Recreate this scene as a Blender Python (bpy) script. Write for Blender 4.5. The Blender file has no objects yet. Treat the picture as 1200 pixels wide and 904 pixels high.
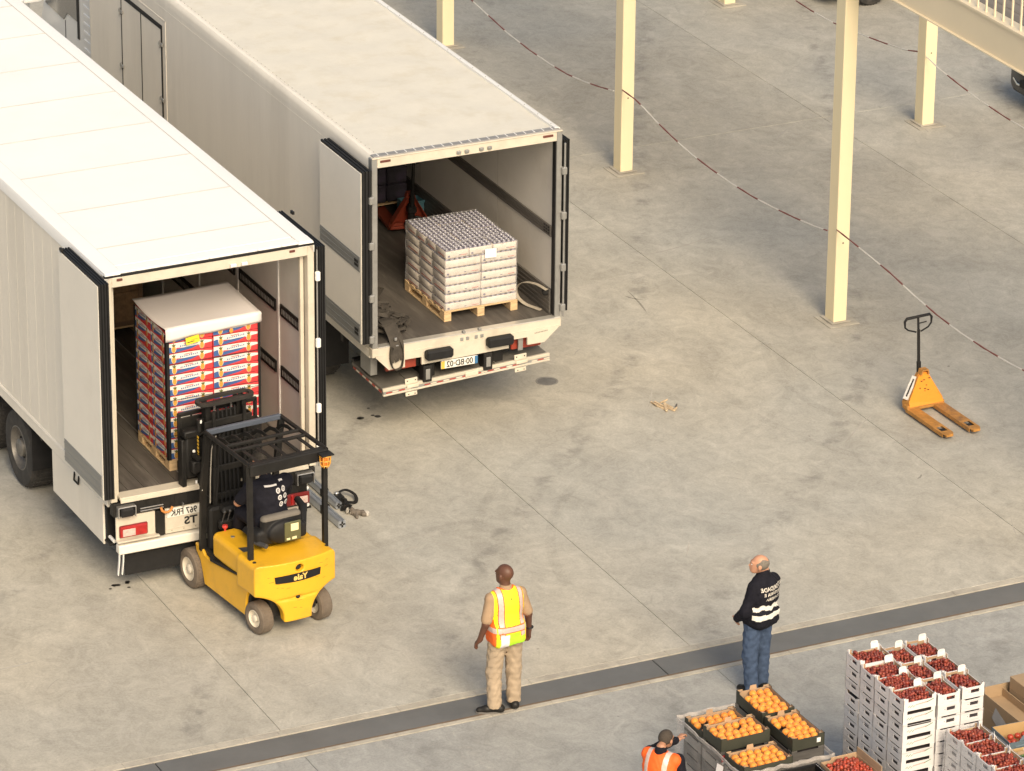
import bpy, math, random
import numpy as np
from mathutils import Vector, Matrix, Euler
random.seed(7)
PI = math.pi
R = math.radians
scene = bpy.context.scene
C = scene.collection
# ---------------------------------------------------------------- camera
cam_d = bpy.data.cameras.new('camera')
cam = bpy.data.objects.new('camera', cam_d); C.objects.link(cam)
cam_d.sensor_width = 36.0
cam_d.lens = 158.3147
cam_d.clip_start = 0.5
cam_d.clip_end = 3000
cam.matrix_world = Matrix.Translation(Vector((-22.2234, -47.5492, 22.9876))) @ Matrix([[0.9028362, 0.1611278, -0.3986536], [-0.429896, 0.3570889, -0.8292629], [0.0087375, 0.9200681, 0.391661]]).to_4x4()
scene.camera = cam
scene.render.resolution_x = 1024; scene.render.resolution_y = 771
# ---------------------------------------------------------------- sky and sun
SUN_EL, SUN_AZ = R(38), R(188)      # direction the light comes from (azimuth: from +Y, clockwise seen from above)
world = bpy.data.worlds.new('World'); scene.world = world
world.use_nodes = True
wn = world.node_tree.nodes; wl = world.node_tree.links
wn.clear()
sky = wn.new('ShaderNodeTexSky'); sky.sky_type = 'NISHITA'
sky.sun_disc = False
sky.sun_elevation = SUN_EL; sky.sun_rotation = SUN_AZ
sky.air_density = 1.0; sky.dust_density = 3.5; sky.ozone_density = 0.6
bg = wn.new('ShaderNodeBackground'); bg.inputs['Strength'].default_value = 0.14
wo = wn.new('ShaderNodeOutputWorld')
hz = wn.new('ShaderNodeMixRGB'); hz.blend_type = 'MULTIPLY'; hz.inputs[0].default_value = 1.0; hz.inputs[2].default_value = (1.0, .935, .83, 1)   # thin warm haze over the blue
wl.new(sky.outputs[0], hz.inputs[1]); wl.new(hz.outputs[0], bg.inputs[0]); wl.new(bg.outputs[0], wo.inputs[0])
sd = bpy.data.lights.new('sun', 'SUN'); sd.energy = 2.5; sd.angle = R(30); sd.color = (1.0, 0.855, 0.63)
sun = bpy.data.objects.new('sun', sd); C.objects.link(sun)
sv = Vector((math.sin(SUN_AZ)*math.cos(SUN_EL), math.cos(SUN_AZ)*math.cos(SUN_EL), math.sin(SUN_EL)))
sun.rotation_euler = sv.to_track_quat('Z', 'Y').to_euler()
scene.view_settings.view_transform = 'Standard'
scene.view_settings.look = 'None'
scene.view_settings.exposure = 0.38
scene.view_settings.gamma = 1.0

# ---------------------------------------------------------------- helpers
def tag(o, label=None, cat=None, group=None, kind=None):
    if label: o['label'] = label
    if cat: o['category'] = cat
    if group: o['group'] = group
    if kind: o['kind'] = kind
    return o

def thing(name, label, cat, loc=(0, 0, 0), rz=0.0, group=None):
    o = bpy.data.objects.new(name, None); C.objects.link(o)
    o.location = loc; o.rotation_euler = (0, 0, rz); o.empty_display_size = 0.2
    return tag(o, label, cat, group)

_m = {}
def mat(name, col=None, rough=0.6, metal=0.0, var=0.12, scale=3.0, bump=0.0, bscale=60.0, dirt=None, dirt_amt=0.0,
        alpha=1.0, trans=0.0, spec=0.5, stretch=(1, 1, 1), sheen=0.0, emis=None, coat=0.0, rnd=0.0, world=False):
    if name in _m: return _m[name]
    m = bpy.data.materials.new(name); m.use_nodes = True
    nt = m.node_tree; n = nt.nodes; l = nt.links
    b = n['Principled BSDF']
    b.inputs['Roughness'].default_value = rough; b.inputs['Metallic'].default_value = metal
    b.inputs['Specular IOR Level'].default_value = spec
    if coat: b.inputs['Coat Weight'].default_value = coat; b.inputs['Coat Roughness'].default_value = 0.15
    if trans: b.inputs['Transmission Weight'].default_value = trans
    if alpha < 1: b.inputs['Alpha'].default_value = alpha
    if sheen: b.inputs['Sheen Weight'].default_value = sheen
    if emis:
        b.inputs['Emission Color'].default_value = (*emis[0], 1); b.inputs['Emission Strength'].default_value = emis[1]
    if world:
        g = n.new('ShaderNodeNewGeometry'); src = g.outputs['Position']
    else:
        g = n.new('ShaderNodeTexCoord'); src = g.outputs['Object']
    mp = n.new('ShaderNodeMapping'); mp.inputs['Scale'].default_value = stretch
    l.new(src, mp.inputs[0])
    t = n.new('ShaderNodeTexNoise'); t.inputs['Scale'].default_value = scale; t.inputs['Detail'].default_value = 8
    t.inputs['Roughness'].default_value = 0.65
    l.new(mp.outputs[0], t.inputs['Vector'])
    r = n.new('ShaderNodeValToRGB'); e = r.color_ramp.elements
    e[0].position = 0.3; e[1].position = 0.7
    e[0].color = (*[max(0, c*(1-var)) for c in col], 1); e[1].color = (*[min(1, c*(1+var)) for c in col], 1)
    l.new(t.outputs['Fac'], r.inputs[0]); out = r.outputs[0]
    if dirt:
        t2 = n.new('ShaderNodeTexNoise'); t2.inputs['Scale'].default_value = scale*0.55; t2.inputs['Detail'].default_value = 10
        t2.inputs['Roughness'].default_value = 0.7
        l.new(mp.outputs[0], t2.inputs['Vector'])
        r2 = n.new('ShaderNodeValToRGB'); q = r2.color_ramp.elements
        q[0].position = 0.5; q[1].position = 0.75; q[0].color = (0, 0, 0, 1); q[1].color = (dirt_amt,)*3 + (1,)
        l.new(t2.outputs['Fac'], r2.inputs[0])
        mx = n.new('ShaderNodeMixRGB'); mx.inputs[2].default_value = (*dirt, 1)
        l.new(r2.outputs[0], mx.inputs[0]); l.new(out, mx.inputs[1]); out = mx.outputs[0]
    if rnd:
        oi = n.new('ShaderNodeObjectInfo'); hs = n.new('ShaderNodeHueSaturation')
        mr = n.new('ShaderNodeMapRange'); mr.inputs[3].default_value = 1-rnd; mr.inputs[4].default_value = 1+rnd
        l.new(oi.outputs['Random'], mr.inputs[0]); l.new(mr.outputs[0], hs.inputs['Value']); l.new(out, hs.inputs['Color']); out = hs.outputs[0]
    l.new(out, b.inputs['Base Color'])
    if bump:
        tb = n.new('ShaderNodeTexNoise'); tb.inputs['Scale'].default_value = bscale; tb.inputs['Detail'].default_value = 4
        l.new(mp.outputs[0], tb.inputs['Vector'])
        bp = n.new('ShaderNodeBump'); bp.inputs['Strength'].default_value = bump; bp.inputs['Distance'].default_value = 0.01
        l.new(tb.outputs['Fac'], bp.inputs['Height']); l.new(bp.outputs[0], b.inputs['Normal'])
    _m[name] = m
    return m

class MB:
    """collects faces and links them as one mesh object"""
    def __init__(s): s.v = []; s.f = []; s.mi = []; s.M = Matrix.Identity(4); s.mats = []; s.cur = 0
    def m(s, material):
        if material not in s.mats: s.mats.append(material)
        s.cur = s.mats.index(material); return s
    def at(s, M=None): s.M = M if M is not None else Matrix.Identity(4); return s
    def add(s, vs, fs):
        o = len(s.v)
        if s.M == Matrix.Identity(4): s.v += [tuple(p) for p in vs]
        else: s.v += [tuple(s.M @ Vector(p)) for p in vs]
        for f in fs: s.f.append(tuple(i+o for i in f)); s.mi.append(s.cur)
        return s
    def box(s, x0, x1, y0, y1, z0, z1, c=0.0):
        if x0 > x1: x0, x1 = x1, x0
        if y0 > y1: y0, y1 = y1, y0
        if z0 > z1: z0, z1 = z1, z0
        if not c:
            vs = [(x0,y0,z0),(x1,y0,z0),(x1,y1,z0),(x0,y1,z0),(x0,y0,z1),(x1,y0,z1),(x1,y1,z1),(x0,y1,z1)]
            return s.add(vs, [(0,3,2,1),(4,5,6,7),(0,1,5,4),(1,2,6,5),(2,3,7,6),(3,0,4,7)])
        c = min(c, (x1-x0)*.45, (y1-y0)*.45, (z1-z0)*.45)
        X, Y, Z = (x0, x1), (y0, y1), (z0, z1); vs = []; ix = {}
        for i in (0, 1):
            for j in (0, 1):
                for k in (0, 1):
                    sx, sy, sz = (1-2*i), (1-2*j), (1-2*k)
                    for a in range(3):
                        p = [X[i]+sx*c, Y[j]+sy*c, Z[k]+sz*c]; p[a] = (X[i], Y[j], Z[k])[a]
                        ix[(i,j,k,a)] = len(vs); vs.append(tuple(p))
        g = lambda i,j,k,a: ix[(i,j,k,a)]
        fs = []
        for i in (0, 1):
            q = [g(i,0,0,0), g(i,1,0,0), g(i,1,1,0), g(i,0,1,0)]; fs.append(q if i else q[::-1])
            q = [g(0,i,0,1), g(1,i,0,1), g(1,i,1,1), g(0,i,1,1)]; fs.append(q[::-1] if i else q)
            q = [g(0,0,i,2), g(1,0,i,2), g(1,1,i,2), g(0,1,i,2)]; fs.append(q if i else q[::-1])
        for i in (0, 1):
            for j in (0, 1):
                q = [g(0,i,j,1), g(1,i,j,1), g(1,i,j,2), g(0,i,j,2)]; fs.append(q if (i ^ j) == 1 and i or (i == 0 and j == 1) and False else q)
                q = [g(i,0,j,0), g(i,1,j,0), g(i,1,j,2), g(i,0,j,2)]; fs.append(q)
                q = [g(i,j,0,0), g(i,j,1,0), g(i,j,1,1), g(i,j,0,1)]; fs.append(q)
                for k in (0, 1):
                    pass
        for i in (0, 1):
            for j in (0, 1):
                for k in (0, 1): fs.append([g(i,j,k,0), g(i,j,k,1), g(i,j,k,2)])
        cx, cy, cz = (x0+x1)/2, (y0+y1)/2, (z0+z1)/2; out = []
        for q in fs:                      # orient every face outwards
            a, b_, c_ = Vector(vs[q[0]]), Vector(vs[q[1]]), Vector(vs[q[2]])
            nrm = (b_-a).cross(c_-a)
            mid = sum((Vector(vs[t]) for t in q), Vector())/len(q) - Vector((cx, cy, cz))
            out.append(tuple(q) if nrm.dot(mid) > 0 else tuple(q[::-1]))
        return s.add(vs, out)
    def prism(s, poly, axis, a0, a1):
        """polygon extruded along an axis; poly is (y,z) for x, (x,z) for y, (x,y) for z"""
        n = len(poly)
        ar = sum(poly[i][0]*poly[(i+1) % n][1]-poly[(i+1) % n][0]*poly[i][1] for i in range(n))
        if ar < 0: poly = poly[::-1]
        P = {'x': lambda p, a: (a, p[0], p[1]), 'y': lambda p, a: (p[0], a, p[1]), 'z': lambda p, a: (p[0], p[1], a)}[axis]
        if a0 > a1: a0, a1 = a1, a0
        vs = [P(p, a0) for p in poly]+[P(p, a1) for p in poly]
        lo = tuple(range(n)); hi = tuple(range(n, 2*n))
        side = [(i, (i+1) % n, n+(i+1) % n, n+i) for i in range(n)]
        if axis == 'y': return s.add(vs, [lo, hi[::-1]]+[q[::-1] for q in side])
        return s.add(vs, [lo[::-1], hi]+side)
    def cyl(s, p0, p1, r0, r1=None, n=12, caps=True):
        r1 = r0 if r1 is None else r1
        p0, p1 = Vector(p0), Vector(p1); d = (p1-p0).normalized()
        a = d.orthogonal().normalized(); b = d.cross(a)
        vs = []
        for p, r in ((p0, r0), (p1, r1)):
            for i in range(n):
                t = 2*PI*i/n; vs.append(p+a*math.cos(t)*r+b*math.sin(t)*r)
        fs = [(i, (i+1) % n, n+(i+1) % n, n+i) for i in range(n)]
        if caps: fs += [tuple(range(n))[::-1], tuple(range(n, 2*n))]
        return s.add(vs, fs)
    def tube(s, path, r, n=6, closed=False, flat=None):
        """flat=(w,h): rectangular strap section instead of a round one"""
        P = [Vector(p) for p in path]; k = len(P); up = Vector((0, 0, 1)); vs = []
        prev = None
        for i, p in enumerate(P):
            a = P[(i-1) % k] if (closed or i > 0) else p; b = P[(i+1) % k] if (closed or i < k-1) else p
            d = (b-a).normalized()
            if prev is None:
                u = d.cross(up) if abs(d.z) < .95 else d.cross(Vector((1, 0, 0)))
            else: u = prev-d*prev.dot(d)
            u.normalize(); prev = u; w = d.cross(u)
            if flat:
                for a_, b_ in ((-1, -1), (1, -1), (1, 1), (-1, 1)): vs.append(p+u*a_*flat[0]/2+w*b_*flat[1]/2)
            else:
                rr = r[i] if isinstance(r, (list, tuple)) else r
                for j in range(n):
                    t = 2*PI*j/n; vs.append(p+u*math.cos(t)*rr+w*math.sin(t)*rr)
        if flat: n = 4
        fs = []
        for i in range(k if closed else k-1):
            i2 = (i+1) % k
            for j in range(n): fs.append((i*n+j, i*n+(j+1) % n, i2*n+(j+1) % n, i2*n+j))
        if not closed: fs += [tuple(range(n))[::-1], tuple(range((k-1)*n, k*n))]
        return s.add(vs, fs)
    def lathe(s, prof, p0, d, n=20):
        """prof: (radius, height) list turned about axis d from p0"""
        p0, d = Vector(p0), Vector(d).normalized(); a = d.orthogonal().normalized(); b = d.cross(a); vs = []
        for r, h in prof:
            for i in range(n):
                t = 2*PI*i/n; vs.append(p0+d*h+a*math.cos(t)*r+b*math.sin(t)*r)
        fs = []
        for k in range(len(prof)-1):
            for i in range(n): fs.append((k*n+i, k*n+(i+1) % n, (k+1)*n+(i+1) % n, (k+1)*n+i))
        return s.add(vs, fs)
    def quad(s, a, b, c, d): return s.add([a, b, c, d], [(0, 1, 2, 3)])
    def ball(s, c, r, n=8, k=5):
        rx, ry, rz = r if isinstance(r, (tuple, list)) else (r, r, r); vs = [(c[0], c[1], c[2]-rz)]
        for j in range(1, k):
            ph = -PI/2+PI*j/k
            for i in range(n):
                t = 2*PI*i/n; vs.append((c[0]+rx*math.cos(ph)*math.cos(t), c[1]+ry*math.cos(ph)*math.sin(t), c[2]+rz*math.sin(ph)))
        vs.append((c[0], c[1], c[2]+rz)); fs = [(0, 1+(i+1) % n, 1+i) for i in range(n)]
        for j in range(k-2):
            for i in range(n): a = 1+j*n; fs.append((a+i, a+(i+1) % n, a+n+(i+1) % n, a+n+i))
        a = 1+(k-2)*n; t = len(vs)-1
        fs += [(a+i, a+(i+1) % n, t) for i in range(n)]
        return s.add(vs, fs)
    def mesh(s, name, smooth=None):
        me = bpy.data.meshes.new(name); me.from_pydata(s.v, [], s.f)
        for m_ in s.mats: me.materials.append(m_)
        me.polygons.foreach_set('material_index', s.mi)
        if smooth:
            me.shade_smooth(); me.set_sharp_from_angle(angle=R(smooth))
        me.update(); return me
    def build(s, name, parent=None, smooth=None, loc=(0, 0, 0), rot=(0, 0, 0)):
        return obj(name, s.mesh(name, smooth), parent, loc, rot)

def pieces(mb, name, parent=None, smooth=None):
    """link every loose piece of a builder as an object of its own"""
    par = list(range(len(mb.v)))
    def fd(a):
        while par[a] != a: par[a] = par[par[a]]; a = par[a]
        return a
    for f in mb.f:
        for q in f[1:]: par[fd(q)] = fd(f[0])
    grp = {}
    for f, mi in zip(mb.f, mb.mi): grp.setdefault(fd(f[0]), []).append((f, mi))
    out = []
    for fs in grp.values():
        used = sorted({i for f, _ in fs for i in f}); mp = {i: k for k, i in enumerate(used)}
        b = MB(); b.v = [mb.v[i] for i in used]; b.f = [tuple(mp[i] for i in f) for f, _ in fs]; b.mi = [m for _, m in fs]; b.mats = mb.mats
        out.append(b.build(name, parent, smooth))
    return out

def obj(name, me, parent=None, loc=(0, 0, 0), rot=(0, 0, 0)):
    o = bpy.data.objects.new(name, me); C.objects.link(o); o.location = loc; o.rotation_euler = rot
    if parent: o.parent = parent
    return o

def text_mesh(txt, size, mirror=True, ext=0.0015, bold=0.0, xs=1.0):
    """flat lettering centred on the origin, lying in XY"""
    cu = bpy.data.curves.new('lettering', 'FONT'); cu.body = txt; cu.size = size; cu.align_x = 'CENTER'; cu.align_y = 'CENTER'
    cu.extrude = ext; cu.offset = bold; cu.resolution_u = 3
    o = bpy.data.objects.new('lettering', cu); C.objects.link(o)
    dg = bpy.context.evaluated_depsgraph_get(); me = bpy.data.meshes.new_from_object(o.evaluated_get(dg))
    C.objects.unlink(o); bpy.data.objects.remove(o)
    if mirror or xs != 1.0:
        me.transform(Matrix.Diagonal(((-xs if mirror else xs), 1, 1, 1)))
        if mirror: me.flip_normals()
    return me
def put_text(txt, size, material, parent, M, name='lettering', **k):
    me = text_mesh(txt, size, **k); me.materials.clear(); me.materials.append(material); me.transform(M)
    return obj(name, me, parent)
def on_rear(x, y, z, tilt=0):      # places XY lettering upright on a surface that faces -Y
    return Matrix.Translation((x, y, z)) @ Matrix.Rotation(PI/2+tilt, 4, 'X')

def curve(P, n=5):
    """Catmull-Rom through the points"""
    P = [Vector(p) for p in P]; Q = [P[0]*2-P[1]]+P+[P[-1]*2-P[-2]]; out = []
    for i in range(1, len(Q)-2):
        a, b, c, d = Q[i-1:i+3]
        for k in range(n):
            t = k/n; out.append(.5*((2*b)+(c-a)*t+(2*a-5*b+4*c-d)*t*t+(3*b-a-3*c+d)*t**3))
    return out+[P[-1]]
def copy_tree(o, parent=None, loc=None, rz=None):
    c = o.copy(); C.objects.link(c)
    if parent: c.parent = parent
    for ch in list(o.children): copy_tree(ch, c)
    if loc is not None: c.location = loc
    if rz is not None: c.rotation_euler = (0, 0, rz)
    return c

# ---- solid modelling with distance fields, for bodies, cloth and castings
def smin(a, b, k):
    h = np.maximum(k-np.abs(a-b), 0)/k
    return np.minimum(a, b)-h*h*k*0.25
class Field:
    def __init__(s, lo, hi, h):
        s.lo = np.array(lo, np.float32); s.h = h
        n = np.ceil((np.array(hi)-np.array(lo))/h).astype(int)+1; s.n = n
        ax = [s.lo[i]+h*np.arange(n[i], dtype=np.float32) for i in range(3)]
        s.X, s.Y, s.Z = np.meshgrid(*ax, indexing='ij'); s.F = np.full(tuple(n), 1.0, np.float32)
    def _win(s, lo, hi):
        a = np.clip(np.floor((np.array(lo)-s.lo)/s.h).astype(int), 0, s.n); b = np.clip(np.ceil((np.array(hi)-s.lo)/s.h).astype(int)+1, 0, s.n)
        return tuple(slice(a[i], b[i]) for i in range(3))
    def cap(s, a, b, ra, rb=None, k=0.03, sq=None, sub=False):
        rb = ra if rb is None else rb; a = np.array(a, float); b = np.array(b, float); R_ = max(ra, rb)*(1.0 if sq is None else max(1, 1/min(sq)))+k+.06
        w = s._win(np.minimum(a, b)-R_, np.maximum(a, b)+R_); X, Y, Z = s.X[w], s.Y[w], s.Z[w]
        d = b-a; L = max(float(d@d), 1e-9)
        t = np.clip(((X-a[0])*d[0]+(Y-a[1])*d[1]+(Z-a[2])*d[2])/L, 0, 1)
        sq = sq or (1, 1, 1)
        q = np.sqrt(((X-a[0]-t*d[0])*sq[0])**2+((Y-a[1]-t*d[1])*sq[1])**2+((Z-a[2]-t*d[2])*sq[2])**2)-(ra+(rb-ra)*t)
        s._put(w, q, k, sub)
    def ell(s, c, r, k=0.03, rot=None, sub=False):
        R_ = max(r)+k+.05; c = np.array(c, float); w = s._win(c-R_, c+R_)
        P = np.stack([s.X[w]-c[0], s.Y[w]-c[1], s.Z[w]-c[2]], -1)
        if rot is not None: P = P @ np.array(Euler(rot).to_matrix(), dtype=np.float32)
        r = np.array(r, np.float32); k0 = np.sqrt(((P/r)**2).sum(-1)); k1 = np.sqrt(((P/r**2)**2).sum(-1))+1e-6
        s._put(w, k0*(k0-1)/k1, k, sub)
    def box(s, lo, hi, rad=0.02, k=0.02, sub=False, M=None):
        lo, hi = np.array(lo, float), np.array(hi, float); pad = k+rad+.05
        w = s._win(lo-pad, hi+pad) if M is None else tuple(slice(0, int(q)) for q in s.n)
        X, Y, Z = s.X[w], s.Y[w], s.Z[w]
        if M is not None:
            Mi = np.array(M.inverted(), dtype=np.float32); X, Y, Z = [Mi[i, 0]*X+Mi[i, 1]*Y+Mi[i, 2]*Z+Mi[i, 3] for i in range(3)]
        c = (lo+hi)/2; e = (hi-lo)/2-rad
        q = [np.abs(v-c[i])-e[i] for i, v in enumerate((X, Y, Z))]
        o = np.sqrt(sum(np.maximum(t, 0)**2 for t in q))+np.minimum(np.maximum(np.maximum(q[0], q[1]), q[2]), 0)-rad
        s._put(w, o, k, sub)
    def _put(s, w, q, k, sub):
        if sub: s.F[w] = -smin(-s.F[w], q, k)
        else: s.F[w] = smin(s.F[w], q, k)
    def clip(s, fn): s.F = np.maximum(s.F, fn(s.X, s.Y, s.Z).astype(np.float32))
    def mesh(s, name, mats, region=None, smooth=True):
        F, h = s.F, s.h
        F = F.copy(); F[0] = F[-1] = 1; F[:, 0] = F[:, -1] = 1; F[:, :, 0] = F[:, :, -1] = 1
        c = [F[i:F.shape[0]-1+i, j:F.shape[1]-1+j, k:F.shape[2]-1+k] for i in (0, 1) for j in (0, 1) for k in (0, 1)]
        act = (np.minimum.reduce(c) < 0) & (np.maximum.reduce(c) >= 0)
        A = np.argwhere(act); idx = -np.ones(act.shape, np.int32); idx[act] = np.arange(len(A))
        val = np.stack([q[act] for q in c], 1); off = np.array([(i, j, k) for i in (0, 1) for j in (0, 1) for k in (0, 1)], float)
        pos = np.zeros((len(A), 3)); cnt = np.zeros(len(A))
        for a in range(8):
            for b in range(a+1, 8):
                if abs(off[a]-off[b]).sum() != 1: continue
                fa, fb = val[:, a], val[:, b]; cr = (fa < 0) != (fb < 0)
                t = np.where(cr, fa/np.where(cr, fa-fb, 1), 0)[:, None]
                pos += np.where(cr[:, None], off[a]+t*(off[b]-off[a]), 0); cnt += cr
        V = s.lo+h*(A+pos/cnt[:, None])
        quads = []
        S = F < 0
        for ax in range(3):
            o1, o2 = [(1, 2), (2, 0), (0, 1)][ax]
            a = [slice(1, -1)]*3; a[ax] = slice(0, -1); b = list(a); b[ax] = slice(1, None)
            s0, s1 = S[tuple(a)], S[tuple(b)]; E_ = np.argwhere(s0 != s1)
            if not len(E_): continue
            sg = s0[tuple(E_.T)]; base = E_.copy(); base[:, o1] += 1; base[:, o2] += 1
            e1 = np.zeros(3, int); e1[o1] = 1; e2 = np.zeros(3, int); e2[o2] = 1
            q = np.stack([idx[tuple((base-e1-e2).T)], idx[tuple((base-e2).T)], idx[tuple(base.T)], idx[tuple((base-e1).T)]], 1)
            q = np.where(sg[:, None], q, q[:, ::-1]); quads.append(q)
        Q = np.concatenate(quads); Q = Q[(Q >= 0).all(1)]
        me = bpy.data.meshes.new(name); me.from_pydata(V.tolist(), [], Q.tolist())
        for m_ in mats: me.materials.append(m_)
        if region is not None:
            ce = V[Q].mean(1); me.polygons.foreach_set('material_index', region(ce[:, 0], ce[:, 1], ce[:, 2]).astype(np.int32))
        if smooth: me.shade_smooth()
        me.update(); return me
# ---------------------------------------------------------------- materials
def concrete(name, base, warm, cool, amt=1.0):
    m = bpy.data.materials.new(name); m.use_nodes = True; nt = m.node_tree; n = nt.nodes; l = nt.links
    b = n['Principled BSDF']; b.inputs['Roughness'].default_value = 0.82; b.inputs['Specular IOR Level'].default_value = 0.3
    g = n.new('ShaderNodeNewGeometry')
    def noise(scale, detail=6, rough=0.6, st=(1, 1, 1), dist=0.0, rot=0.0):
        mp = n.new('ShaderNodeMapping'); mp.inputs['Scale'].default_value = st; mp.inputs['Rotation'].default_value = (0, 0, rot)
        l.new(g.outputs['Position'], mp.inputs[0])
        t = n.new('ShaderNodeTexNoise'); t.inputs['Scale'].default_value = scale; t.inputs['Detail'].default_value = detail
        t.inputs['Roughness'].default_value = rough; t.inputs['Distortion'].default_value = dist
        l.new(mp.outputs[0], t.inputs['Vector']); return t.outputs['Fac']
    def ramp(src, p0, p1, c0, c1):
        r = n.new('ShaderNodeValToRGB'); e = r.color_ramp.elements; e[0].position = p0; e[1].position = p1
        e[0].color = (*c0, 1); e[1].color = (*c1, 1); l.new(src, r.inputs[0]); return r.outputs[0]
    def mix(fac, a, b_, mode='MIX', f=1.0):
        x = n.new('ShaderNodeMixRGB'); x.blend_type = mode
        if fac is None: x.inputs[0].default_value = f
        else: l.new(fac, x.inputs[0])
        for i, q in ((1, a), (2, b_)):
            if isinstance(q, tuple): x.inputs[i].default_value = (*q, 1)
            else: l.new(q, x.inputs[i])
        return x.outputs[0]
    v = lambda x: (x, x, x)
    col = mix(ramp(noise(0.16, 3, 0.5), .36, .64, v(0), v(1)), warm, cool)
    col = mix(None, col, ramp(noise(0.85, 8, 0.70, (1, .75, 1), 0.8, 0.25), .30, .72, v(1-.19*amt), v(1+.11*amt)), 'MULTIPLY')
    col = mix(None, col, ramp(noise(4.0, 9, 0.78, (1, .8, 1), 1.2, 0.2), .32, .68, v(1-.20*amt), v(1+.12*amt)), 'MULTIPLY')
    col = mix(None, col, ramp(noise(34, 5, 0.8), .3, .7, v(.82), v(1.12)), 'MULTIPLY')
    col = mix(ramp(noise(.6, 11, .78, (1, .9, 1), 1.8, 1.1), .54, .72, v(0), v(.45)), col, (.56, .53, .48))       # pale laitance swirls
    col = mix(ramp(noise(1.6, 10, .8, (1, 1.5, 1), 2.5, .35), .60, .70, v(0), v(.45)), col, (.60, .57, .51))        # fine pale drag marks
    col = mix(ramp(noise(0.75, 9, .7, (1.3, 1, 1), .7, 2.0), .62, .82, v(0), v(.22)), col, (.17, .165, .155))         # dark damp patches
    w = n.new('ShaderNodeTexVoronoi'); w.inputs['Scale'].default_value = 1.1; l.new(g.outputs['Position'], w.inputs['Vector'])
    col = mix(ramp(w.outputs['Distance'], .010, .022, v(.45), v(0)), col, (.08, .075, .07))                           # oil and gum spots
    # tyre scuffs: curved dark bands
    mp = n.new('ShaderNodeMapping'); mp.inputs['Rotation'].default_value = (0, 0, .5); l.new(g.outputs['Position'], mp.inputs[0])
    wv = n.new('ShaderNodeTexWave'); wv.inputs['Scale'].default_value = .11; wv.inputs['Distortion'].default_value = 9; wv.inputs['Detail'].default_value = 2
    wv.inputs['Detail Scale'].default_value = .3; l.new(mp.outputs[0], wv.inputs['Vector'])
    sc = ramp(wv.outputs['Fac'], .965, .997, v(0), v(.40)); nz = ramp(noise(2.2, 6, .7), .48, .62, v(0), v(1))
    col = mix(mix(None, sc, nz, 'MULTIPLY'), col, (.13, .125, .12))
    oi = n.new('ShaderNodeObjectInfo'); mr = n.new('ShaderNodeMapRange'); mr.inputs[3].default_value = .95; mr.inputs[4].default_value = 1.04
    l.new(oi.outputs['Random'], mr.inputs[0]); col = mix(None, col, mr.outputs[0], 'MULTIPLY')
    l.new(col, b.inputs['Base Color'])
    bp = n.new('ShaderNodeBump'); bp.inputs['Strength'].default_value = .35; bp.inputs['Distance'].default_value = .006
    l.new(noise(18, 8, .75), bp.inputs['Height']); l.new(bp.outputs[0], b.inputs['Normal'])
    rr = ramp(noise(1.3, 6, .6), .35, .7, v(.62), v(.88)); l.new(rr, b.inputs['Roughness'])
    return m
CONC = concrete('yard_concrete', None, (.495, .46, .385), (.425, .42, .385))
CONC2 = concrete('apron_concrete', None, (.385, .385, .365), (.35, .355, .345))
MORTAR = mat('mortar', (.42, .39, .33), .9, var=.22, scale=3.5, bump=.6, bscale=40, dirt=(.25, .23, .21), dirt_amt=.6, world=True)
PAINTW = mat('white_paint', (.78, .775, .755), .38, var=.03, scale=1.2, coat=.15, dirt=(.55, .52, .46), dirt_amt=.25)
ROOFW = mat('roof_white', (.86, .86, .85), .45, var=.02, scale=.8, dirt=(.78, .76, .70), dirt_amt=.35)
SIDEW = mat('side_panel_white', (.78, .735, .65), .42, var=.05, scale=1.6, stretch=(1, 1, .18), dirt=(.52, .48, .41), dirt_amt=.4)
INTW = mat('interior_panel', (.68, .65, .60), .4, var=.05, scale=1.4, dirt=(.4, .36, .31), dirt_amt=.4)
ROOFB = mat('roof_beige', (.66, .635, .56), .7, var=.035, scale=5, bump=.2, bscale=30, dirt=(.50, .44, .31), dirt_amt=.4)
CREAM = mat('cream_paint', (.83, .725, .49), .42, var=.025, scale=.8, dirt=(.70, .58, .38), dirt_amt=.2)
CREAM2 = mat('beam_cream', (.80, .69, .50), .45, var=.03, scale=.7)
BLACK = mat('black_rubber', (.013, .013, .014), .6, spec=.3, var=.25, scale=8)
BLKMET = mat('black_metal', (.014, .0135, .013), .5, spec=.3, var=.3, scale=6, dirt=(.05, .043, .035), dirt_amt=.35)
DARK = mat('dark_void', (.012, .012, .012), .8)
ALU = mat('aluminium', (.60, .60, .59), .34, .9, var=.08, scale=6, dirt=(.3, .29, .27), dirt_amt=.35)
GALV = mat('grey_metal', (.36, .36, .35), .45, .6, var=.12, scale=6, dirt=(.2, .19, .17), dirt_amt=.5)
BAND = mat('kick_band', (.30, .305, .30), .45, .5, var=.12, scale=3, stretch=(1, .2, 3), dirt=(.18, .17, .16), dirt_amt=.4)
SILL = mat('cream_sill', (.58, .53, .44), .45, var=.08, scale=3, dirt=(.3, .27, .22), dirt_amt=.5)
RED = mat('red_lens', (.36, .016, .016), .25, var=.25, scale=20, coat=.4)
ORANGE = mat('orange_lens', (.75, .20, .03), .25, var=.1, coat=.5)
WHITEP = mat('white_plastic', (.8, .79, .77), .35, var=.03)
FLOORM = mat('load_floor', (.085, .076, .067), .55, var=.25, scale=2.5, stretch=(6, .6, 1), dirt=(.26, .24, .21), dirt_amt=.5)
TYRE = mat('tyre', (.035, .033, .031), .8, var=.25, scale=9, dirt=(.11, .095, .08), dirt_amt=.5)
GLASS = mat('dark_glass', (.02, .025, .03), .08, var=.1, coat=1.0)
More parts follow.
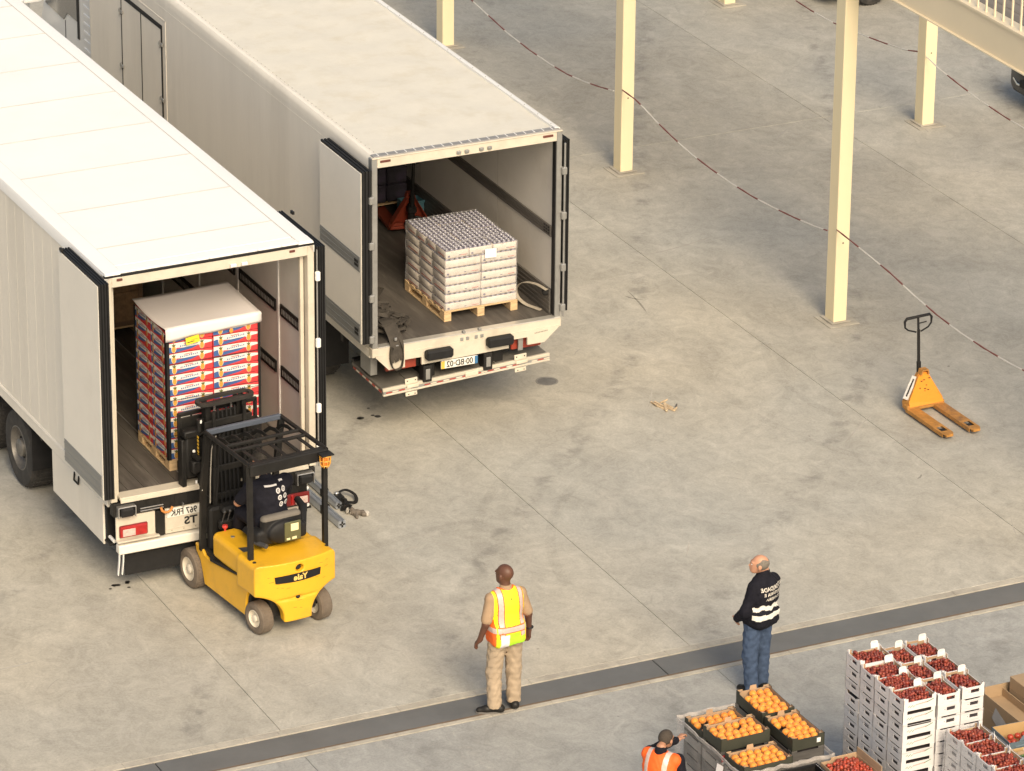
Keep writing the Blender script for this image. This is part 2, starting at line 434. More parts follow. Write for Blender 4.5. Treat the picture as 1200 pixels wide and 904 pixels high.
WOOD = mat('pallet_wood', (.60, .43, .24), .75, var=.2, scale=5, stretch=(1, 6, 6), bump=.3, dirt=(.34, .24, .14), dirt_amt=.5, rnd=.12)
KRAFT = mat('kraft_card', (.42, .29, .18), .8, var=.1, scale=5, rnd=.08)
INK = mat('black_ink', (.015, .015, .016), .6)
PLATEW = mat('plate_white', (.76, .74, .68), .4, var=.06, scale=9)

# ---------------------------------------------------------------- ground
g = MB().m(CONC); g.quad((-400, -400, -.03), (400, -400, -.03), (400, 500, -.03), (-400, 500, -.03))
ground = tag(g.build('ground'), kind='structure')
xs = [-5.33+5.09*k for k in range(-5, 8)]
ycuts_n = [-6.60, 8.56, 23.8, 39.0]      # slabs beyond the drain
ycuts_s = [-38., -22.5, -7.27]           # apron on this side of it
for ys, m_ in ((ycuts_n, CONC), (ycuts_s, CONC2)):
    cache = {}
    for j in range(len(ys)-1):
        for i in range(len(xs)-1):
            w, h = xs[i+1]-xs[i], ys[j+1]-ys[j]; key = round(h, 2)
            if key not in cache:
                b = MB().m(m_); b.box(-w/2+.003, w/2-.003, -h/2+.003, h/2-.003, -.05, 0, .004); cache[key] = b.mesh('slab')
            s_ = obj('slab', cache[key], ground, ((xs[i]+xs[i+1])/2, (ys[j]+ys[j+1])/2, 0))
# drain channel with steel-grey cover plates and rough mortar edges
PLATE = mat('drain_plate', (.145, .148, .147), .6, .1, var=.14, scale=1.6, bump=.15, bscale=25, dirt=(.17, .16, .15), dirt_amt=.5, world=True)
drain = tag(MB().m(DARK).box(-31, 36, -7.2, -6.72, -.025, -.019).build('drain_channel'), kind='structure')
for k in range(-4, 6):
    x0 = -6.87+6.07*k
    b = MB().m(PLATE).box(x0+.006, x0+6.064, -7.155, -6.735, -.016, -.003, .003)
    b.build('cover_plate', drain)
b = MB().m(MORTAR); random.seed(3)
x = -31.
while x < 36:                             # uneven strips along the plates
    w = random.uniform(.25, .6)
    b.box(x, x+w-.002, -6.722, -6.603+random.uniform(-.002, .002), -.02, .001+random.uniform(0, .003), .003)
    x += w
b.build('mortar_edge', drain)
b = MB().m(mat('rusty_edge', (.16, .115, .08), .8, var=.25, world=True)).box(-31, 36, -7.19, -7.157, -.02, -.001)
b.build('rusted_angle', drain)
b = MB().m(MORTAR); x = -31.
while x < 36:
    w = random.uniform(.3, .9)
    b.box(x, x+w-.002, -7.263, -7.192, -.02, .001+random.uniform(0, .003), .003); x += w
b.build('mortar_edge', drain)
# manhole-like damp round patch = recessed round cover
mc = MB().m(mat('worn_cover', (.15, .145, .135), .75, var=.25, scale=12))
mc.lathe([(0.0, .0035), (.115, .0035), (.125, .002), (.13, -.01)], (1.65, 1.06, 0), (0, 0, 1), 28)
mc.m(mat('cover_ring', (.235, .225, .205), .8, var=.2, scale=10)).lathe([(.125, .0), (.128, .0045), (.150, .0045), (.154, -.01)], (1.65, 1.06, 0), (0, 0, 1), 28)
mc.v = [(1.65+(x-1.65)*1.0, 1.06+(y-1.06)*1.0, z) for x, y, z in mc.v]
tag(mc.build('floor_cover', smooth=40), 'small round grey cover set in the concrete right of the tail lift', 'floor cover')
# oil drips
OIL = mat('oil_stain', (.055, .05, .045), .5, var=.2)
for (cx, cy, n, lab) in ((-5.66, -2.33, 7, 'dark oil drips on the concrete below the left trailer corner'), (-.88, .95, 5, 'dark oil drips on the concrete under the tail lift edge')):
    b = MB().m(OIL); random.seed(int(cx*10))
    for k in range(n):
        px, py, r = cx+random.gauss(0, .12), cy+random.gauss(0, .10), random.uniform(.015, .05)
        b.add([(px+math.cos(t*PI/6)*r*random.uniform(.8, 1.3), py+math.sin(t*PI/6)*r, .0035) for t in range(12)], [tuple(range(12))])
    tag(b.build('oil_stain'), lab, 'stain', kind='stuff')

# ---------------------------------------------------------------- pillars of the raised deck
pil = [(6.13, 13.99, 'leftmost cream pillar, its foot hidden by the right-hand truck roof'),
       (6.13, 7.74, 'cream square pillar standing right of the open right-hand truck'),
       (6.13, 1.36, 'tall cream pillar nearest the camera, behind the yellow pallet jack'),
       (6.13, -5.0, 'cream pillar under the near end of the raised deck'),
       (11.21, 7.70, 'short-looking cream pillar under the raised deck beam, holding the barrier line'),
       (11.21, 14.06, 'farthest cream pillar, only its foot in view at the top'),
       (11.21, 1.33, 'cream pillar under the middle of the raised deck')]
for (x, y, lab) in pil:
    t = thing('pillar', lab, 'pillar', (x, y, 0), group='cream steel pillars')
    MB().m(CREAM).box(-.10, .10, -.12, .12, .006, 4.98, .008).build('shaft', t)
    b = MB().m(MORTAR); b.box(-.22, .24, -.25, .22, 0, .012, .012); b.box(-.15, .15, -.17, .17, .018, .03, .008)
    b.build('base_pad', t)
    b = MB().m(mat('bolt_hole', (.10, .07, .05), .7)); b.cyl((.0, -.1205, 1.16), (.0, -.123, 1.16), .012, n=8); b.build('bolt_hole', t)
# deck
t = thing('raised_deck', 'raised cream steel deck with vertical railing bars, at the upper right', 'deck', (0, 0, 0))
b = MB().m(CREAM2); b.box(5.98, 6.14, -9, 20, 5.0, 5.44, .006); b.box(5.955, 6.16, -9, 20, 5.44, 5.475, .004); b.box(5.945, 6.15, -9, 20, 4.985, 5.005, .003)
b.build('edge_beam', t)
b = MB().m(CREAM2)
for y in (-5., 1.36, 7.74, 14.0): b.box(6.15, 16.2, y-.09, y+.09, 5.0, 5.3, .005)
b.box(11.1, 11.3, -8.9, 19.9, 4.99, 5.29, .005); b.build('cross_beam', t)
DECKF = mat('deck_surface', (.20, .18, .16), .8, var=.15, scale=2, stretch=(4, .4, 1), world=True)
b = MB().m(DECKF)
for k in range(7):
    b.box(6.17+k*.194, 6.17+k*.194+.186, -8.95, 19.95, 5.31, 5.35, .006)
tag(b.build('deck_board', t), kind='stuff')
rail = MB().m(CREAM2); rail.box(6.0, 6.06, -9, 20, 6.48, 6.53, .006); rail.build('top_rail', t)
MBb = MB().m(CREAM2).box(-.012, .012, -.012, .012, 5.47, 6.48, .003).mesh('railing_bar')
for k in range(142): obj('railing_bar', MBb, t, (6.03, -8.9+k*.2025*1.0, 0))

# ---------------------------------------------------------------- barrier lines, red and white
TR = mat('tape_red', (.19, .06, .05), .6, var=.1); TW = mat('tape_white', (.62, .60, .56), .55, var=.06)
def barrier(x, pts, L, lab, start=0):
    t = thing('barrier_chain', lab, 'barrier', (0, 0, 0), group='red and white barrier lines')
    P = [Vector((x, y, z)) for y, z in pts]; path = [P[0]]
    for a, b_ in zip(P, P[1:]):
        n = max(1, int((b_-a).length/.08))
        for i in range(1, n+1): path.append(a.lerp(b_, i/n))
    seg = [path[0]]; acc = 0; k = start
    for a, b_ in zip(path, path[1:]):
        seg.append(b_); acc += (b_-a).length
        if acc >= L or b_ is path[-1]:
            r = .014 if k % 2 else .013
            rad = [r*.9*(.7+.3*math.sin(i*2.4)**2) for i in range(len(seg))]
            MB().m(TR if k % 2 else TW).tube(seg, rad, 5).build('red_segment' if k % 2 else 'white_segment', t, 60)
            seg = [b_]; acc = 0; k += 1
    return t
barrier(6.02, [(13.86, 1.28), (13.2, 1.17), (12.16, 1.06), (11.5, .99), (10.7, .955), (10.0, .955), (9.4, .98), (8.8, 1.05), (8.3, 1.13), (7.87, 1.21)], .56,
        'red and white barrier line sagging between the two left pillars', 0)
barrier(6.02, [(7.6, 1.31), (7.2, 1.30), (6.9, 1.26), (6.5, 1.18), (6.0, 1.11), (5.4, 1.05), (4.8, 1.025), (4.2, 1.02), (3.6, 1.035), (3.0, 1.08), (2.4, 1.14), (1.85, 1.21), (1.49, 1.27)], .56,
        'red and white barrier line sagging between the second pillar and the near pillar', 1)
barrier(6.02, [(1.23, 1.37), (.8, 1.345), (.3, 1.31), (-.2, 1.27), (-.8, 1.19), (-1.4, 1.13), (-2., 1.105), (-2.6, 1.11), (-3.2, 1.14), (-4, 1.21), (-4.87, 1.34)], .56,
        'red and white barrier line running from the near pillar to the right edge', 1)
barrier(11.12, [(13.93, 1.15), (13.2, 1.0), (12.4, .86), (11.7, .79), (11.1, .775), (10.4, .79), (9.6, .86), (8.8, .95), (8.2, 1.03), (7.83, 1.12)], .56,
        'red and white barrier line behind the near pillar, ending on the pillar under the deck', 1)
barrier(11.12, [(7.57, 1.12), (7.2, 1.05), (6.6, .985), (6.0, .935), (5.3, .905), (4.6, .905), (3.6, .95), (2.4, 1.03), (1.46, 1.12)], .56,
        'red and white barrier line running from the pillar under the deck to the right edge', 0)
# a short strip of tape tied off

# pale scratches and a few thin dark rub marks on the concrete
rs = random.Random(77); b = MB(); SCP = mat('scratch_pale', (.62, .59, .53), .8, var=.15, alpha=.6, world=True); SCD = mat('scratch_dark', (.16, .15, .14), .8, var=.3, alpha=.35, world=True)
for k in range(150):
    x, y = rs.uniform(-8, 14), rs.uniform(-6.3, 13); a = rs.choice([0.15, .5, 1.2, 2.6])+rs.gauss(0, .35); L0 = rs.choice([.06, .12, .25, .5, .9])*rs.uniform(.6, 1.4); cur = rs.uniform(-.5, .5); w = rs.uniform(.005, .016)
    if -6 < x < 1.4 and y > -2.6 and k % 2: continue
    b.m(SCD if k % 11 == 0 else SCP); P = []
    for i in range(9):
        t = i/8; aa = a+cur*t; P.append((x+math.cos(aa)*L0*t, y+math.sin(aa)*L0*t, w*(.15+math.sin(PI*t)**.6*rs.uniform(.6, 1.1)), aa))
    vs = [(px-math.sin(aa)*ww, py+math.cos(aa)*ww, .0022) for px, py, ww, aa in P]+[(px+math.sin(aa)*ww, py-math.cos(aa)*ww, .0022) for px, py, ww, aa in P]
    b.add(vs, [(i+9, i+10, i+1, i) for i in range(8)])
tag(b.build('floor_scratch'), 'fine pale and dark scratches across the concrete yard', 'scratches', kind='stuff')
# tyre rub arcs left by turning forklifts
TYM = mat('tyre_mark', (.13, .125, .12), .8, var=.3, scale=3, alpha=.045, world=True); b = MB().m(TYM)
for cx, cy, R0, a0, a1 in ((-1.2, -6.9, 3.4, 1.3, 2.6), (-1.2, -6.9, 4.35, 1.35, 2.55), (3.4, -5.2, 4.2, 1.9, 3.0), (3.4, -5.2, 5.1, 1.95, 2.9), (2.2, 1.0, 2.6, -1.2, .3), (7.6, -.6, 3.1, 2.6, 3.9), (7.6, -.6, 3.95, 2.7, 3.8), (-7.5, -3.2, 3.0, -.6, .5), (9.0, 10.2, 3.3, 3.4, 4.9)):
    n = 26; vs = []
    for i in range(n+1):
        a = a0+(a1-a0)*i/n
        for rr_ in (R0, R0+.13): vs.append((cx+math.cos(a)*rr_, cy+math.sin(a)*rr_, .0012))
    b.add(vs, [(2*i, 2*i+1, 2*i+3, 2*i+2) for i in range(n)])
tag(b.build('tyre_mark'), 'faint curved tyre rub marks on the concrete yard', 'tyre marks', kind='stuff')
# ================================================================ white semi-trailer on the left
RIMT = mat('truck_rim', (.20, .19, .175), .5, .5, var=.2, scale=9, dirt=(.08, .07, .06), dirt_amt=.6)
def wheel(parent, x, y, z, r, w, out=-1, name='wheel', rimcol=None, rim_r=.56, hub=True):
    """tyre and rim turned about X; 'out' is the side that faces outwards"""
    t = obj(name, None, parent, (x, y, z))
    b = MB().m(TYRE)
    prof = [(r*rim_r, -w/2), (r*.72, -w/2-.012), (r*.93, -w/2), (r*.99, -w*.36), (r, -w*.30), (r*.985, -w*.2), (r, -w*.18), (r, w*.18), (r*.985, w*.2), (r, w*.30), (r*.99, w*.36), (r*.93, w/2), (r*.72, w/2+.012), (r*rim_r, w/2)]
    b.lathe(prof, (0, 0, 0), (1, 0, 0), 36)
    for k in range(36):                       # tread lugs
        a = 2*PI*k/36; b.at(Matrix.Rotation(a, 4, 'X')); b.box(-w*.40, w*.40, -.018, .012, r*.975, r*1.006, .004)
    b.at(); b.build('tyre', t, 35)
    b = MB().m(rimcol or RIMT); R0 = r*rim_r; o = out
    b.lathe([(R0, o*w/2), (R0*.96, o*(w/2+.004)), (R0*.90, o*w*.30), (R0*.84, o*w*.22), (R0*.5, o*w*.18), (R0*.42, o*w*.30), (R0*.40, o*w*.46), (R0*.30, o*w*.52), (0.001, o*w*.53)], (0, 0, 0), (1, 0, 0), 30)
    b.lathe([(R0, -o*w/2), (R0*.8, -o*w*.2), (0.001, -o*w*.2)], (0, 0, 0), (1, 0, 0), 20)
    b.build('rim', t, 35)
    if hub:
        b = MB().m(BLKMET)
        for k in range(10):
            a = 2*PI*k/10; b.cyl((o*w*.18, math.cos(a)*R0*.66, math.sin(a)*R0*.66), (o*w*.235, math.cos(a)*R0*.66, math.sin(a)*R0*.66), R0*.10, n=8)
        pieces(b, 'hand_hole', t)
    return t

TA = thing('semi_trailer', 'white box semi-trailer on the left with bright white roof, doors open, forklift at its tail', 'trailer', (-4.501, -2.657, 0), .0084)
W, L_, ZR, ZF = 1.30, 13.6, 4.05, 1.25
# roof panels between seams (first seam .78 from the tail)
ss = [0.20, .78]+[.78+1.258*k for k in range(1, 11)]+[L_]
for a, b_ in zip(ss, ss[1:]):
    MB().m(ROOFW).box(-1.10, 1.10, a+.007, b_-.007, ZR-.03, ZR+.012, .004).build('roof_panel', TA)
MB().m(mat('seam_sealant', (.34, .31, .25), .7, var=.1)).box(-1.11, 1.11, .1, L_, ZR-.04, ZR+.003).build('roof_seam', TA)
b = MB().m(mat('seam_strip', (.62, .60, .54), .7, var=.1))
for a in ss[1:-1]: b.box(-1.10, 1.10, a-.008, a+.008, ZR+.0125, ZR+.016)
for s_ in (-1, 1): b.box(s_*1.098, s_*1.108, .1, L_, ZR+.0125, ZR+.0165)
b.build('roof_seam', TA)
for s_ in (-1, 1):
    pr = [(s_*1.105, ZR-.05), (s_*1.105, ZR+.02), (s_*1.24, ZR+.02), (s_*1.285, ZR+.005), (s_*1.30, ZR-.03), (s_*1.30, ZR-.13), (s_*1.288, ZR-.135), (s_*1.24, ZR-.05)]
    MB().m(ROOFW).prism(pr, 'y', .0, L_).build('roof_rail', TA, 25)
b = MB().m(ROOFW); b.box(-1.29, 1.29, .02, .196, ZR-.02, ZR+.008, .004)
for k in range(9): b.box(-1.2+k*.30-.012, -1.2+k*.30+.012, -.008, .02, ZR-.002, ZR+.012, .002)
b.build('rear_cap', TA)
# side walls (outer skin with pressed ribs) and inner linings
def ribbed(x, y0, y1, z0, z1, m_, out):
    b = MB().m(m_); b.box(x-.02, x+.02, y0, y1, z0, z1)
    y = y0+.1
    while y < y1-.05:
        b.box(x+out*.018, x+out*.0212, y, y+.03, z0+.02, z1-.02, .0027); y += .31
    return b
ribbed(-1.265, .12, L_, 1.26, ZR-.13, SIDEW, -1).build('side_wall', TA)
ribbed(1.265, .12, L_, 1.26, ZR-.13, SIDEW, 1).build('side_wall', TA)
for s_ in (-1, 1):
    b = MB().m(SIDEW); b.box(s_*1.25, s_*1.297, 0.12, L_, 1.10, 1.262, .006); b.box(s_*1.28, s_*1.303, 0.12, L_, 1.225, 1.245, .004); b.build('bottom_rail', TA)
    b = MB().m(INTW); b.box(s_*1.225, s_*1.244, .1, L_-.05, 1.25, ZR-.07); b.build('inner_lining', TA)
    for y in [-.0+.9+1.25*k for k in range(10)]:
        MB().m(PAINTW).box(s_*1.213, s_*1.226, y-.022, y+.022, 1.26, 3.9, .003).build('lining_joint', TA)
MB().m(PAINTW).box(-1.3, 1.3, L_, L_+.06, 1.1, ZR, .01).build('front_wall', TA)
MB().m(INTW).box(-1.22, 1.22, .12, L_-.05, ZR-.07, ZR-.045).build('ceiling', TA)
# load floor in lengthwise boards
b = MB()
b.m(FLOORM)
for k in range(12): b.box(-1.22+k*.2035, -1.22+k*.2035+.199, .16, L_-.05, 1.19, 1.247, .002)
b.build('floor_board', TA)['kind'] = 'stuff'
b = MB().m(GALV); b.box(-.30, -.285, .2, 6, 1.2465, 1.2495); b.box(.52, .535, .2, 6, 1.2465, 1.2495); b.build('floor_strip', TA)
# black ventilated lashing inserts on both linings
SLOTM = mat('slot_mark', (.30, .29, .27), .6)
segs = [(.12, .82), (.97, 2.08), (2.23, 3.33), (3.48, 4.58), (4.73, 5.83)]
for s_ in (-1, 1):
    for z0 in (2.83, 2.04):
        for (a, b_) in segs:
            q = obj('lashing_insert', MB().m(BLKMET).box(s_*1.203, s_*1.226, a, b_, z0, z0+.15, .004).mesh('lashing_insert'), TA)
            k = MB().m(SLOTM); y = a+.04
            while y < b_-.04: k.box(s_*1.2025, s_*1.2005, y, y+.014, z0+.04, z0+.11); y += .045
            k.build('slot', q)
# rear frame
fr = MB().m(SILL)
fr.box(-1.30, -1.215, 0, .12, 1.20, ZR-.02, .008); fr.box(1.215, 1.30, 0, .12, 1.20, ZR-.02, .008)
fr.box(-1.215, 1.215, .0, .12, ZR-.17, ZR-.045, .008)
fr.box(-1.205, -1.16, .10, .16, 1.25, ZR-.15, .004); fr.box(1.16, 1.205, .10, .16, 1.25, ZR-.15, .004); fr.build('rear_frame', TA)
MB().m(BLACK).box(-1.30, 1.30, -.006, .05, ZR-.045, ZR-.018, .003).build('roof_gasket', TA)
for x in (-1.12, 1.02): MB().m(mat('marker_red', (.13, .04, .03), .4)).box(x-.035, x+.035, -.012, .0, ZR-.095, ZR-.065, .004).build('marker_lamp', TA)
b = MB().m(WHITEP)
for x in (.28, .42): b.box(x-.04, x+.035, -.03, .0, ZR-.15, ZR-.11, .006); b.cyl((x, -.035, ZR-.12), (x, -.02, ZR-.12), .014, n=8)
pieces(b, 'lock_keeper', TA)
b = MB().m(SILL); b.box(-1.19, 1.19, -.02, .16, 1.215, 1.253, .006); b.box(-1.19, 1.19, -.035, -.02, 1.19, 1.235, .004); b.build('threshold', TA)
b = MB().m(BLKMET); b.box(-1.28, 1.28, -.015, .10, 1.02, 1.19, .008)
for k in range(15): b.box(-1.2+k*.17, -1.2+k*.17+.008, -.022, -.015, 1.03, 1.18)
b.build('rear_beam', TA)
# doors folded back against the sides
LEAFW = mat('door_panel_white', (.82, .78, .70), .4, var=.03, scale=1.2, dirt=(.6, .56, .48), dirt_amt=.35)
def leaf(parent, s_, x_in, x_out, y0, y1, z0, z1, bands, face, gasket_ribs=4, hz=()):
    d = obj('door', MB().m(face).box(s_*(x_out-.012), s_*x_out, y0+.025, y1, z0+.01, z1-.025, .003).mesh('door'), parent)
    b = MB().m(BLACK); b.box(s_*x_in, s_*(x_out-.012), y0+.02, y1-.01, z0, z1-.01, .006)
    n = gasket_ribs
    for k in range(n):
        x = x_in+(x_out-x_in)*(k+.5)/n; e = (x_out-x_in)/n*.32
        b.box(s_*(x-e), s_*(x+e), y0-.0, y0+.03, z0+.01, z1-.02, .004); b.box(s_*(x-e), s_*(x+e), y0, y1-.02, z1-.02, z1+.006, .003)
    b.build('gasket', d)
    for (a, c_) in bands:
        q = MB().m(BAND); q.box(s_*(x_out-.002), s_*(x_out+.006), y0+.06, y1-.01, a, c_, .002)
        for i in range(3): q.box(s_*(x_out+.005), s_*(x_out+.010), y0+.06, y1-.01, a+(c_-a)*(i+.5)/3-.01, a+(c_-a)*(i+.5)/3+.01, .002)
        q.build('kick_band', d)
    for z in hz:
        q = MB().m(WHITEP); q.box(s_*(x_in-.035), s_*(x_in+.035), y0+.14, y0+.19, z-.055, z+.055, .012); q.cyl((s_*x_in, y0+.13, z-.075), (s_*x_in, y0+.13, z+.075), .018, n=8)
        q.build('hinge', d)
    return d
d1 = leaf(TA, -1, 1.315, 1.45, -.19, 1.09, 1.33, 4.02, [(1.35, 1.63)], LEAFW, 4, (3.62, 2.85, 2.1, 1.5))
d2 = leaf(TA, 1, 1.315, 1.43, -.03, 1.25, 1.33, 3.98, [(1.35, 1.63)], SIDEW, 4, (3.55, 2.8, 2.05, 1.5))
b = MB().m(BLKMET)
for s_ in (-1, 1):
    b.box(s_*1.45-.015, s_*1.45+.015, .95, 1.02, 4.02, 4.06, .004)
b.build('door_latch', TA)
# hinges of the leaves on the rear posts
HP = MB().m(WHITEP).box(-.03, .03, -.03, .02, -.06, .06, .012).mesh('hinge')
for z in (3.62, 2.78, 1.95, 1.42):
    for s_ in (-1, 1): obj('hinge', HP, TA, (s_*1.325, -.03 if s_ > 0 else -.01, z))
b = MB().m(GALV)
for s_ in (-1, 1):
    for dx in (.02,): b.cyl((s_*(1.305+dx), -.02, 1.2), (s_*(1.305+dx), -.02, 3.95), .011, n=8)
b.build('lock_rod', TA)
# rear underparts
def buffer_(parent, x, z):
    t = obj('corner_buffer', MB().m(BLACK).box(x-.085, x+.085, -.11, .0, z-.055, z+.055, .02).mesh('corner_buffer'), parent)
    b = MB().m(ALU); b.box(x-.11, x+.11, -.09, .0, z+.058, z+.072, .004); b.box(x-.112, x-.098, -.09, 0, z-.07, z+.06, .004); b.box(x+.098, x+.112, -.09, 0, z-.07, z+.06, .004); b.build('buffer_frame', t)
buffer_(TA, -1.13, 1.09); buffer_(TA, 1.13, 1.09)
for s_ in (-1, 1):
    q = obj('lamp_panel', MB().m(SILL if s_ < 0 else BLKMET).box(s_*.75, 1.07 if s_ > 0 else -1.24, .01, .04, .71, 1.0, .006).mesh('lamp_panel'), TA)
    b = MB().m(SILL); b.box(s_*.72, 1.08 if s_ > 0 else -1.25, -.06, .03, .695, .715, .004); b.build('panel_lip', q)
    lens = obj('tail_light', MB().m(RED).box(s_*(.86 if s_ < 0 else .96), s_*(1.20 if s_ < 0 else 1.00), -.035, .012, .745, .885, .014).mesh('tail_light'), TA)
    b = MB().m(mat('clear_lens', (.55, .42, .38), .15, var=.25, scale=30, coat=.6)).box(s_*1.015, s_*1.175, -.042, -.03, .762, .852, .012); b.build('reversing_lens', lens)
    b = MB().m(mat('dark_red', (.16, .012, .012), .3)).box(s_*.853, s_*1.207, -.02, .011, .738, .892, .012); b.build('lamp_housing', lens)
b = MB().m(BLKMET); b.box(-.745, -.64, -.02, .06, .68, 1.0, .01); b.box(.64, .745, -.02, .06, .68, 1.0, .01); b.box(-1.2, 1.2, .05, .12, .60, 1.03); pieces(b, 'bracket', TA)
pp = obj('plate_panel', MB().m(SILL).box(-.63, .63, .0, .03, .68, 1.0, .005).mesh('plate_panel'), TA)
b = MB().m(mat('rivet', (.25, .22, .18), .5))
for x in (-.55, -.40, -.25, -.1): b.cyl((x, -.001, .715), (x, -.006, .715), .007, n=6)
b.build('rivet', pp)
b = MB().m(SILL); b.box(-.62, .62, -.008, 0, .735, .745, .002); b.build('panel_ridge', pp)
lp = obj('licence_plate', MB().m(PLATEW).box(-.61, -.185, -.012, -.001, .885, .995, .004).mesh('licence_plate'), pp)
put_text('967 FRK', .112, INK, lp, on_rear(-.397, -.0145, .938), bold=.0015, xs=.84)
put_text('TS', .135, INK, pp, on_rear(-.31, -.003, .805), bold=.004, xs=1.15)
b = MB().m(mat('orange_strap', (.50, .20, .05), .6))
b.tube([(-.70, -.05, 1.06), (-.69, -.06, 1.02), (-.66, -.065, .995), (-.62, -.065, .99), (-.58, -.065, 1.01), (-.56, -.06, 1.05)], .016, 8); b.build('tow_hook', TA, 60)
b = MB().m(ALU); b.box(-.95, -.66, -.035, -.02, 1.075, 1.087, .003); b.box(-.95, -.66, -.04, -.015, 1.045, 1.055, .003); b.box(-.42, -.41, -.05, .0, 1.0, 1.06, .003)
pieces(b, 'trim_strip', TA)
bar = MB().m(SIDEW); bar.box(-1.235, 1.05, -.06, .05, .545, .66, .012); bar.build('underrun_bar', TA)
mf = MB().m(BLACK); mf.box(-1.13, 1.02, .05, .062, .22, .545, .003)
mf.build('mud_flap', TA)
b = MB().m(PAINTW)
for s_ in (-1,):
    for k in (0, 1): b.tube([(s_*(1.225-k*.05), -.03, .56), (s_*(1.23-k*.05), -.03, .45), (s_*(1.245-k*.05), -.02, .28)], 0, flat=(.034, .01))
pieces(b, 'marker_strip', TA)
# side skirt boards, chassis, axles
for s_ in (-1, 1):
    q = MB().m(SIDEW); q.box(s_*1.262, s_*1.29, .30, 1.98, .55, 1.095, .006); q.build('side_skirt', TA)
    q = MB().m(BLKMET); q.box(s_*1.255, s_*1.262, .32, 1.96, .57, 1.08); q.box(s_*1.0, s_*1.25, .27, .30, .62, 1.05, .004); q.box(s_*1.2, s_*1.285, .12, .28, .60, .63, .004); q.build('skirt_frame', TA)
    q = MB().m(WHITEP).cyl((s_*1.23, .10, .66), (s_*1.23, .25, .66), .022, n=10); q.build('skirt_peg', TA, 40)
    q = MB().m(BLKMET); y = 1.05
    q.tube([(s_*1.30, y, 1.12), (s_*1.31, y, 1.02), (s_*1.31, y+.14, 1.02), (s_*1.30, y+.14, 1.12)], .012, 6); q.build('door_holdback', TA, 60)
b = MB().m(BLKMET); b.box(-.60, -.44, .2, 13, .62, 1.1, .01); b.box(.44, .60, .2, 13, .62, 1.1, .01); b.box(-1.2, 1.2, .15, L_-.1, 1.10, 1.185)
for y in (.5, 1.5, 2.6, 3.5, 4.8, 6.1, 7.6, 9, 11): b.box(-1.2, 1.2, y-.04, y+.04, .95, 1.1)
b.build('chassis', TA)
b = MB().m(BLACK)
for y in (3.45, 4.76, 6.07): b.cyl((-1.0, y, .5), (1.0, y, .5), .07, n=10)
pieces(b, 'axle', TA)
w0 = wheel(TA, -1.02, 3.45, .505, .505, .34, -1)
w0.rotation_euler = (.2, 0, 0)
for y in (4.76, 6.07): wheel(TA, -1.02, y, .505, .505, .34, -1)
for y in (3.45, 4.76, 6.07): wheel(TA, 1.02, y, .505, .505, .34, 1)
b = MB().m(BLACK)
for s_ in (-1, 1):
    b.at(); b.box(s_*.86, s_*1.24, 2.83, 2.845, .45, .98, .003); b.box(s_*.86, s_*1.24, 2.84, 6.7, 1.03, 1.045)
pieces(b, 'mudguard', TA)
b = MB().m(BLKMET)
for s_ in (-1, 1):
    b.cyl((s_*.75, 10.6, 0.03), (s_*.75, 10.6, 1.1), .06, n=10); b.box(s_*.75-.12, s_*.75+.12, 10.48, 10.72, 0, .04, .01)
pieces(b, 'landing_leg', TA)

# ================================================================ beige refrigerated lorry on the right
TB = thing('refrigerated_lorry', 'white refrigerated lorry with dirty beige roof and open rear doors, right of the white trailer', 'lorry', (0, 0, 0), -.0043)
ZR, ZF, L_ = 3.88, 1.37, 9.98
b = MB().m(ROOFB); nx, ny = 12, 46
vs = [(-1.20+2.42*i/nx, .09+(L_-.1)*j/ny, ZR+.006*math.sin(i*1.3+j*.7)+.004*math.sin(j*1.9)) for j in range(ny+1) for i in range(nx+1)]
b.add(vs, [(j*(nx+1)+i, j*(nx+1)+i+1, (j+1)*(nx+1)+i+1, (j+1)*(nx+1)+i) for j in range(ny) for i in range(nx)])
b.build('roof', TB, 60)
pr = [(-1.19, ZR-.04), (-1.19, ZR+.012), (-1.225, ZR+.022), (-1.262, ZR+.012), (-1.288, ZR-.02), (-1.298, ZR-.06), (-1.300, ZR-.13), (-1.28, ZR-.13)]
for a, c_ in ((.06, 4.0), (4.004, L_)): MB().m(SIDEW).prism(pr, 'y', a, c_).build('roof_rail', TB, 30)
pr = [(1.22, ZR-.05), (1.22, ZR+.03), (1.265, ZR+.035), (1.295, ZR+.02), (1.298, ZR-.13), (1.28, ZR-.13)]
MB().m(PAINTW).prism(pr, 'y', .06, L_).build('roof_rail', TB, 30)
b = MB().m(mat('rivet_head', (.30, .28, .24), .5, .5))
for k in range(75):
    b.ball((-1.19, .2+k*.13, ZR+.016), (.007, .007, .005), 5, 3)
    if k % 3 == 0: b.ball((1.235, .2+k*.13, ZR+.036), (.007, .007, .005), 5, 3)
b.build('rivet', TB)
CAPM = mat('grey_sealing', (.30, .29, .28), .5, .2, var=.12)
b = MB().m(CAPM).box(-1.27, 1.275, .01, .12, ZR+.002, ZR+.022, .006); b.build('roof_cap', TB)
b = MB().m(WHITEP)
for k in range(20): b.box(-1.20+k*.125, -1.20+k*.125+.012, .03, .128, ZR+.018, ZR+.027, .003)
pieces(b, 'cap_clip', TB)
b = MB().m(SIDEW); b.box(-1.30, -1.255, .12, L_, ZF-.06, ZR-.13); 
z = ZR-.20
b.box(-1.302, -1.299, .12, L_, z-.006, z, 0); b.build('side_wall', TB)
MB().m(SIDEW).box(1.255, 1.30, .12, L_, ZF-.06, ZR-.13).build('side_wall', TB)
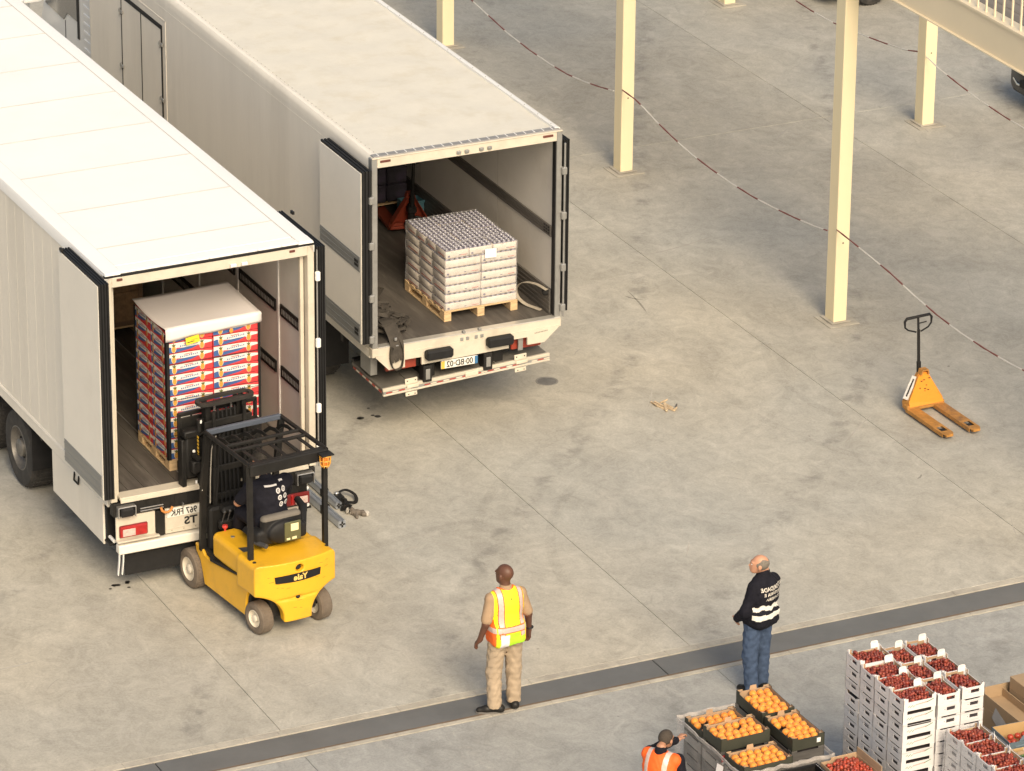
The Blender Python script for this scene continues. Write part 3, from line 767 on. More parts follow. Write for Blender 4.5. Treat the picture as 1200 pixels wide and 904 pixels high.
for s_ in (-1, 1):
    b = MB().m(SIDEW); b.box(s_*1.262, s_*1.305, 0.1, L_, ZF-.17, ZF-.05, .006); b.box(s_*1.28, s_*1.312, .1, L_, ZF-.065, ZF-.045, .004); b.build('bottom_rail', TB)
    MB().m(INTW).box(s_*1.235, s_*1.254, .11, L_-.05, ZF, ZR-.06).build('inner_lining', TB)
    for y in (1.75, 4.2, 6.6): MB().m(mat('lining_seam', (.42, .40, .36), .5)).box(s_*1.2335, s_*1.236, y-.004, y+.004, ZF+.3, ZR-.1).build('lining_joint', TB)
    RAILD = mat('grey_rail', (.135, .125, .115), .5, .3, var=.15, scale=5, stretch=(1, .3, 4), dirt=(.25, .23, .2), dirt_amt=.35)
    q = MB().m(RAILD); q.box(s_*1.21, s_*1.236, .12, L_-.1, 2.42, 2.565, .004)
    for i in range(3): q.box(s_*1.206, s_*1.212, .12, L_-.1, 2.435+i*.042, 2.452+i*.042, .002)
    q.build('bump_rail', TB)
    q = MB().m(RAILD); q.box(s_*1.205, s_*1.236, .12, L_-.1, ZF, ZF+.34, .004)
    for i in range(5): q.box(s_*1.199, s_*1.207, .12, L_-.1, ZF+.03+i*.06, ZF+.055+i*.06, .003)
    q.build('kick_rail', TB)
    q = MB().m(BLKMET)
    for y in (.16, .22, .28):
        for z in (2.45, 2.49, 2.53): q.box(s_*1.204, s_*1.207, y, y+.035, z, z+.02)
    q.build('rail_slot', TB)
MB().m(INTW).box(-1.23, 1.23, .1, L_-.05, ZR-.06, ZR-.04).build('ceiling', TB)
MB().m(SIDEW).box(-1.3, 1.3, L_, L_+.04, ZF-.2, ZR+.0, .01).build('front_wall', TB)
MB().m(FLOORM).box(-1.23, 1.23, .08, L_-.05, ZF-.05, ZF-.001).build('load_floor', TB)
# rear frame in grey metal
fr = MB().m(GALV); fr.box(-1.30, -1.225, 0, .11, ZF-.05, ZR-.005, .006); fr.box(1.225, 1.30, 0, .11, ZF-.05, ZR-.005, .006); pieces(fr, 'rear_post', TB)
fr = MB().m(SILL); fr.box(-1.225, 1.225, .0, .11, ZR-.13, ZR-.005, .006); fr.box(-1.3, 1.3, -.012, .02, ZR-.006, ZR+.012, .004); fr.build('header', TB)
for x in (-1.12, 1.10): MB().m(mat('marker_red', (.2, .04, .03), .4)).box(x-.07, x+.07, -.012, .0, ZR-.06, ZR-.03, .004).build('marker_lamp', TB)
b = MB().m(GALV)
for x in (-.13, -.02, .18, .29): b.box(x-.03, x+.03, -.025, 0, ZR-.10, ZR-.055, .008); b.cyl((x, -.03, ZR-.08), (x, -.02, ZR-.08), .013, n=8)
pieces(b, 'lock_keeper', TB)
b = MB().m(mat('silver_lip', (.72, .70, .64), .3, .6, var=.08)).box(-1.23, 1.3, -.02, .09, ZF-.012, ZF+.004, .003); b.build('threshold', TB)
b = MB().m(SILL); b.box(-1.31, 1.31, -.015, .10, ZF-.13, ZF-.012, .006); b.build('sill_beam', TB)
b = MB().m(GALV)
for x in (-.08, .0, .12, .2): b.box(x-.022, x+.022, -.022, -.013, ZF-.10, ZF-.05, .006)
for x in (-.05, .17): b.box(x-.02, x+.02, -.03, .02, ZF+.0, ZF+.035, .006)
pieces(b, 'lock_keeper', TB)
# doors
d3 = leaf(TB, -1, 1.315, 1.45, -.03, 1.30, 1.44, 3.74, [(2.40, 2.60), (1.45, 1.70)], LEAFW, 3)
d4 = leaf(TB, 1, 1.35, 1.44, .06, 1.36, 1.40, 3.72, [(2.40, 2.60), (1.45, 1.70)], PAINTW, 3)
for z in (2.50, 1.58):
    b = MB().m(BLKMET)
    for i in range(2):
        for j in range(2): b.box(-1.463, -1.457, .08+i*.06, .13+i*.06, z-.045+j*.05, z-.005+j*.05, .002)
    pieces(b, 'vent', d3)
HB = MB().m(GALV).box(-.035, .035, -.05, .02, -.05, .05, .01).mesh('hinge')
for z in (3.35, 2.75, 2.05, 1.5):
    for s_ in (-1, 1): obj('hinge', HB, TB, (s_*1.32, -.0, z))
b = MB().m(GALV)
for x in (1.325, ): b.cyl((x, -.03, 1.38), (x, -.03, 3.72), .014, n=8)
b.build('lock_rod', TB, 40)
b = MB().m(BLACK); b.box(1.215, 1.226, .02, .10, ZF+.02, ZR-.15); b.box(-1.226, -1.215, .02, .10, ZF+.02, ZR-.15); pieces(b, 'door_seal', TB)
# white bumper board with its cut-outs
pol = [(-1.27, 1.262), (-1.08, 1.055), (-.87, 1.065), (-.87, 1.165), (-.64, 1.165), (-.64, 1.06), (.57, 1.085), (.57, 1.20), (.83, 1.20), (.83, 1.10), (1.06, 1.105), (1.27, 1.30), (1.26, ZF-.12), (-1.27, ZF-.12)]
pol = [(-1.27, 1.245), (-1.09, 1.05), (-.87, 1.055), (-.87, 1.155), (-.64, 1.155), (-.64, 1.05), (.57, 1.07), (.57, 1.175), (.83, 1.175), (.83, 1.07), (1.07, 1.07), (1.27, 1.245), (1.27, 1.262), (-1.27, 1.262)]
MB().m(SILL).prism(pol, 'y', -.03, .0).build('bumper_board', TB)
b = MB().m(mat('grey_script', (.28, .26, .22), .5))
for k in range(9): b.box(.93+k*.021, .945+k*.021, -.032, -.030, 1.205+.0015*k, 1.222+.0015*k)
b.build('badge', TB)
for x0, x1, z0 in ((-.61, -.24, 1.12), (.24, .60, 1.15)):
    MB().m(BLACK).box(x0, x1, -.14, -.03, z0, z0+.13, .022).build('rubber_buffer', TB)
q = obj('licence_plate', MB().m(PLATEW).box(-.37, .14, -.025, -.012, .935, 1.045, .004).mesh('licence_plate'), TB)
MB().m(mat('plate_blue', (.05, .16, .32), .4)).box(.095, .138, -.028, -.024, .938, 1.042, .001).build('blue_band', q)
MB().m(mat('plate_yellow', (.72, .45, .08), .4)).box(-.368, -.32, -.028, -.024, .938, 1.042, .001).build('yellow_band', q)
put_text('00·BD·02', .112, INK, q, on_rear(-.112, -.0275, .988), bold=.0012, xs=.86)
b = MB().m(BLKMET); b.box(-.75, .75, .12, .16, .97, 1.07, .01); b.box(-.62, -.50, -.04, .1, .80, 1.02, .008); b.box(.22, .34, -.04, .1, .82, 1.05, .008)
b.m(GALV); b.box(-.59, -.53, -.05, -.04, .84, .98, .004); b.box(.25, .31, -.05, -.04, .87, 1.0, .004); pieces(b, 'lift_bracket', TB)
REDD = mat('worn_red', (.30, .045, .025), .5, var=.2)
for s_ in (-1, 1): MB().m(REDD).box(s_*.66, s_*1.08, .09, .14, .98, 1.13, .01).build('tail_light', TB)
MB().m(GALV).box(.73, .80, .03, .05, .98, 1.16, .006).build('lamp_divider', TB)
# folded tail lift
tl = obj('tail_lift', None, TB, (0, 0, .80), (0, -.045, 0))
LIFT = mat('lift_steel', (.22, .205, .18), .55, .4, var=.15, scale=3, dirt=(.12, .11, .10), dirt_amt=.5)
b = MB().m(LIFT); b.box(-1.15, 1.15, .03, 1.0, -.02, .03, .005)
for x in (-.77, .42): b.box(x-.008, x+.008, .05, .98, .03, .045)
b.build('platform', tl)
b = MB().m(mat('lift_edge', (.62, .57, .47), .4, .2, var=.1, dirt=(.35, .3, .24), dirt_amt=.4)); b.box(-1.16, 1.16, -.01, .03, .0, .045, .005); b.box(-1.16, 1.16, -.012, .03, -.06, -.035, .004); b.build('edge_profile', tl); TAPER = mat('faded_tape_red', (.38, .06, .04), .5); LP = mat('lift_plate', (.66, .60, .49), .45, .1, var=.1, dirt=(.3, .26, .2), dirt_amt=.5)
MB().m(GALV).box(-1.158, 1.158, -.006, .03, -.036, .001).build('edge_web', tl)
b = MB(); 
for k in range(26):
    x = -1.12+k*.088
    if -.78 < x < -.62 or -.02 < x < .10 or .70 < x < .84: continue
    b.m(TAPER if k % 2 == 0 else LP).box(x, x+.075 if k % 2 else x+.08, -.0085, -.004, -.027, -.011)
b.build('reflective_tape', tl)
b = MB(); 
for k in range(9): b.m(TAPER if k % 2 == 0 else LP).box(-1.164, -1.158, .05+k*.1, .14+k*.1, -.03, -.006)
b.build('reflective_tape', tl)
LP = mat('lift_plate', (.66, .60, .49), .45, .1, var=.1, dirt=(.3, .26, .2), dirt_amt=.5)
for x in (-.78, .74):
    b = MB().m(LP); b.box(x-.08, x+.09, -.02, -.008, .046, .12, .004); b.box(x-.06, x+.10, -.028, -.012, -.01, .035, .004); b.box(x-.08, x+.08, -.02, -.008, -.12, -.065, .004); 
    b.m(INK)
    for dx in (-.05, .06): b.cyl((x+dx, -.021, .09), (x+dx, -.024, .09), .009, n=8); b.cyl((x+dx*.8, -.021, -.095), (x+dx*.8, -.024, -.095), .008, n=8)
    b.build('hinge_plate', tl)
MB().m(LP).box(-.03, .15, -.026, -.01, -.03, .03, .005).build('hinge_plate', tl)
b = MB().m(BLKMET); b.box(-1.12, -.98, 1.0, 1.1, -.1, .05, .01); b.build('lift_bumper', tl)
# grey box and clutter under the left corner
b = MB().m(GALV); b.box(-1.20, -1.10, .30, .62, .86, 1.2, .01); b.build('control_box', TB)
b = MB().m(BLKMET); b.box(-.55, -.40, .1, 9.9, .70, 1.15, .01); b.box(.40, .55, .1, 9.9, .70, 1.15, .01); b.box(-1.2, 1.2, .1, 9.9, 1.17, 1.26)
b.box(-1.2, -.6, 4.2, 5.6, .55, 1.1, .04)
for y in (1.2, 2.8, 4.4, 6.0, 7.5, 9): b.box(-1.2, 1.2, y-.04, y+.04, 1.0, 1.17)
b.build('chassis', TB)
b = MB().m(GALV); b.tube([(-1.30, 2.2, 1.22), (-1.31, 2.1, .95), (-1.31, 1.98, .88), (-1.30, 1.90, .93), (-1.30, 1.86, 1.0)], .011, 6); b.build('hook_rod', TB, 60)
for x, o_ in ((-1.02, -1), (1.02, 1)):
    for y in (2.55,): wheel(TB, x, y, .49, .49, .44, o_)
    wheel(TB, x, 11.9, .49, .49, .30, o_)
b = MB().m(BLACK)
for s_ in (-1, 1): b.box(s_*.8, s_*1.25, 1.92, 1.935, .35, 1.0); b.box(s_*.8, s_*1.25, 1.93, 3.2, 1.04, 1.055)
pieces(b, 'mudguard', TB)
# side door with black gaskets and hinges
q = obj('side_door', MB().m(SIDEW).box(-1.312, -1.30, 7.17, 8.70, 1.42, 3.37, .003).mesh('side_door'), TB)
b = MB().m(BLACK); b.box(-1.316, -1.301, 8.695, 8.72, 1.40, 3.40); b.box(-1.316, -1.301, 7.15, 7.175, 1.40, 3.40); b.box(-1.318, -1.301, 7.15, 8.72, 3.36, 3.415); b.box(-1.316, -1.301, 7.925, 7.95, 1.40, 3.38); b.build('door_gasket', q)
b = MB().m(GALV)
for y in (7.17, 8.72):
    for z in (1.7, 2.35, 3.15): b.box(-1.335, -1.314, y-.09, y+.05, z-.02, z+.03, .006); b.cyl((-1.33, y, z-.05), (-1.33, y, z+.05), .014, n=8)
pieces(b, 'hinge', q)
b = MB().m(SIDEW); b.box(-1.306, -1.3, 7.02, 8.86, 3.50, 3.52); b.box(-1.306, -1.3, 7.02, 7.04, 1.4, 3.52); b.build('door_surround', TB)
# cab
cab = obj('cab', None, TB)
CABW = mat('cab_white', (.70, .71, .71), .3, var=.03, coat=.5)
pol = [(10.10, .55), (10.10, 2.95), (10.25, 3.15), (11.5, 3.15), (12.1, 2.75), (12.42, 1.9), (12.45, .55)]
b = MB().m(CABW).prism(pol, 'x', -1.22, 1.22); cbm = b.build('cab_body', cab)
bv = cbm.modifiers.new('b', 'BEVEL'); bv.width = .06; bv.segments = 3; bv.limit_method = 'ANGLE'
b = MB().m(GLASS); b.prism([(10.78, 2.36), (10.78, 2.98), (11.9, 2.88), (12.12, 2.25), (11.35, 2.22), (11.2, 2.36)], 'x', -1.235, -1.18); b.prism([(10.78, 2.36), (10.78, 2.98), (11.9, 2.88), (12.12, 2.25), (11.35, 2.22), (11.2, 2.36)], 'x', 1.18, 1.235); pieces(b, 'side_window', cab)
b = MB().m(BLACK)
for s_ in (-1, 1): b.box(s_*1.222, s_*1.232, 10.70, 10.78, 2.1, 3.0, .003); b.box(s_*1.218, s_*1.226, 11.30, 11.31, .8, 2.22); b.box(s_*1.218, s_*1.226, 10.9, 11.15, 1.62, 1.70)
b.build('window_frame', cab)
b = MB().m(GLASS); b.quad((-1.1, 12.14, 2.72), (-1.1, 12.46, 1.95), (1.1, 12.46, 1.95), (1.1, 12.14, 2.72)); b.build('windscreen', cab)
b = MB().m(CABW); b.box(-1.50, -1.22, 12.3, 12.36, 2.2, 2.25, .01); b.box(-1.56, -1.34, 12.45, 12.62, 1.75, 2.25, .05); b.box(1.22, 1.50, 12.3, 12.36, 2.2, 2.25, .01); b.box(1.34, 1.56, 12.45, 12.62, 1.75, 2.25, .05); b.build('mirror', cab)
b = MB().m(CABW)
for k in range(7): b.box(-1.235, -1.215, 10.14, 10.5, 2.0+k*.13, 2.06+k*.13, .01)
b.build('louvre', cab)
MB().m(SIDEW).box(-1.28, -1.2, 9.99, 10.11, .9, 3.88, .01).build('gap_fairing', cab)
b = MB().m(PAINTW); b.box(-1.0, 1.0, 10.03, 10.6, 3.2, 3.85, .08); b.build('cooling_unit', cab)
# ================================================================ yellow forklift
YEL = mat('forklift_yellow', (.76, .42, .020), .42, var=.06, scale=2.5, coat=.2, bump=.05, bscale=15, dirt=(.36, .20, .035), dirt_amt=.6)
GREYPL = mat('grey_plastic', (.05, .05, .052), .6, var=.2, scale=8)
RIMC = mat('rim_cream', (.72, .66, .55), .5, var=.1, dirt=(.3, .26, .2), dirt_amt=.5)
TYREB = mat('dusty_tyre', (.15, .12, .092), .85, var=.2, scale=9, dirt=(.07, .06, .05), dirt_amt=.6)
FK = thing('forklift', 'yellow electric forklift with black overhead guard, lifting at the tail of the white trailer', 'forklift', (-4.22, -4.2, 0), R(5.5))
# counterweight casting
F = Field((-.62, -.46, .12), (.62, .34, 1.16), .0125)
F.box((-.555, -.36, .20), (.50, .26, .95), .065, .01)
F.clip(lambda X, Y, Z: (np.sqrt((X+.03)**2*.55+(Y-.60)**2)-.905))                 # bowed rear face
F.clip(lambda X, Y, Z: ((Z-.95-.10*np.clip((Y+.30)*1.2, -1, .0)))*.9)       # top falls away to the rear
for s_ in (-1, 1):
    F.ell((s_*.56-.03, -.10, .25), (.385, .9, .315), .03, sub=True)
    F.cap((s_*.33-.03, 0.0, .22), (s_*.7, 0.0, .22), .23, .23, .02, sub=True)
F.box((-.30, -.46, .995), (.30, -.26, 1.2), .01, .01, sub=True) if False else None
F.box((-.33, -.325, .478), (.27, -.28, .50), .008, .02, sub=True)
F.ell((-.03, -.335, .49), (.10, .05, .03), .02, sub=True)
F.ell((-.01, -.28, .855), (.05, .07, .045), .02, sub=True)
F.box((-.6, -.50, .60), (.6, -.318, .612), .004, .02, sub=True)
cw = obj('counterweight', F.mesh('counterweight', [YEL]), FK)
b = MB().m(DARK); b.ball((-.03, -.285, .49), (.028, .02, .022), 10, 6); b.ball((-.01, -.25, .855), (.04, .035, .035), 10, 6); b.build('tow_pin_hole', cw, 60)
b = MB().m(BLACK); pts = []
# bowed black badge panel
nb = 14
def rear_y(x): return .60-math.sqrt(.905**2-.55*(x+.03)**2)
top = [(x, .805-.02*abs(x)) for x in [(-.33+.60*i/nb) for i in range(nb+1)]]
vs = [(x, rear_y(x)-.010, z) for x, z in top]+[(x*(.97), rear_y(x)-.010, (.70+.012*(abs(x)/.3)**2)) for x, _ in top]
b.add(vs, [(i+nb+1, i+nb+2, i+1, i) for i in range(nb)]); b.build('badge_panel', cw)
txt = text_mesh('Yale', .098, True, .002, .003, 1.05); txt.materials.clear(); txt.materials.append(mat('badge_gold', (.80, .55, .16), .4))
for v_ in txt.vertices:
    x, z = v_.co.x, v_.co.y; zz = v_.co.z; v_.co = (x-.01, rear_y(x-.01)-.015-zz, z+.752)
obj('lettering', txt, cw)
b = MB().m(INK)
for x in (-.47, .47): b.cyl((x-.02, -.10, .93), (x-.02, -.10, .955), .022, n=12)
b.build('cap_plug', cw, 40)
b = MB().m(mat('scuff_brown', (.30, .17, .03), .6))
rs = random.Random(4)
for k in range(16):
    x = rs.uniform(-.45, .40); z = rs.uniform(.25, .85) if abs(x+.03) < .2 else rs.uniform(.62, .9); L0 = rs.uniform(.01, .06); zz = z+rs.uniform(-.01, .01)
    b.add([(x, rear_y(x)-.0035, z), (x+L0, rear_y(x+L0)-.0035, zz), (x+L0, rear_y(x+L0)-.0035, zz+.005), (x, rear_y(x)-.0035, z+.004)], [(0, 1, 2, 3)])
tag(b.build('scuff', cw), kind='stuff')
# battery hood
F = Field((-.56, .0, .48), (.56, 1.02, 1.1), .0125)
F.box((-.50, .10, .60), (-.14, .955, .92), .07, .01); F.box((.14, .10, .60), (.50, .955, .92), .07, .01); F.box((-.48, .02, .6), (.48, .80, .90), .04, .02)
F.box((-.53, .18, .955), (-.505, .8, .962), .003, .01) if False else None
hood = obj('battery_hood', F.mesh('battery_hood', [YEL]), FK)
b = MB().m(GALV); b.cyl((-.35, .70, .918), (-.35, .70, .926), .025, n=12); b.cyl((.1, .12, .905), (.1, .12, .912), .02, n=10); b.build('hood_lock', hood, 40)
b = MB().m(GREYPL); b.add([(-.44, .24, .924), (-.30, .24, .924), (-.30, .36, .924), (-.44, .40, .924)], [(0, 1, 2, 3)]); b.build('grip_pad', hood)
# chassis sides
for s_ in (-1, 1):
    pol = [(.16, .17), (1.18, .15), (1.22, .28), (1.28, .42), (1.38, .51), (1.40, .60), (1.28, .62), (1.16, .53), (.98, .515), (.14, .63), (.06, .60), (.13, .40)]
    q = MB().m(YEL).prism(pol, 'x', s_*.44, s_*.485).build('side_panel', FK)
    bv = q.modifiers.new('b', 'BEVEL'); bv.width = .012; bv.segments = 2; bv.limit_method = 'ANGLE'
    pol = [(.06, .665), (.98, .535), (.98, .60), (.92, .575), (.25, .665), (.13, .73), (.08, .80)]
    q = MB().m(BLACK).prism(pol, 'x', s_*.484, s_*.509).build('trim_band', FK)
    if s_ < 0:
        t_ = text_mesh('ERP16', .05, True, .001); t_.materials.clear(); t_.materials.append(mat('badge_gold'))
        t_.transform(Matrix.Translation((-.5105, .20, .66)) @ Matrix.Rotation(-PI/2, 4, 'Z') @ Matrix.Rotation(PI/2, 4, 'X') @ Matrix.Rotation(R(-8), 4, 'Z')); obj('lettering', t_, q)
b = MB().m(BLKMET); b.box(-.455, .455, .1, 1.25, .16, .60, .02); b.box(-.46, .46, .95, 1.30, .50, .545, .01); b.box(-.30, .30, -.12, .2, .2, .5, .02); b.box(-.36, .36, -.04, .04, .20, .28, .01)
b.box(-.43, .43, 1.24, 1.32, .30, .66, .01); b.build('chassis', FK)
for s_ in (-1, 1):
    wheel(FK, s_*.465, 1.47, .242, .242, .165, s_, rimcol=RIMC, rim_r=.60, hub=False)
for s_ in (-1, 1):
    w_ = wheel(FK, s_*.385, -.0, .195, .195, .15, s_, rimcol=RIMC, rim_r=.54, hub=False); w_.rotation_euler = (0, 0, R(8))
for o in FK.children_recursive:
    if o.name.startswith('tyre'): o.data.materials[0] = TYREB
# overhead guard
b = MB().m(BLKMET)
for s_ in (-1, 1): MB().m(BLKMET).tube([(s_*.485, .0, .88), (s_*.485, -.0, 2.11)], 0, flat=(.055, .055)).build('guard_post', FK)
for s_ in (-1, 1): MB().m(BLKMET).tube([(s_*.465, 1.25, .56), (s_*.475, 1.19, 1.3), (s_*.485, 1.04, 2.11)], 0, flat=(.05, .07)).build('guard_post', FK)
gf = obj('guard_frame', None, FK)
for s_ in (-1, 1): MB().m(BLKMET).tube([(s_*.49, -.04, 2.13), (s_*.49, 1.07, 2.13)], .026, 10).build('side_rail', gf, 40)
MB().m(BLKMET).box(-.50, .50, -.06, -.03, 2.0, 2.135, .01).build('rear_plate', gf)
MB().m(BLKMET).box(-.50, .50, -.03, .05, 2.115, 2.14, .006).build('rear_bar', gf)
MB().m(mat('front_bar_blue', (.075, .09, .12), .4, var=.1)).box(-.48, .48, 1.03, 1.08, 2.10, 2.165, .008).build('front_bar', gf)
for y in (.60, .44): MB().m(BLKMET).box(-.48, .48, y-.02, y+.02, 2.11, 2.145, .006).build('cross_bar', gf)
for k in range(6):
    x = -.42+k*.165
    MB().m(BLKMET).tube([(x, .60, 2.125), (x, .74, 2.135), (x, .86, 2.11), (x+.0, .97, 2.03), (x, 1.03, 1.98)], 0, flat=(.012, .045)).build('guard_bar', gf)
for k in range(5):
    x = -.35+k*.18
    MB().m(BLKMET).tube([(x, .44, 2.125), (x, .02, 2.125)], 0, flat=(.045, .012)).build('guard_bar', gf)
bc = obj('beacon', MB().m(ORANGE).lathe([(.001, -.10), (.03, -.10), (.042, -.07), (.048, 0), (.05, .02)], (.44, -.10, 2.06), (0, 0, 1), 14).mesh('beacon', 40), FK)
b = MB().m(mat('cage_amber', (.75, .38, .06), .4))
for k in range(8):
    a = 2*PI*k/8; b.tube([(.44+math.cos(a)*.068, -.10+math.sin(a)*.068, 2.09), (.44+math.cos(a)*.062, -.10+math.sin(a)*.062, 2.0), (.44+math.cos(a)*.04, -.10+math.sin(a)*.04, 1.945)], .006, 5)
for z, r in ((2.09, .068), (2.03, .064), (1.97, .052)): b.tube([(.44+math.cos(2*PI*k/14)*r, -.10+math.sin(2*PI*k/14)*r, z) for k in range(14)], .006, 5, closed=True)
b.build('beacon_cage', bc, 60)
b = MB().m(BLKMET); b.box(.36, .52, -.18, -.02, 2.10, 2.12, .006); b.build('beacon_bracket', FK)
# mast, carriage, chains, hoses
def channel(x, y, z0, z1, w=.05, d=.11, m_=BLKMET, name='mast_rail'):
    s_ = 1 if x > 0 else -1
    q = MB().m(m_); q.box(x-w/2*0-.006, x+.006, y-d/2, y+d/2, z0, z1, .002); q.box(x, x-s_*w, y-d/2, y-d/2+.014, z0, z1, .002); q.box(x, x-s_*w, y+d/2-.014, y+d/2, z0, z1, .002)
    return q.build(name, FK)
for s_ in (-1, 1):
    channel(s_*.30, 1.50, .12, 2.08); channel(s_*.26, 1.55, .60, 2.28); channel(s_*.22, 1.60, 1.0, 2.25)
for s_ in (-1, 1): MB().m(BLKMET).box(s_*.32-.02, s_*.32+.02, 1.42, 1.60, 1.1, 1.85, .008).build('mast_cover', FK)
MB().m(BLKMET).box(-.26, .26, 1.56, 1.60, 1.35, 2.12, .006).build('mast_cover', FK)
for z in (.25, .7, 1.1, 1.45, 1.8, 2.04): MB().m(BLKMET).box(-.31, .31, 1.43, 1.46, z-.04, z+.04, .006).build('mast_tie', FK)
# rounded head of the raised inner mast
ring = []
for k in range(28):
    a = 2*PI*k/28; cx = math.copysign(abs(math.cos(a))**.45, math.cos(a))*.345; cy = math.copysign(abs(math.sin(a))**.7, math.sin(a))*.10
    ring.append((cx, 1.53+cy, 2.29))
hd = MB().m(mat('mast_head', (.028, .026, .024), .6, var=.2, spec=.3, dirt=(.12, .11, .09), dirt_amt=.5)); hd.tube(ring, 0, closed=True, flat=(.05, .035)); hd.box(-.33, .33, 1.47, 1.59, 2.245, 2.262, .004)
hd.build('mast_head', FK)
b = MB().m(BLKMET)
for s_ in (-1, 1):
    b.cyl((s_*.20, 1.42, .2), (s_*.20, 1.42, 1.5), .035, n=12); b.cyl((s_*.20, 1.42, 1.5), (s_*.20, 1.42, 2.2), .022, n=12)
b.build('lift_cylinder', FK, 40)
b = MB().m(BLACK)
for k in range(5):
    x = -.12+k*.055; b.tube([(x, 1.47, 2.2-.03*(k % 2)), (x+.01, 1.45, 1.7), (x+.02, 1.44, 1.2), (x+.0, 1.42, .7), (x-.04, 1.36, .5)], .012, 6)
b.tube([(-.25, 1.05, 2.09), (-.30, 1.10, 1.98), (-.31, 1.12, 1.5), (-.30, 1.2, 1.1), (-.28, 1.26, .75)], .010, 6)
b.build('hose', FK, 60)
b = MB().m(mat('pale_hose', (.30, .28, .25), .5)); b.tube([(-.40, .98, 2.10), (-.42, 1.02, 1.99), (-.42, 1.06, 1.9), (-.42, 1.10, 1.55), (-.42, 1.12, 1.2)], .007, 6); b.build('cable', FK, 60)
b = MB().m(GALV)
for x in (-.10, .12):
    for k in range(34): b.box(x-.012, x+.012, 1.585+(.004 if k % 2 else 0), 1.60+(.004 if k % 2 else 0), 1.25+k*.028, 1.272+k*.028, .002)
tag(b.build('lift_chain', FK), kind='stuff')
cg = obj('fork_carriage', None, FK)
b = MB().m(BLKMET); b.box(-.50, .50, 1.70, 1.75, 1.28, 1.38, .008); b.box(-.50, .50, 1.70, 1.75, 1.62, 1.72, .008)
for x in (-.46, -.2, .2, .46): b.box(x-.03, x+.03, 1.695, 1.745, 1.36, 1.64, .006)
b.build('carriage_plate', cg)
b = MB().m(BLKMET)
for x in (-.50, .50): b.box(x-.02, x+.02, 1.70, 1.74, 1.7, 2.12, .006)
b.box(-.52, .52, 1.70, 1.74, 2.08, 2.13, .008)
for k in range(5): b.box(-.34+k*.17-.01, -.34+k*.17+.01, 1.71, 1.73, 1.7, 2.1, .003)
b.box(-.50, -.20, 1.705, 1.735, 1.7, 2.06, .004); b.build('load_backrest', cg)
b = MB().m(BLKMET)      # side-shift block with bolts and fittings that shows at the left of the mast
b.box(-.50, -.34, 1.54, 1.68, 1.36, 1.92, .02); b.box(-.54, -.30, 1.50, 1.64, 1.88, 1.97, .015); b.box(-.47, -.36, 1.44, 1.56, 1.45, 1.60, .015); b.box(-.55, -.49, 1.56, 1.68, 1.25, 1.85, .01)
b.box(.34, .50, 1.54, 1.68, 1.36, 1.92, .02); b.cyl((-.42, 1.50, 1.66), (-.42, 1.40, 1.66), .035, n=10); b.cyl((-.35, 1.50, 1.95), (-.35, 1.50, 2.10), .03, n=10)
b.tube([(-.36, 1.50, 1.9), (-.30, 1.42, 1.98), (-.22, 1.42, 1.9), (-.2, 1.45, 1.6)], .013, 6)
pieces(b, 'side_shift', cg, 40)
b = MB().m(WHITEP); b.box(-.445, -.425, 1.43, 1.44, 1.33, 1.37); b.box(-.352, -.33, 1.47, 1.5, 2.06, 2.10); b.ball((-.43, 1.49, 1.72), .02, 6, 4); b.build('fitting', cg)
b = MB().m(mat('yellow_sticker', (.75, .45, .05), .5))
for k in range(6): b.box(-.392, -.39, 1.44, 1.48, 1.66+k*.045, 1.69+k*.045)
b.build('sticker', FK)
for s_ in (-1, 1):
    q = MB().m(BLKMET); q.box(s_*.27-.05, s_*.27+.05, 1.75, 1.79, 1.28, 1.72, .008); q.box(s_*.27-.05, s_*.27+.05, 1.79, 2.75, 1.28, 1.315, .008); q.build('fork', cg)
# seat with labelled back
st = obj('seat', MB().m(BLACK).box(-.27, .27, .18, .66, .90, .99, .04).mesh('seat'), FK)
F = Field((-.36, -.02, .88), (.36, .38, 1.42), .0125)
F.box((-.255, .12, .93), (.255, .235, 1.29), .05, .02)
for s_ in (-1, 1): F.box((s_*.27-.06, .13, .93), (s_*.27+.06, .33, 1.12), .045, .03)
F.ell((0, .10, 1.08), (.20, .06, .14), .03)
SEATG = mat('seat_top_grey', (.15, .135, .115), .7, var=.1)
obj('backrest', F.mesh('backrest', [BLACK, SEATG], lambda X, Y, Z: np.where((Z > 1.235) & (Y < .24), 1, 0)), st)
b = MB().m(mat('olive_panel', (.10, .10, .045), .5, var=.2)).box(-.02, .19, .030, .05, .975, 1.215, .01); b.build('back_panel', st)
b = MB().m(mat('label_cream', (.78, .70, .42), .5)); b.box(.055, .155, .024, .031, 1.10, 1.19, .002); b.box(.0, .045, .024, .031, .995, 1.02, .002); b.box(.07, .13, .024, .031, .995, 1.025, .002); pieces(b, 'label', st)
b = MB().m(BLACK); b.tube([(.30, .20, 1.05), (.40, .38, 1.20), (.42, .55, 1.22)], [.045, .05, .04], 8); b.tube([(-.22, .22, .96), (-.30, .25, .98), (-.33, .30, 1.02)], .03, 8); b.build('armrest', st, 60)
b = MB().m(GREYPL); b.cyl((-.31, .2, .97), (-.27, .02, .985), .03, n=10); b.build('slide_lever', st, 40)
st.location = (0, 0, .07)
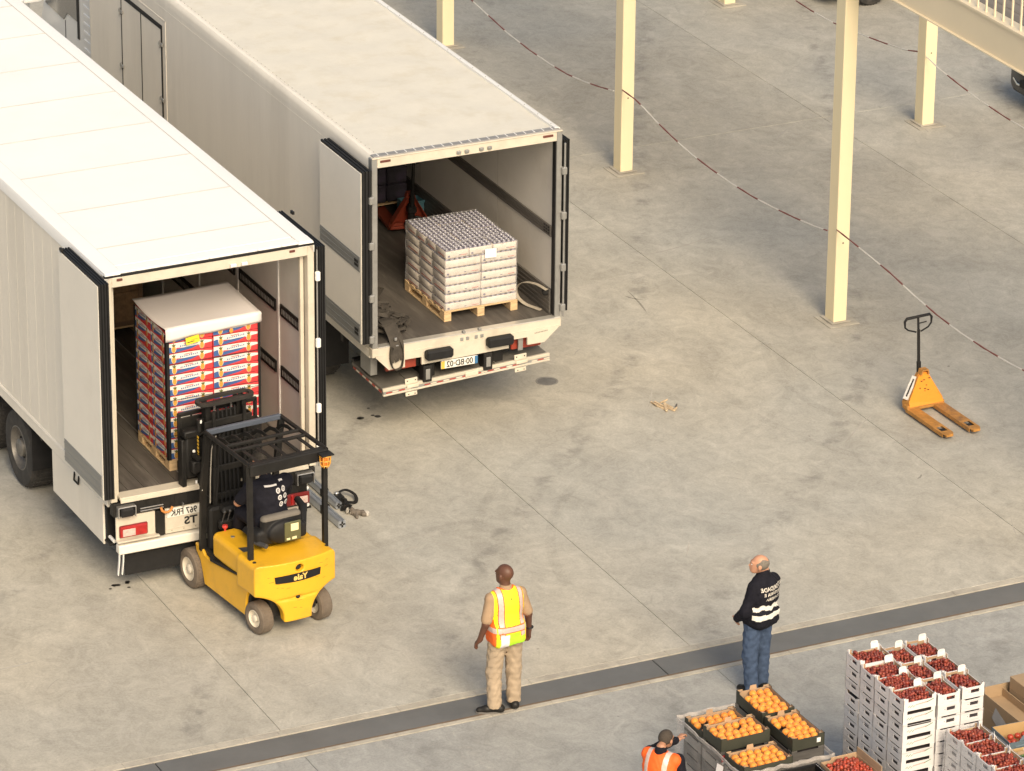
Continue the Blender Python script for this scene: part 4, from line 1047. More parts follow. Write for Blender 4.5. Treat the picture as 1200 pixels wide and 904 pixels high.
# dashboard, levers, steering
b = MB().m(BLKMET); b.box(-.42, .42, 1.12, 1.24, .55, 1.12, .03); b.box(-.30, .30, 1.02, 1.16, 1.05, 1.14, .03); b.box(-.36, -.05, .98, 1.06, .88, 1.0, .02); b.build('dashboard', FK)
sw = []
for k in range(20): a = 2*PI*k/20; sw.append((-.06+math.cos(a)*.15, .80+math.sin(a)*.13, 1.16+math.sin(a)*.06))
b = MB().m(BLACK); b.tube(sw, .013, 6, closed=True); b.cyl((-.06, .80, 1.15), (-.06, 1.08, 1.02), .025, n=8); b.build('steering_wheel', FK, 60)
MB().m(BLKMET).box(-.24, .24, 1.50, 1.52, .3, 2.0, .004).build('mast_plate', FK)
b = MB().m(GREYPL)
for k in range(4): x = -.33+k*.07; b.tube([(x, 1.0, .98), (x+.01, .95, 1.12)], .008, 6); b.ball((x+.01, .95, 1.13), .02, 8, 5)
b.build('lever', FK, 60)
b = MB().m(mat('red_knob', (.62, .06, .05), .4)); b.lathe([(.001, .035), (.03, .033), (.036, .018), (.03, .0), (.012, -.01), (.012, -.04)], (-.345, .90, .955), (0, 0, 1), 14); b.build('emergency_stop', FK, 50)
b = MB().m(mat('data_plate', (.30, .29, .22), .5, var=.25, scale=25)); b.box(-.40, -.27, 1.355, 1.362, .60, .70, .002); b.build('data_plate', FK)
MB().m(mat('worn_white', (.6, .58, .54), .5)).box(-.510, -.495, 1.15, 1.185, 1.36, 1.47, .004).build('reflector', FK)
# ================================================================ pallets
def pallet(lab, loc, wx, wy, rz=0, name='wooden_pallet'):
    """wx along local x, deck boards run along y's cross direction as on a stringer pallet"""
    t = thing(name, lab, 'pallet', loc, rz)
    bl = MB().m(WOOD).box(-.05, .05, -.07, .07, .0, .078, .004).mesh('block')
    tb = MB().m(WOOD).box(-wx/2, wx/2, -.05, .05, 0, .02, .003).mesh('board')
    bb = MB().m(WOOD).box(-.05, .05, -wy/2, wy/2, 0, .02, .003).mesh('board')
    for i in (-1, 0, 1):
        obj('board', bb, t, (i*(wx/2-.05), 0, .0)); obj('board', bb, t, (i*(wx/2-.05), 0, .1))
        for j in (-1, 0, 1): obj('block', bl, t, (i*(wx/2-.05), j*(wy/2-.07), .021))
    n = 7
    for k in range(n): obj('board', tb, t, (0, -wy/2+.05+k*(wy-.1)/(n-1), .1215))
    return t
def inA(x, y, z=0):                        # trailer coordinates to world
    a = .0084; return (-4.501+x*math.cos(a)-y*math.sin(a), -2.657+x*math.sin(a)+y*math.cos(a), z)
ORD = ['bottom', 'second', 'third', 'fourth', 'fifth', 'sixth', 'seventh', 'eighth', 'ninth', 'tenth', 'eleventh', 'twelfth', 'thirteenth']

# ---------------- pineapple boxes in the trailer
PB = (-.385, .785, .46, 1.46, 1.395)      # x0 x1 y0 y1 z0 in trailer coordinates
pallet('pale wooden pallet under the red white and blue fruit boxes in the trailer', inA(.20, .96, 1.2505), 1.16, 1.0, .0084)
CARD_R = mat('print_red', (.60, .045, .05), .55, var=.06, rnd=.08); CARD_B = mat('print_blue', (.045, .11, .30), .55, var=.06)
CARD_W = mat('print_white', (.74, .71, .65), .55, var=.03); CARD_P = mat('print_pineapple', (.60, .30, .055), .6, var=.25, scale=60)
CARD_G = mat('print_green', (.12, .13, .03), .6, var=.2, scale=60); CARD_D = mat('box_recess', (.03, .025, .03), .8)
def fruit_box(w, d, h):
    b = MB().m(CARD_R); b.box(-w/2, w/2, -d/2, d/2, 0, h-.008, .004)
    b.m(CARD_D); b.box(-w/2+.012, w/2-.012, -d/2+.012, d/2-.012, h-.010, h-.001)
    def face(P, L):
        e = [.0015]
        def poly(m_, pts, o): b.m(m_); b.add([P(x, z, o) for x, z in pts], [tuple(range(len(pts)))])
        H = h-.010
        # white flourish, blue swash, pineapples, script
        poly(CARD_W, [(-.5*L+.004, .60*H), (-.5*L+.004, .95*H), (-.2*L, .99*H), (.20*L, .95*H), (.485*L, .74*H), (.485*L, .56*H), (.2*L, .42*H), (-.1*L, .40*H)], .0012)
        poly(CARD_B, [(-.5*L+.003, .03*H), (-.5*L+.003, .60*H), (-.45*L, .66*H), (-.38*L, .58*H), (-.30*L, .34*H), (-.18*L, .40*H), (-.02*L, .44*H), (.22*L, .48*H), (.06*L, .22*H), (-.24*L, .03*H)], .002)
        poly(CARD_W, [(-.5*L+.004, .55*H), (-.5*L+.004, .98*H), (-.3*L, .95*H), (-.38*L, .7*H)], .0026)
        for cx in (-.34*L, .27*L):
            poly(CARD_W, [(cx+math.cos(t*PI/5)*.055*L, .46*H+math.sin(t*PI/5)*.46*H) for t in range(10)], .0026)
            poly(CARD_P, [(cx+math.cos(t*PI/5)*.045*L, .36*H+math.sin(t*PI/5)*.34*H) for t in range(10)], .0032)
            poly(CARD_G, [(cx-.025*L, .66*H), (cx-.05*L, .88*H), (cx-.015*L, .80*H), (cx, 1.0*H), (cx+.015*L, .80*H), (cx+.05*L, .88*H), (cx+.025*L, .66*H), (cx, .6*H)][::-1], .0038)
        for i in range(10):                     # script reads only as small strokes
            x = -.21*L+i*.040*L; poly(CARD_B, [(x, .52*H+.014*H*i), (x+.026*L, .52*H+.014*H*i), (x+.022*L, .66*H+.014*H*i+(.06*H if i % 3 == 0 else 0)), (x+.004*L, .66*H+.014*H*i)], .0032)
        poly(CARD_R, [(-.12*L, .76*H), (.06*L, .80*H), (.06*L, .87*H), (-.12*L, .82*H)], .0032)
    face(lambda x, z, o: (x, -d/2-o, z+.003), w)
    face(lambda x, z, o: (-w/2-o, -x, z+.003), d)
    # hand slots on the end
    return b.mesh('fruit_box')
bx, by, bh = (PB[1]-PB[0])/2, (PB[3]-PB[2])/2, .1345
fb = fruit_box(bx-.006, by-.006, bh)
random.seed(5)
for k in range(12):
    for i in range(2):
        for j in range(2):
            if i == 1 and j == 1 and k < 11: pass
            x = PB[0]+bx*(i+.5)+random.uniform(-.003, .003); y = PB[2]+by*(j+.5)+random.uniform(-.003, .003)
            o = obj('pineapple_box', fb, None, inA(x, y, PB[4]+k*bh), (0, 0, .0084+random.uniform(-.006, .006)))
            row = 'bottom' if k == 0 else ('topmost' if k == 11 else ORD[k]+' from bottom')
            col = {(0, 0): 'of the near left column in the trailer', (1, 0): 'of the near right column in the trailer', (0, 1): 'of the rear left column in the trailer', (1, 1): 'of the rear right column in the trailer'}[(i, j)]
            tag(o, 'pineapple box, %s %s' % (row, col), 'fruit box', 'pineapple boxes stacked in the trailer')
# corner posts and black straps
b = MB().m(BLACK)
x0, x1, y0, y1, z0, z1 = PB[0], PB[1], PB[2], PB[3], PB[4], PB[4]+12*bh
b.box(x0-.012, x0+.03, y0-.012, y0-.004, z0, z1-.03); b.box(x0-.012, x0-.004, y0-.012, y0+.04, z0, z1-.03); b.box(x1-.02, x1+.010, y0-.012, y0-.004, z0, z1)
b.box(x0-.010, x0-.004, y1-.03, y1+.01, z0, z1)
for z in (1.7, 2.15, 2.60): b.box(x0-.014, x1+.012, y0-.0135, y0-.0125, z, z+.006); b.box(x0-.0145, x0-.0135, y0-.01, y1+.01, z, z+.006)
o = b.build('corner_strapping', None, loc=(-4.501, -2.657, 0), rot=(0, 0, .0084)); tag(o, 'black corner posts and thin straps round the pineapple box pile', 'strapping')
# sagging white cover sheet with a front flap
COVER = mat('cover_sheet', (.74, .70, .69), .55, var=.02, scale=2)
b = MB().m(COVER); nx, ny = 16, 16; zt = z1+.062
def sheet(u, v):
    x = x0-.02+(x1-x0+.04)*u; y = y0-.03+(y1-y0+.05)*v
    sag = -.045*math.sin(PI*v)*math.exp(-3*u*u)-.012*math.sin(PI*u)*math.sin(PI*v)+.005*math.sin(5*u+3*v)
    return (x, y, zt+sag+(.02*u if v < .2 else .02*u))
vs = [sheet(i/nx, j/ny) for j in range(ny+1) for i in range(nx+1)]
b.add(vs, [(j*(nx+1)+i, j*(nx+1)+i+1, (j+1)*(nx+1)+i+1, (j+1)*(nx+1)+i) for j in range(ny) for i in range(nx)])
fl = []
for k in range(5):
    for i in range(nx+1):
        p = sheet(i/nx, 0); d = k/4; fl.append((p[0], p[1]-.006*math.sin(d*PI)-.004*math.sin(i*1.1)*d, p[2]-d*(.165-.045*(i/nx))-.004*math.sin(i*.9)*d))
b.add(fl, [(k*(nx+1)+i, (k+1)*(nx+1)+i, (k+1)*(nx+1)+i+1, k*(nx+1)+i+1) for k in range(4) for i in range(nx)])
o = b.build('cover_sheet', None, 50, loc=(-4.501, -2.657, 0), rot=(0, 0, .0084)); sm = o.modifiers.new('s', 'SOLIDIFY'); sm.thickness = .004
tag(o, 'pinkish white cover sheet with a front flap on top of the pineapple boxes', 'cover sheet')
lb = MB().m(mat('label_yellow', (.82, .62, .04), .5)); lb.box(-.085, .085, -.002, .0, -.045, .045); lb.m(INK); lb.box(-.07, .02, -.003, -.002, -.022, -.012); lb.box(-.02, .07, -.003, -.002, .0, .003)
lb.build('yellow_label', o, loc=(x0+.31, y0-.048, z1-.115), rot=(0, -.14, 0))
lb = MB().m(mat('label_orange', (.75, .28, .05), .5)); lb.ball((0, 0, 0), (.025, .004, .03), 10, 6); lb.build('orange_sticker', o, loc=(x0+.80, y0-.046, z1-.085))

# ---------------- OSB crate deep in the trailer
OSB = mat('chipboard', (.26, .165, .09), .8, var=.4, scale=16, bump=.3, bscale=30)
pallet('grey pallet under the brown chipboard box deep in the trailer', inA(.30, 5.1, 1.2505), 1.25, 1.1, .0084)
t = thing('chipboard_box', 'brown chipboard box deep inside the trailer behind the fruit boxes', 'box', inA(.30, 5.1, 1.394), .0084)
b = MB().m(OSB)
for z in (0, .46, .92):
    b.box(-.61, .61, -.53, .53, z, z+.45, .006)
b.build('board', t)
b = MB().m(mat('box_batten', (.20, .13, .08), .8, var=.2)); b.box(-.62, .62, -.54, -.53, .0, .06); b.box(.56, .62, -.54, -.53, .06, 1.37); b.build('batten', t)

# ---------------- trays of cans in the lorry
CANB = mat('tray_side', (.66, .60, .52), .55, var=.12, scale=9, rnd=.06); TRAYK = mat('tray_kraft', (.55, .42, .27), .7, var=.08, rnd=.08)
CANT = mat('can_top', (.40, .40, .42), .35, .5, var=.35, scale=30); CANBL = mat('can_blue', (.24, .23, .29), .35, .3, var=.4, scale=25)
FILM = mat('shrink_film', (.62, .62, .66), .12, var=.2, scale=9, alpha=.22, coat=.5)
PX, PY, PZ = .39, 1.03, 1.372
pal2 = pallet('pale wooden pallet under the trays of cans near the lorry tail', (PX, PY, PZ), 1.03, 1.22)
def can_tray(w, d, h, top=False, seed=0):
    rr = random.Random(seed); b = MB()
    th = .092
    b.m(CANB); b.box(-w/2, w/2, -d/2, -d/2+.006, 0, th, .001); b.box(-w/2, w/2, d/2-.006, d/2, 0, th, .001); b.box(-w/2, -w/2+.006, -d/2, d/2, 0, th, .001); b.box(w/2-.006, w/2, -d/2, d/2, 0, th, .001)
    b.m(TRAYK); b.box(-w/2, w/2, -d/2, d/2, -.002, .004)
    b.m(mat('tray_ink', (.10, .10, .16), .6)); b.box(-w/2+.03, -w/2+.06, -d/2-.001, -d/2, .012, .036); b.box(.02, .05, -d/2-.001, -d/2, .02, .03)
    b.m(mat('tray_ink_red', (.45, .08, .05), .6)); b.box(w/2-.12, w/2-.03, -d/2-.001, -d/2, .018, .026); b.box(-w/2-.001, -w/2, -d/2+.04, d/2-.06, .015, .03)
    nxx, nyy = int(w/.064), int(d/.064); r = .030
    for i in range(nxx):
        for j in range(nyy):
            if not top and 0 < i < nxx-1 and 0 < j < nyy-1: continue
            x = -w/2+w*(i+.5)/nxx; y = -d/2+d*(j+.5)/nyy
            b.m(CANBL); n = 8
            b.lathe([(r, .006), (r, h-.014), (r*.84, h-.003)], (x, y, 0), (0, 0, 1), n)
            b.m(CANT); b.lathe([(r*.84, h-.003), (r*.80, h-.001), (r*.74, h-.005), (0.001, h-.005)], (x, y, 0), (0, 0, 1), n)
    return b.mesh('can_tray', 50)
tw, td, th_ = 1.0/3, 1.2/4, .1165
tray_a = can_tray(.5-.008, .4-.008, th_); top_a = can_tray(1/3-.009, .3-.008, th_, True)
random.seed(11)
side = {0: 'left', 1: 'right'}; dep = {0: 'nearest the lorry tail', 1: 'in the middle', 2: 'at the far side'}
for k in range(6):
    for i in range(2):
        for j in range(3):
            o = obj('can_tray', tray_a, None, (PX-.5+.5*(i+.5)+random.uniform(-.005, .005), PY-.6+.4*(j+.5)+random.uniform(-.005, .005), PZ+.143+k*th_), (0, 0, random.uniform(-.012, .012)+(PI if (k+i) % 2 else 0)))
            tag(o, 'cream tray of cans in the lorry, %s layer, %s half, %s' % (ORD[k], side[i], dep[j]), 'can tray', 'lower trays of cans in the lorry')
dp4 = ['nearest the tail', 'second from the tail', 'third from the tail', 'farthest from the tail']
for i in range(3):
    for j in range(4):
        o = obj('can_tray', top_a, None, (PX-.5+tw*(i+.5)+random.uniform(-.004, .004), PY-.6+td*(j+.5), PZ+.143+6*th_+random.uniform(-.002, .010)), (random.uniform(-.012, .012), random.uniform(-.012, .012), random.uniform(-.015, .015)))
        tag(o, 'top-layer pack of silver-lidded cans on the lorry pallet, %s column, %s' % (['left', 'middle', 'right'][i], dp4[j]), 'can pack', 'top packs of cans in the lorry')
# wrinkled film round the pile
def film(name, x0, x1, y0, y1, z0, z1, label, material, seed=1, amp=.006, top=False, drop=None, parent=None, c='film'):
    rr = random.Random(seed); b = MB().m(material); per = []; N = 26
    def pt(t):
        s_ = t*4
        if s_ < 1: return (x0+(x1-x0)*s_, y0)
        if s_ < 2: return (x1, y0+(y1-y0)*(s_-1))
        if s_ < 3: return (x1-(x1-x0)*(s_-2), y1)
        return (x0, y1-(y1-y0)*(s_-3))
    K = 9; cx, cy = (x0+x1)/2, (y0+y1)/2
    for k in range(K+1):
        for i in range(4*N):
            x, y = pt(i/(4*N)); a = amp*(math.sin(i*.9+k*1.1)+math.sin(i*.37-k*1.7)+rr.uniform(-.8, .8)); d = math.hypot(x-cx, y-cy); x += (x-cx)/d*(a+amp*2); y += (y-cy)/d*(a+amp*2)
            zz = z0+(z1-z0)*k/K
            if drop and k == K: zz -= drop(x, y)
            per.append((x, y, zz+rr.uniform(-.01, .01)*(0 < k < K)))
    M_ = 4*N
    b.add(per, [(k*M_+i, k*M_+(i+1) % M_, (k+1)*M_+(i+1) % M_, (k+1)*M_+i) for k in range(K) for i in range(M_)])
    o = b.build(name, parent, 60); tag(o, label, c); return o
film('shrink_wrap', PX-.5, PX+.5, PY-.6, PY+.6, PZ+.15, PZ+.143+7*th_, 'clear wrinkled shrink film round the trays of cans in the lorry', FILM, 3, .0035)
b = MB().m(WHITEP).box(-.085, .075, -.004, .0, -.06, .06, .001); o = b.build('paper_label', None, loc=(PX+.13, PY-.622, PZ+.143+6.0*th_), rot=(-.1, .06, 0)); tag(o, 'blank white paper label on the near face of the can pile', 'label')
b = MB().m(FILM); b.tube(curve([(PX-.42, PY-.60, PZ+.93), (PX-.2, PY-.45, PZ+.985), (PX+.1, PY-.40, PZ+.99), (PX+.3, PY-.62, PZ+.94)]), 0, flat=(.03, .004)); tag(b.build('loose_film', None), 'loose twisted strip of film lying over the top cans', 'film')

# ---------------- dark wrapped goods and blue crate deep in the lorry
DGOOD = mat('dark_printed_goods', (.035, .032, .045), .6, var=.6, scale=6, dirt=(.12, .08, .16), dirt_amt=.8)
pallet('pallet under the dark wrapped packs deep in the lorry', (.50, 4.75, 1.372), 1.2, 1.0)
goods = []
for k in range(5):
    for i in range(4):
        o = obj('bottle_pack', MB().m(DGOOD).box(-.145, .145, -.48, .48, 0, .245, .02).mesh('bottle_pack') if not goods else goods[0].data, None, (.50-.45+i*.30, 4.75, 1.515+k*.25)); goods.append(o)
        tag(o, 'dark bottle pack on the deep lorry pallet, %s layer, %s from the left' % (ORD[k], ['first', 'second', 'third', 'fourth'][i]), 'bottle pack', 'dark bottle packs deep in the lorry')
rr = random.Random(4)
NECK = MB(); NECK.m(mat('clear_neck', (.26, .27, .28), .2, var=.4, scale=20, coat=.6))
for i in range(18):
    for j in range(14): NECK.lathe([(.03, 0), (.03, .06), (.012, .12), (.012, .15), (.001, .15)], (.0-.56+i*.066, -.44+j*.066, 0), (0, 0, 1), 6)
o = NECK.build('bottle_layer', None, 60, loc=(.50, 4.75, 2.765)); tag(o, 'clear wrapped bottles on top of the dark packs deep in the lorry', 'bottles', kind='stuff')
t = thing('blue_crate', 'small pale blue crate at the foot of the dark goods deep in the lorry', 'crate', (1.06, 4.08, 1.372))
BLC = mat('pale_blue_plastic', (.10, .24, .30), .45, var=.1)
b = MB().m(BLC); b.box(-.15, .15, -.11, -.10, 0, .22, .004); b.box(-.15, .15, .10, .11, 0, .22, .004); b.box(-.15, -.14, -.10, .10, 0, .22, .004); b.box(.14, .15, -.10, .10, 0, .22, .004); b.box(-.14, .14, -.1, .1, 0, .01); b.box(-.16, .16, -.12, -.11, .19, .225, .004)
b.build('crate_body', t); MB().m(mat('mint_logo', (.25, .50, .45), .5)).ball((.02, -.112, .10), (.05, .004, .05), 12, 6).build('round_mark', t)
b = MB().m(WHITEP).box(-.08, .08, -.003, 0, -.05, .05); b.m(INK)
for i in range(5): b.box(-.06+i*.025, -.045+i*.025, -.004, -.003, -.02, .03)
tag(b.build('paper_label', None, loc=(.98, 4.265, 2.45)), 'small white paper label on the dark goods deep in the lorry', 'label')

# ================================================================ hand pallet trucks
def pallet_truck(lab, loc, rz, col, worn, plate=True, L=.95, W=.26):
    t = thing('hand_pallet_truck', lab, 'pallet truck', loc, rz)
    # local: forks point along -Y, handle side at +Y
    for s_ in (-1, 1):
        x = s_*.20
        q = MB().m(worn); h = .085
        pts = [(-.08, 0.0), (.08, 0.0), (.08, -L+.10), (.055, -L), (-.055, -L), (-.08, -L+.10)]
        top = [(x+a, y_, h-(.02 if y_ <= -L+.0 else 0)) for a, y_ in pts]
        hx = .045; y1, y2 = -L+.13, -L+.27
        # top plate with a real opening for the load roller
        q.box(x-.08, x+.08, y2, 0.05, h-.006, h, .002); q.box(x-.08, x-hx, y1, y2, h-.006, h, .002); q.box(x+hx, x+.08, y1, y2, h-.006, h, .002)
        q.prism([(x-.08, y1), (x+.08, y1), (x+.08, -L+.06), (x+.05, -L), (x-.05, -L), (x-.08, -L+.06)], 'z', h-.008, h-.001)
        q.box(x-.08, x-.073, -L+.05, .05, .035, h-.004, .002); q.box(x+.073, x+.08, -L+.05, .05, .035, h-.004, .002)
        q.prism([(-L, .05), (-L, .078), (-L+.06, .082), (-L+.06, .04)], 'x', x-.05, x+.05)
        f = q.build('fork', t)
        q = MB().m(BLACK); q.cyl((x-.035, -L+.20, .042), (x+.035, -L+.20, .042), .041, n=14); q.box(x-hx, x+hx, y1+.01, y2-.01, .02, .05); q.build('load_roller', f, 40)
    # heel and battery-like triangular plate
    q = MB().m(worn); q.box(-.28, .28, .0, .10, .05, .13, .012); q.box(-.28, .28, .08, .14, .06, .10, .01); q.build('heel', t)
    q = MB().m(col)
    base = [(-.25, -.01, .11), (.25, -.01, .11), (.25, .02, .17), (.055, .10, .52), (-.055, .10, .52), (-.25, .02, .17)]
    back = [(a, y_+.035, z) for a, y_, z in base]
    n = 6; q.add(base+back, [tuple(range(n)), tuple(range(n, 2*n))[::-1]]+[(i, n+i, n+(i+1) % n, (i+1) % n) for i in range(n)])
    body = q.build('body_plate', t)
    q = MB().m(worn)
    q.tube([(-.055, .10, .50), (-.04, .10, .56), (.04, .10, .56), (.055, .10, .50)], 0, flat=(.09, .02)); q.build('top_lug', t)
    for s_ in (-1, 1):
        q = MB().m(worn); q.add([(s_*.25, .0, .10), (s_*.25, .02, .17), (s_*.055, .10, .52), (s_*.055, .19, .50), (s_*.27, .16, .14), (s_*.27, .14, .08)], [(0, 1, 2, 3, 4, 5), (5, 4, 3, 2, 1, 0)]); q.build('side_web', t)
    if plate:
        A, B_ = Vector((-.262, .06, .20)), Vector((-.085, .135, .46)); d = (B_-A); u = Vector((-.06, .055, .02))
        q = MB().m(WHITEP); q.add([A-u*.2+Vector((-.004, -.004, 0)), A+u*.65+Vector((-.004, -.004, 0)), B_+u*.65+Vector((-.004, -.004, 0)), B_-u*.2+Vector((-.004, -.004, 0))], [(0, 1, 2, 3), (3, 2, 1, 0)]); q.m(INK); q.add([A+d*.12+u*.12+Vector((-.006, -.006, 0)), A+d*.12+u*.35+Vector((-.006, -.006, 0)), A+d*.88+u*.35+Vector((-.006, -.006, 0)), A+d*.88+u*.12+Vector((-.006, -.006, 0))], [(0, 1, 2, 3), (3, 2, 1, 0)])
        q.build('name_strip', t)
        q = MB().m(INK); rr = random.Random(2)
        for k in range(9): x_, s2 = rr.uniform(-.12, .12), rr.uniform(.15, .8); y_, z_ = .02+.08*s2, .17+.35*s2; x_ *= (1-.6*s2); q.box(x_, x_+rr.uniform(.006, .03), y_-.018, y_-.004, z_, z_+.006)
        q.build('chipped_paint', t)
    q = MB().m(BLKMET); q.cyl((0, .17, .10), (0, .17, .42), .05, n=14); q.cyl((0, .17, .42), (0, .17, .50), .03, n=12); q.box(-.06, .06, .13, .24, .30, .40, .015); q.cyl((-.12, .2, .22), (-.05, .19, .24), .02, n=8); q.box(-.15, -.08, .20, .28, .21, .235, .006); q.build('pump', t, 40)
    hd = MB().m(BLKMET); hd.tube([(0, .21, .35), (0, .23, .62)], .030, 10); hd.tube([(0, .23, .60), (0.0, .27, 1.05)], .021, 10)
    hd.build('handle', t, 50)
    lp_ = [(-.035, .27, 1.02), (-.15, .28, 1.06), (-.195, .285, 1.10), (-.20, .29, 1.18), (-.17, .295, 1.215), (.17, .295, 1.225), (.20, .29, 1.19), (.195, .285, 1.11), (.15, .28, 1.06), (.035, .27, 1.02)]
    q = MB().m(BLACK); q.tube(lp_, [.011, .011, .012, .017, .02, .02, .017, .012, .011, .011], 8); q.tube([(0, .27, 1.02), (0, .295, 1.22)], .016, 8); q.tube([(.0, .28, 1.13), (.08, .28, 1.135), (.12, .28, 1.14)], .008, 6); q.build('grip_loop', t, 60)
    for s_ in (-1, 1):
        q = MB().m(BLACK); q.lathe([(.02, -.025), (.085, -.025), (.092, -.015), (.092, .015), (.085, .025), (.02, .025)], (s_*.06, .19, .092), (1, 0, 0), 20)
        q.m(mat('wheel_hub', (.35, .32, .27), .5)); q.lathe([(.02, -.027), (.05, -.027), (.05, .027), (.02, .027)], (s_*.06, .19, .092), (1, 0, 0), 14); q.build('steering_wheel', t, 40)
    return t
PJO = mat('pallet_truck_orange', (.78, .27, .018), .5, var=.06, scale=7, dirt=(.45, .15, .02), dirt_amt=.35); PJW = mat('worn_orange', (.42, .20, .045), .65, var=.3, scale=9, dirt=(.11, .075, .05), dirt_amt=.9)
PJR = mat('pallet_truck_red', (.24, .04, .018), .5, var=.1, scale=6)
pallet_truck('orange hand pallet truck with upright black handle standing alone on the yard at right', (5.66, -1.86, 0), R(1), PJO, PJW, L=.91)
pallet_truck('red hand pallet truck with black handle parked deep inside the lorry', (.80, 3.60, 1.372), R(172), PJR, PJR, plate=False)
# ================================================================ people
SKIN_D = mat('skin_dark', (.115, .050, .030), .5, var=.1, scale=8); SKIN_L = mat('skin_light', (.52, .27, .17), .5, var=.08, scale=9); SKIN_M = mat('skin_medium', (.40, .20, .12), .5, var=.1, scale=9)
def cloth(name, col, var=.08, sc=9): return mat(name, col, .85, var=var, scale=sc, bump=.25, bscale=120, spec=.2)
SHIRT_T = cloth('tan_shirt', (.37, .255, .16)); TROUS_T = cloth('tan_trousers', (.40, .315, .225)); SHOE_B = mat('black_shoe', (.015, .014, .013), .5, var=.3, spec=.3); SOLE = mat('grey_sole', (.16, .15, .14), .7)
VEST_Y = mat('vest_yellow', (.80, .86, .02), .7, var=.04, scale=6, emis=None); VEST_G = mat('vest_lime', (.46, .86, .03), .7, var=.05); VEST_O = mat('vest_orange', (.90, .15, .02), .7, var=.05); STRIP = mat('reflective_strip', (.56, .46, .42), .35, var=.12, scale=30); BADGE = mat('white_badge', (.80, .77, .78), .5, var=.03)
NAVY = cloth('navy_cloth', (.011, .011, .017), .25); JEAN = cloth('blue_denim', (.06, .09, .155), .22, 14); HAIRG = mat('grey_hair', (.17, .15, .125), .8, var=.3, scale=40); HAIRD = mat('dark_hair', (.03, .025, .02), .8, var=.35, scale=40)
def wr(F, amp, sx=1.0):
    """cloth wrinkles"""
    F.F += (amp*(np.sin(F.Z*52+9*np.sin(F.X*14+F.Y*7))*.6+np.sin(F.Z*27+F.X*31+5*np.sin(F.Y*23))*.5+np.sin(F.Z*90+F.Y*40+F.X*20)*.25)).astype(np.float32)
def hand(F, wrist, tip, thumb, curl, r=.0095, flat=None):
    """palm with four separate curled fingers and a thumb; wrist->tip direction, thumb = sideways direction"""
    w = Vector(wrist); d = (Vector(tip)-w).normalized(); s_ = Vector(thumb); s_ = (s_-d*s_.dot(d)).normalized(); n = d.cross(s_); c = Vector(curl).normalized()
    F.cap(w-d*.02, w+d*.03, .027, .026, .015)
    for k in (-1, 0, 1): F.cap(w+d*.01+s_*k*.014, w+d*.085+s_*k*.021, .017, .0145, .012)
    L_ = [.072, .080, .075, .060]
    for i in range(4):
        o = w+d*.088+s_*(.033-.0215*i); a = o+(d*.8+c*.35)*L_[i]*.42; b_ = a+(d*.35+c*.75)*L_[i]*.34; e = b_+(d*-.1+c*.9)*L_[i]*.26
        F.cap(o, a, r*1.08, r, .006); F.cap(a, b_, r, r*.92, .005); F.cap(b_, e, r*.92, r*.8, .005)
    t0 = w+s_*.022+d*.018; t1 = t0+(s_*.75+d*.65)*.040; t2 = t1+(s_*.15+d*.8+c*.5)*.032
    F.cap(t0, t1, .014, .0115, .012); F.cap(t1, t2, .0115, .009, .005)
def head(F, c, yaw, pitch=0, s_=1.0, jaw=1.0):
    """skull, jaw, nose, ears about centre c; yaw turns it to the left"""
    M = Matrix.Translation(c) @ Matrix.Rotation(yaw, 4, 'Z') @ Matrix.Rotation(pitch, 4, 'X'); e = M.to_euler()
    P = lambda x, y, z: tuple(M @ Vector((x*s_, y*s_, z*s_)))
    F.ell(P(0, -.012, .035), (.077*s_, .096*s_, .088*s_), .02, rot=e)
    F.ell(P(0, .025, -.02), (.062*s_, .075*s_, .085*s_), .03, rot=e)
    F.ell(P(0, .055, -.078), (.038*s_*jaw, .036*s_, .03*s_), .03, rot=e)
    F.ell(P(0, .085, .028), (.055*s_, .018*s_, .012*s_), .02, rot=e)
    F.cap(P(0, .090, .012), P(0, .108, -.022), .009*s_, .013*s_, .014); F.cap(P(0, .088, -.052), P(0, .094, -.052), .015*s_, .013*s_, .012)
    for q in (-1, 1):
        F.ell(P(q*.082, -.008, -.004), (.012*s_, .023*s_, .034*s_), .008, rot=e)
        F.ell(P(q*.030, .100, .010), (.018, .014, .012), .006, rot=e, sub=True)
    return P, e
def eyes(t, P, h_):
    b = MB().m(WHITEP)
    for q in (-1, 1): b.ball(P(q*.030, .082, .010), .0125, 8, 6)
    b.m(INK)
    for q in (-1, 1): b.ball(P(q*.030, .090, .010), .006, 6, 4)
    pieces(b, 'eye', t, 60) if False else tag(b.build('eyes', t, 60), kind='stuff')
def shoe(b_, ankle, toe, L=.27):
    F = b_; a = Vector(ankle); d = (Vector(toe)-a); d.z = 0; d.normalize()
    h = a-d*.065; h.z = .05; F.cap(h, a+Vector((0, 0, -.01)), .045, .047, .03)
    m = a+d*.09; m.z = .042; t_ = a+d*.175; t_.z = .030; F.cap(h, m, .044, .044, .03); F.cap(m, t_, .044, .036, .03)
    return h, m, t_
def sole_mesh(b, h, m, t_, d):
    d = d.normalized(); s_ = Vector((-d.y, d.x, 0)); pts = []
    for k in range(20):
        a = 2*PI*k/20; L0 = (t_-h).length/2+.042; w = .047; c = (h+t_)/2
        pts.append(c+d*math.cos(a)*L0+s_*math.sin(a)*w*(1+.12*math.cos(a)))
    b.prism([(p.x, p.y) for p in pts], 'z', .0, .022)

